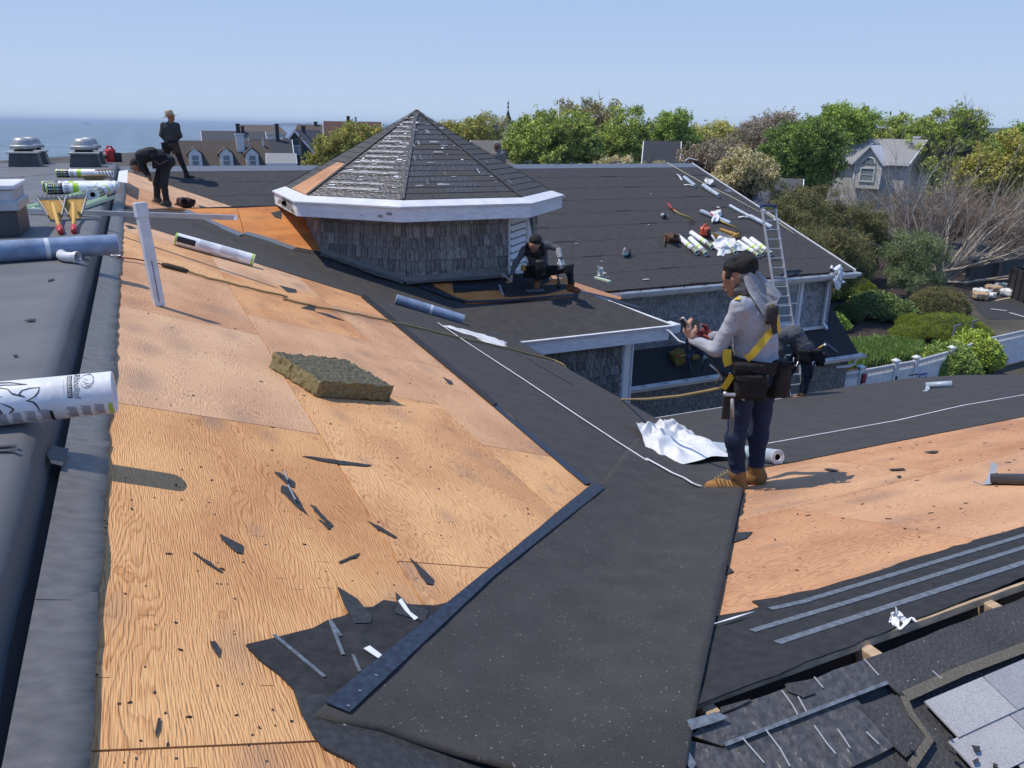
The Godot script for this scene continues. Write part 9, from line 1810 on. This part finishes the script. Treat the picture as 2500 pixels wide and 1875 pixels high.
	p = Vector3(67.4, 6.48, -80.52)
	house("grey_house", "long low grey roof in front of the yellow tree", gr(at_bearing(0.7057, 109)), -0.7057, Vector3(10.5, p.y - 1.4, 8.0), 1.2, pale, mottled(0.2, 0.19, 0.19, 0.95, M.n_hi, Vector3.ONE), [])
	p = Vector3(81.6, 6.75, -94.69)
	house("grey_house", "pale metal-roofed building behind the long low grey roof", gr(at_bearing(0.7165, 129)), -0.7165, Vector3(5.6, p.y - 1.6, 8.0), 1.2, pale, mottled(0.5, 0.52, 0.52, 0.6, M.n_soft, Vector3.ONE), [])
	p = Vector3(40.84, 7.11, -56.85)
	house("dark_house", "dark house glimpsed between the two green trees", gr(at_bearing(0.6247, 73)), -0.6247, Vector3(2.6, p.y - 0.4, 5.0), 1.8, mottled(0.1, 0.11, 0.12, 0.9, M.n_hi, Vector3.ONE), dark, [[0, 0.5, p.y - 1.6, 1.2, 1.0]])
	for q in [[Vector3(38.26, 8.21, -48.78), "wooden utility pole right of the egg-shaped tree"], [Vector3(18.27, 8.32, -98.32), "dark utility pole before the shore houses"]]:
		var c: Vector3 = q[0]; var t := thing("utility_pole", q[1], "pole", gr(c), "")
		obj("pole", MB.new().tube([gr(c), c], [0.16, 0.11], 8), flat_mat(0.16, 0.12, 0.09, 0.9), t); obj("cross_arm", MB.new().box(Transform3D(Basis(Vector3.UP, 0.5), c - Vector3(0, 0.5, 0)), Vector3(1.4, 0.1, 0.1)), flat_mat(0.16, 0.12, 0.09, 0.9), t)
	var wtb := thing("wind_turbine", "tiny white wind turbine on the horizon at right", "wind turbine", Vector3(1071.44, 21.44, -901.12) - Vector3(0, 14, 0))
	obj("mast", MB.new().tube([Vector3.ZERO, Vector3(0, 19, 0)], [0.7, 0.4], 6), M.white_trim, wtb, true)
	for i in 3: obj("blade", MB.new().bar(Vector3(0, 19, 0.5), Vector3(sin(i * TAU / 3 + 0.3) * 8, 19 + cos(i * TAU / 3 + 0.3) * 8, 0.5), 0.3, 0.7), M.white_trim, wtb, true)

func garden_things():
	# white vinyl fence: posts, panels and open pickets
	var ps := [Vector3(20.12, 1.5, -17.88), Vector3(20.72, 1.5, -18.25), Vector3(22.49, 1.5, -18.33), Vector3(24.37, 1.5, -18.41), Vector3(25.48, 1.5, -18.43), Vector3(28.02, 1.5, -18.84), Vector3(30.99, 1.5, -19.51), Vector3(34.88, 1.5, -19.92)]
	var t := thing("white_fence", "white vinyl fence with capped posts and open picket top, beyond the right roof", "fence", gr(ps[3]))
	for i in ps.size():
		var p: Vector3 = ps[i]; p.y = 1.62
		obj("post", MB.new().box(Transform3D(Basis(), Vector3(p.x, 0.8, p.z)), Vector3(0.16, 1.6, 0.16), 0.01), M.white_trim, t); obj("post_cap", MB.new().lathe(Transform3D(Basis(Vector3.UP, PI / 4), Vector3(p.x, 1.6, p.z)), [Vector2(0.165, 0), Vector2(0.165, 0.04), Vector2(0.0, 0.12)], 4), M.white_trim, t)
		if i == ps.size() - 1: break
		var q: Vector3 = ps[i + 1]; var d := gr(q - p); var n := d.cross(Vector3.UP).normalized(); var a := gr(p); var b := gr(q)
		for k in 6: obj("board", MB.new().bar(a.lerp(b, (k + 0.02) / 6.0) + Vector3.UP * 0.62, a.lerp(b, (k + 0.98) / 6.0) + Vector3.UP * 0.62, 0.035, 1.1), M.white_trim, t)
		for y in [1.2, 1.46, 0.1]: obj("rail", MB.new().bar(a + Vector3.UP * y, b + Vector3.UP * y, 0.06, 0.07), M.white_trim, t)
		var pk := MB.new(); var m := int(d.length() / 0.09)
		for k in m: pk.box(Transform3D(Basis(), a.lerp(b, (k + 0.5) / m) + Vector3.UP * 1.36), Vector3(0.035, 0.3, 0.035))
		obj("pickets", pk, M.white_trim, t).set_meta("kind", "stuff")
	var ab := thing("fire_alarm_box", "dark red alarm box on a fence post", "alarm box", Vector3(22.19, 1.35, -17.91))
	obj("case", MB.new().box(Transform3D(Basis(), Vector3(23.41, 0.9, -18.9) * 0.0 + (Vector3(22.6, 1.2, -18.24))), Vector3(0.2, 0.34, 0.12), 0.02), flat_mat(0.25, 0.02, 0.03, 0.5), ab); obj("back_plate", MB.new().box(Transform3D(Basis(), Vector3(22.52, 1.18, -18.27)), Vector3(0.1, 0.45, 0.06)), M.tape, ab)
	for q in [["blue sign with white lettering on the white fence", Vector3(25.82, 0.9, -18.42), Vector3(0.42, 0.2, 0.02), flat_mat(0.02, 0.08, 0.32, 0.5), true], ["pale grey notice on the white fence beside the blue sign", Vector3(25.14, 0.8, -18.59), Vector3(0.4, 0.26, 0.02), flat_mat(0.55, 0.57, 0.6, 0.6), false]]:
		var s := thing("fence_sign", q[0], "sign", q[1] + Vector3(0, 0, 0.16)); obj("plate", MB.new().box(Transform3D(), q[2]), q[3], s, true)
		var ln := MB.new()
		if q[4]:
			for k in 7: ln.box(Transform3D(Basis(), Vector3(-0.15 + k * 0.05 + (0.02 if k > 3 else 0.0), 0, 0.013)), Vector3(0.035, 0.07, 0.004))
		else:
			for k in 4: ln.box(Transform3D(Basis(), Vector3(0, 0.08 - k * 0.05, 0.013)), Vector3(0.3, 0.015, 0.004))
		obj("lettering", ln, M.white_trim if q[4] else M.tape, s, true).set_meta("kind", "stuff")
	var la := thing("gate_latch", "black latch and hinge bar on the white fence gate", "latch", Vector3(25, 1.1, -18.22) + Vector3(0, 0, 0.15)); obj("bar", MB.new().box(Transform3D(), Vector3(0.5, 0.04, 0.03)), M.black, la, true); obj("handle", MB.new().box(Transform3D(Basis(), Vector3(-0.9, -0.05, 0)), Vector3(0.08, 0.22, 0.05), 0.01), M.black, la, true)
	# parking place, skip and rubbish at the right
	var pk := MB.new(); pk.slab([Vector3(45.68, 0.02, -30.54), Vector3(51.3, 0.02, -32.38), Vector3(64.02, 0.02, -34.35), Vector3(47.55, 0.02, -23.25), Vector3(40.89, 0.02, -25.9)], Vector3.UP, 0.0); tag(obj("parking_area", pk, mottled(0.055, 0.055, 0.058, 0.9, M.n_hi, Vector3.ONE)), "", "", "", "structure")
	for q in [[Vector3(46.15, 0, -28.92), Vector3(49.57, 0, -29.34)], [Vector3(43.62, 0, -27.49), Vector3(44.04, 0, -26.81)], [Vector3(43.7, 0, -26.45), Vector3(43.34, 0, -24.93)]]: tag(strip_along("parking_line", null, flat_mat(0.6, 0.5, 0.3, 0.8) if q[0].x > 44 else M.white_trim, q, Vector3.UP, 0.12, 0.03), "", "", "", "structure")
	var c := gr(Vector3(47.52, 0, -28.38)); var sk := thing("skip", "black steel rubbish skip at the right edge of the garden", "skip", c)
	for q in [[Vector3(0, 0.9, 0), Vector3(0.08, 1.8, 3.6)], [Vector3(2.4, 0.9, 0), Vector3(0.08, 1.8, 3.6)], [Vector3(1.2, 0.9, 1.8), Vector3(2.4, 1.8, 0.08)], [Vector3(1.2, 0.9, -1.8), Vector3(2.4, 1.8, 0.08)], [Vector3(1.2, 0.1, 0), Vector3(2.4, 0.1, 3.6)]]: obj("skip_side", MB.new().box(Transform3D(Basis(Vector3.UP, -0.6), c) * Transform3D(Basis(), q[0]), q[1]), M.old_felt, sk)
	for k in 5: obj("rib", MB.new().box(Transform3D(Basis(Vector3.UP, -0.6), c) * Transform3D(Basis(), Vector3(-0.06, 0.9, -1.5 + k * 0.75)), Vector3(0.08, 1.8, 0.1)), M.black_rubber, sk)
	var gw := thing("grey_wall", "low grey rendered wall behind the rubbish heap", "wall", gr(Vector3(53.54, 0, -34.22))); obj("wall_face", MB.new().bar(gr(Vector3(48.85, 0, -32.8)) + Vector3(0, 0.9, 0), gr(Vector3(61.55, 0, -35.26)) + Vector3(0, 0.9, 0), 0.25, 1.8), mottled(0.12, 0.125, 0.13, 0.9, M.n_hi, Vector3.ONE), gw); obj("coping", MB.new().bar(gr(Vector3(48.85, 0, -32.8)) + Vector3(0, 1.84, 0), gr(Vector3(61.55, 0, -35.26)) + Vector3(0, 1.84, 0), 0.35, 0.08), M.tape, gw)
	var r := RandomNumberGenerator.new(); r.seed = 5
	for i in 9:
		var p := gr(Vector3(44.12, 0, -29.43)).lerp(gr(Vector3(50.29, 0, -30.61)), r.randf()) + Vector3(r.randf_range(-0.6, 0.6), 0.1, r.randf_range(-0.6, 0.6)); var big := 0.35 + 0.5 * r.randf()
		tag(obj("rubbish_bag", rough_block(Transform3D(Basis(Vector3.UP, r.randf() * 3.0), p + Vector3(0, big * 0.25, 0)), Vector3(big, big * 0.5, big * 0.8), 0.12, 0.14, i), M.film if i % 3 else M.lumber), "crumpled white sheet or torn board in the rubbish heap by the skip", "rubbish", "rubbish heap by the skip")
	var mulch := MB.new(); mulch.slab([Vector3(27.67, 0.01, -24.41), Vector3(42.77, 0.01, -38.28), Vector3(52.13, 0.01, -43.28), Vector3(52.9, 0.01, -34.47), Vector3(40.22, 0.01, -27.34), Vector3(36.64, 0.01, -20.74), Vector3(29.32, 0.01, -20.66)], Vector3.UP, 0.0); tag(obj("mulch_bed", mulch, mottled(0.075, 0.05, 0.042, 1.0, M.n_hi, Vector3.ONE * 2.0, M.b_fine, 2.0)), "", "", "", "structure")
	for q in [[Vector3(58.77, 0, -49.02), Vector3(64.85, 0, -50.07), Vector3(59.94, 0, -44.31), Vector3(52.86, 0, -43.01), 0], [Vector3(83.18, 0, -89.18), Vector3(80.18, 0, -80.56), Vector3(69.67, 0, -69.04), Vector3(74.58, 0, -78.94), 1]]:
		tag(obj("lawn", MB.new().slab([q[0] + Vector3(0, 0.03, 0), q[1] + Vector3(0, 0.03, 0), q[2] + Vector3(0, 0.03, 0), q[3] + Vector3(0, 0.03, 0)], Vector3.UP, 0.0), mottled(0.13, 0.14, 0.05, 1.0, M.n_hi, Vector3.ONE)), "", "", "", "structure")
	for q in [[Vector3(31.96, 0, -21.57), "grey stake with a bracket behind the white fence, left"], [Vector3(33.6, 0, -21.88), "leaning grey stake behind the white fence, right"]]:
		var s := thing("garden_stake", q[1], "stake", gr(q[0])); obj("stake", MB.new().bar(gr(q[0]), gr(q[0]) + Vector3(0.05, 1.5, 0), 0.08, 0.08), M.tape, s); obj("bracket", MB.new().bar(gr(q[0]) + Vector3(0.05, 1.47, 0), gr(q[0]) + Vector3(0.4, 1.5, 0), 0.08, 0.06), M.tape, s)
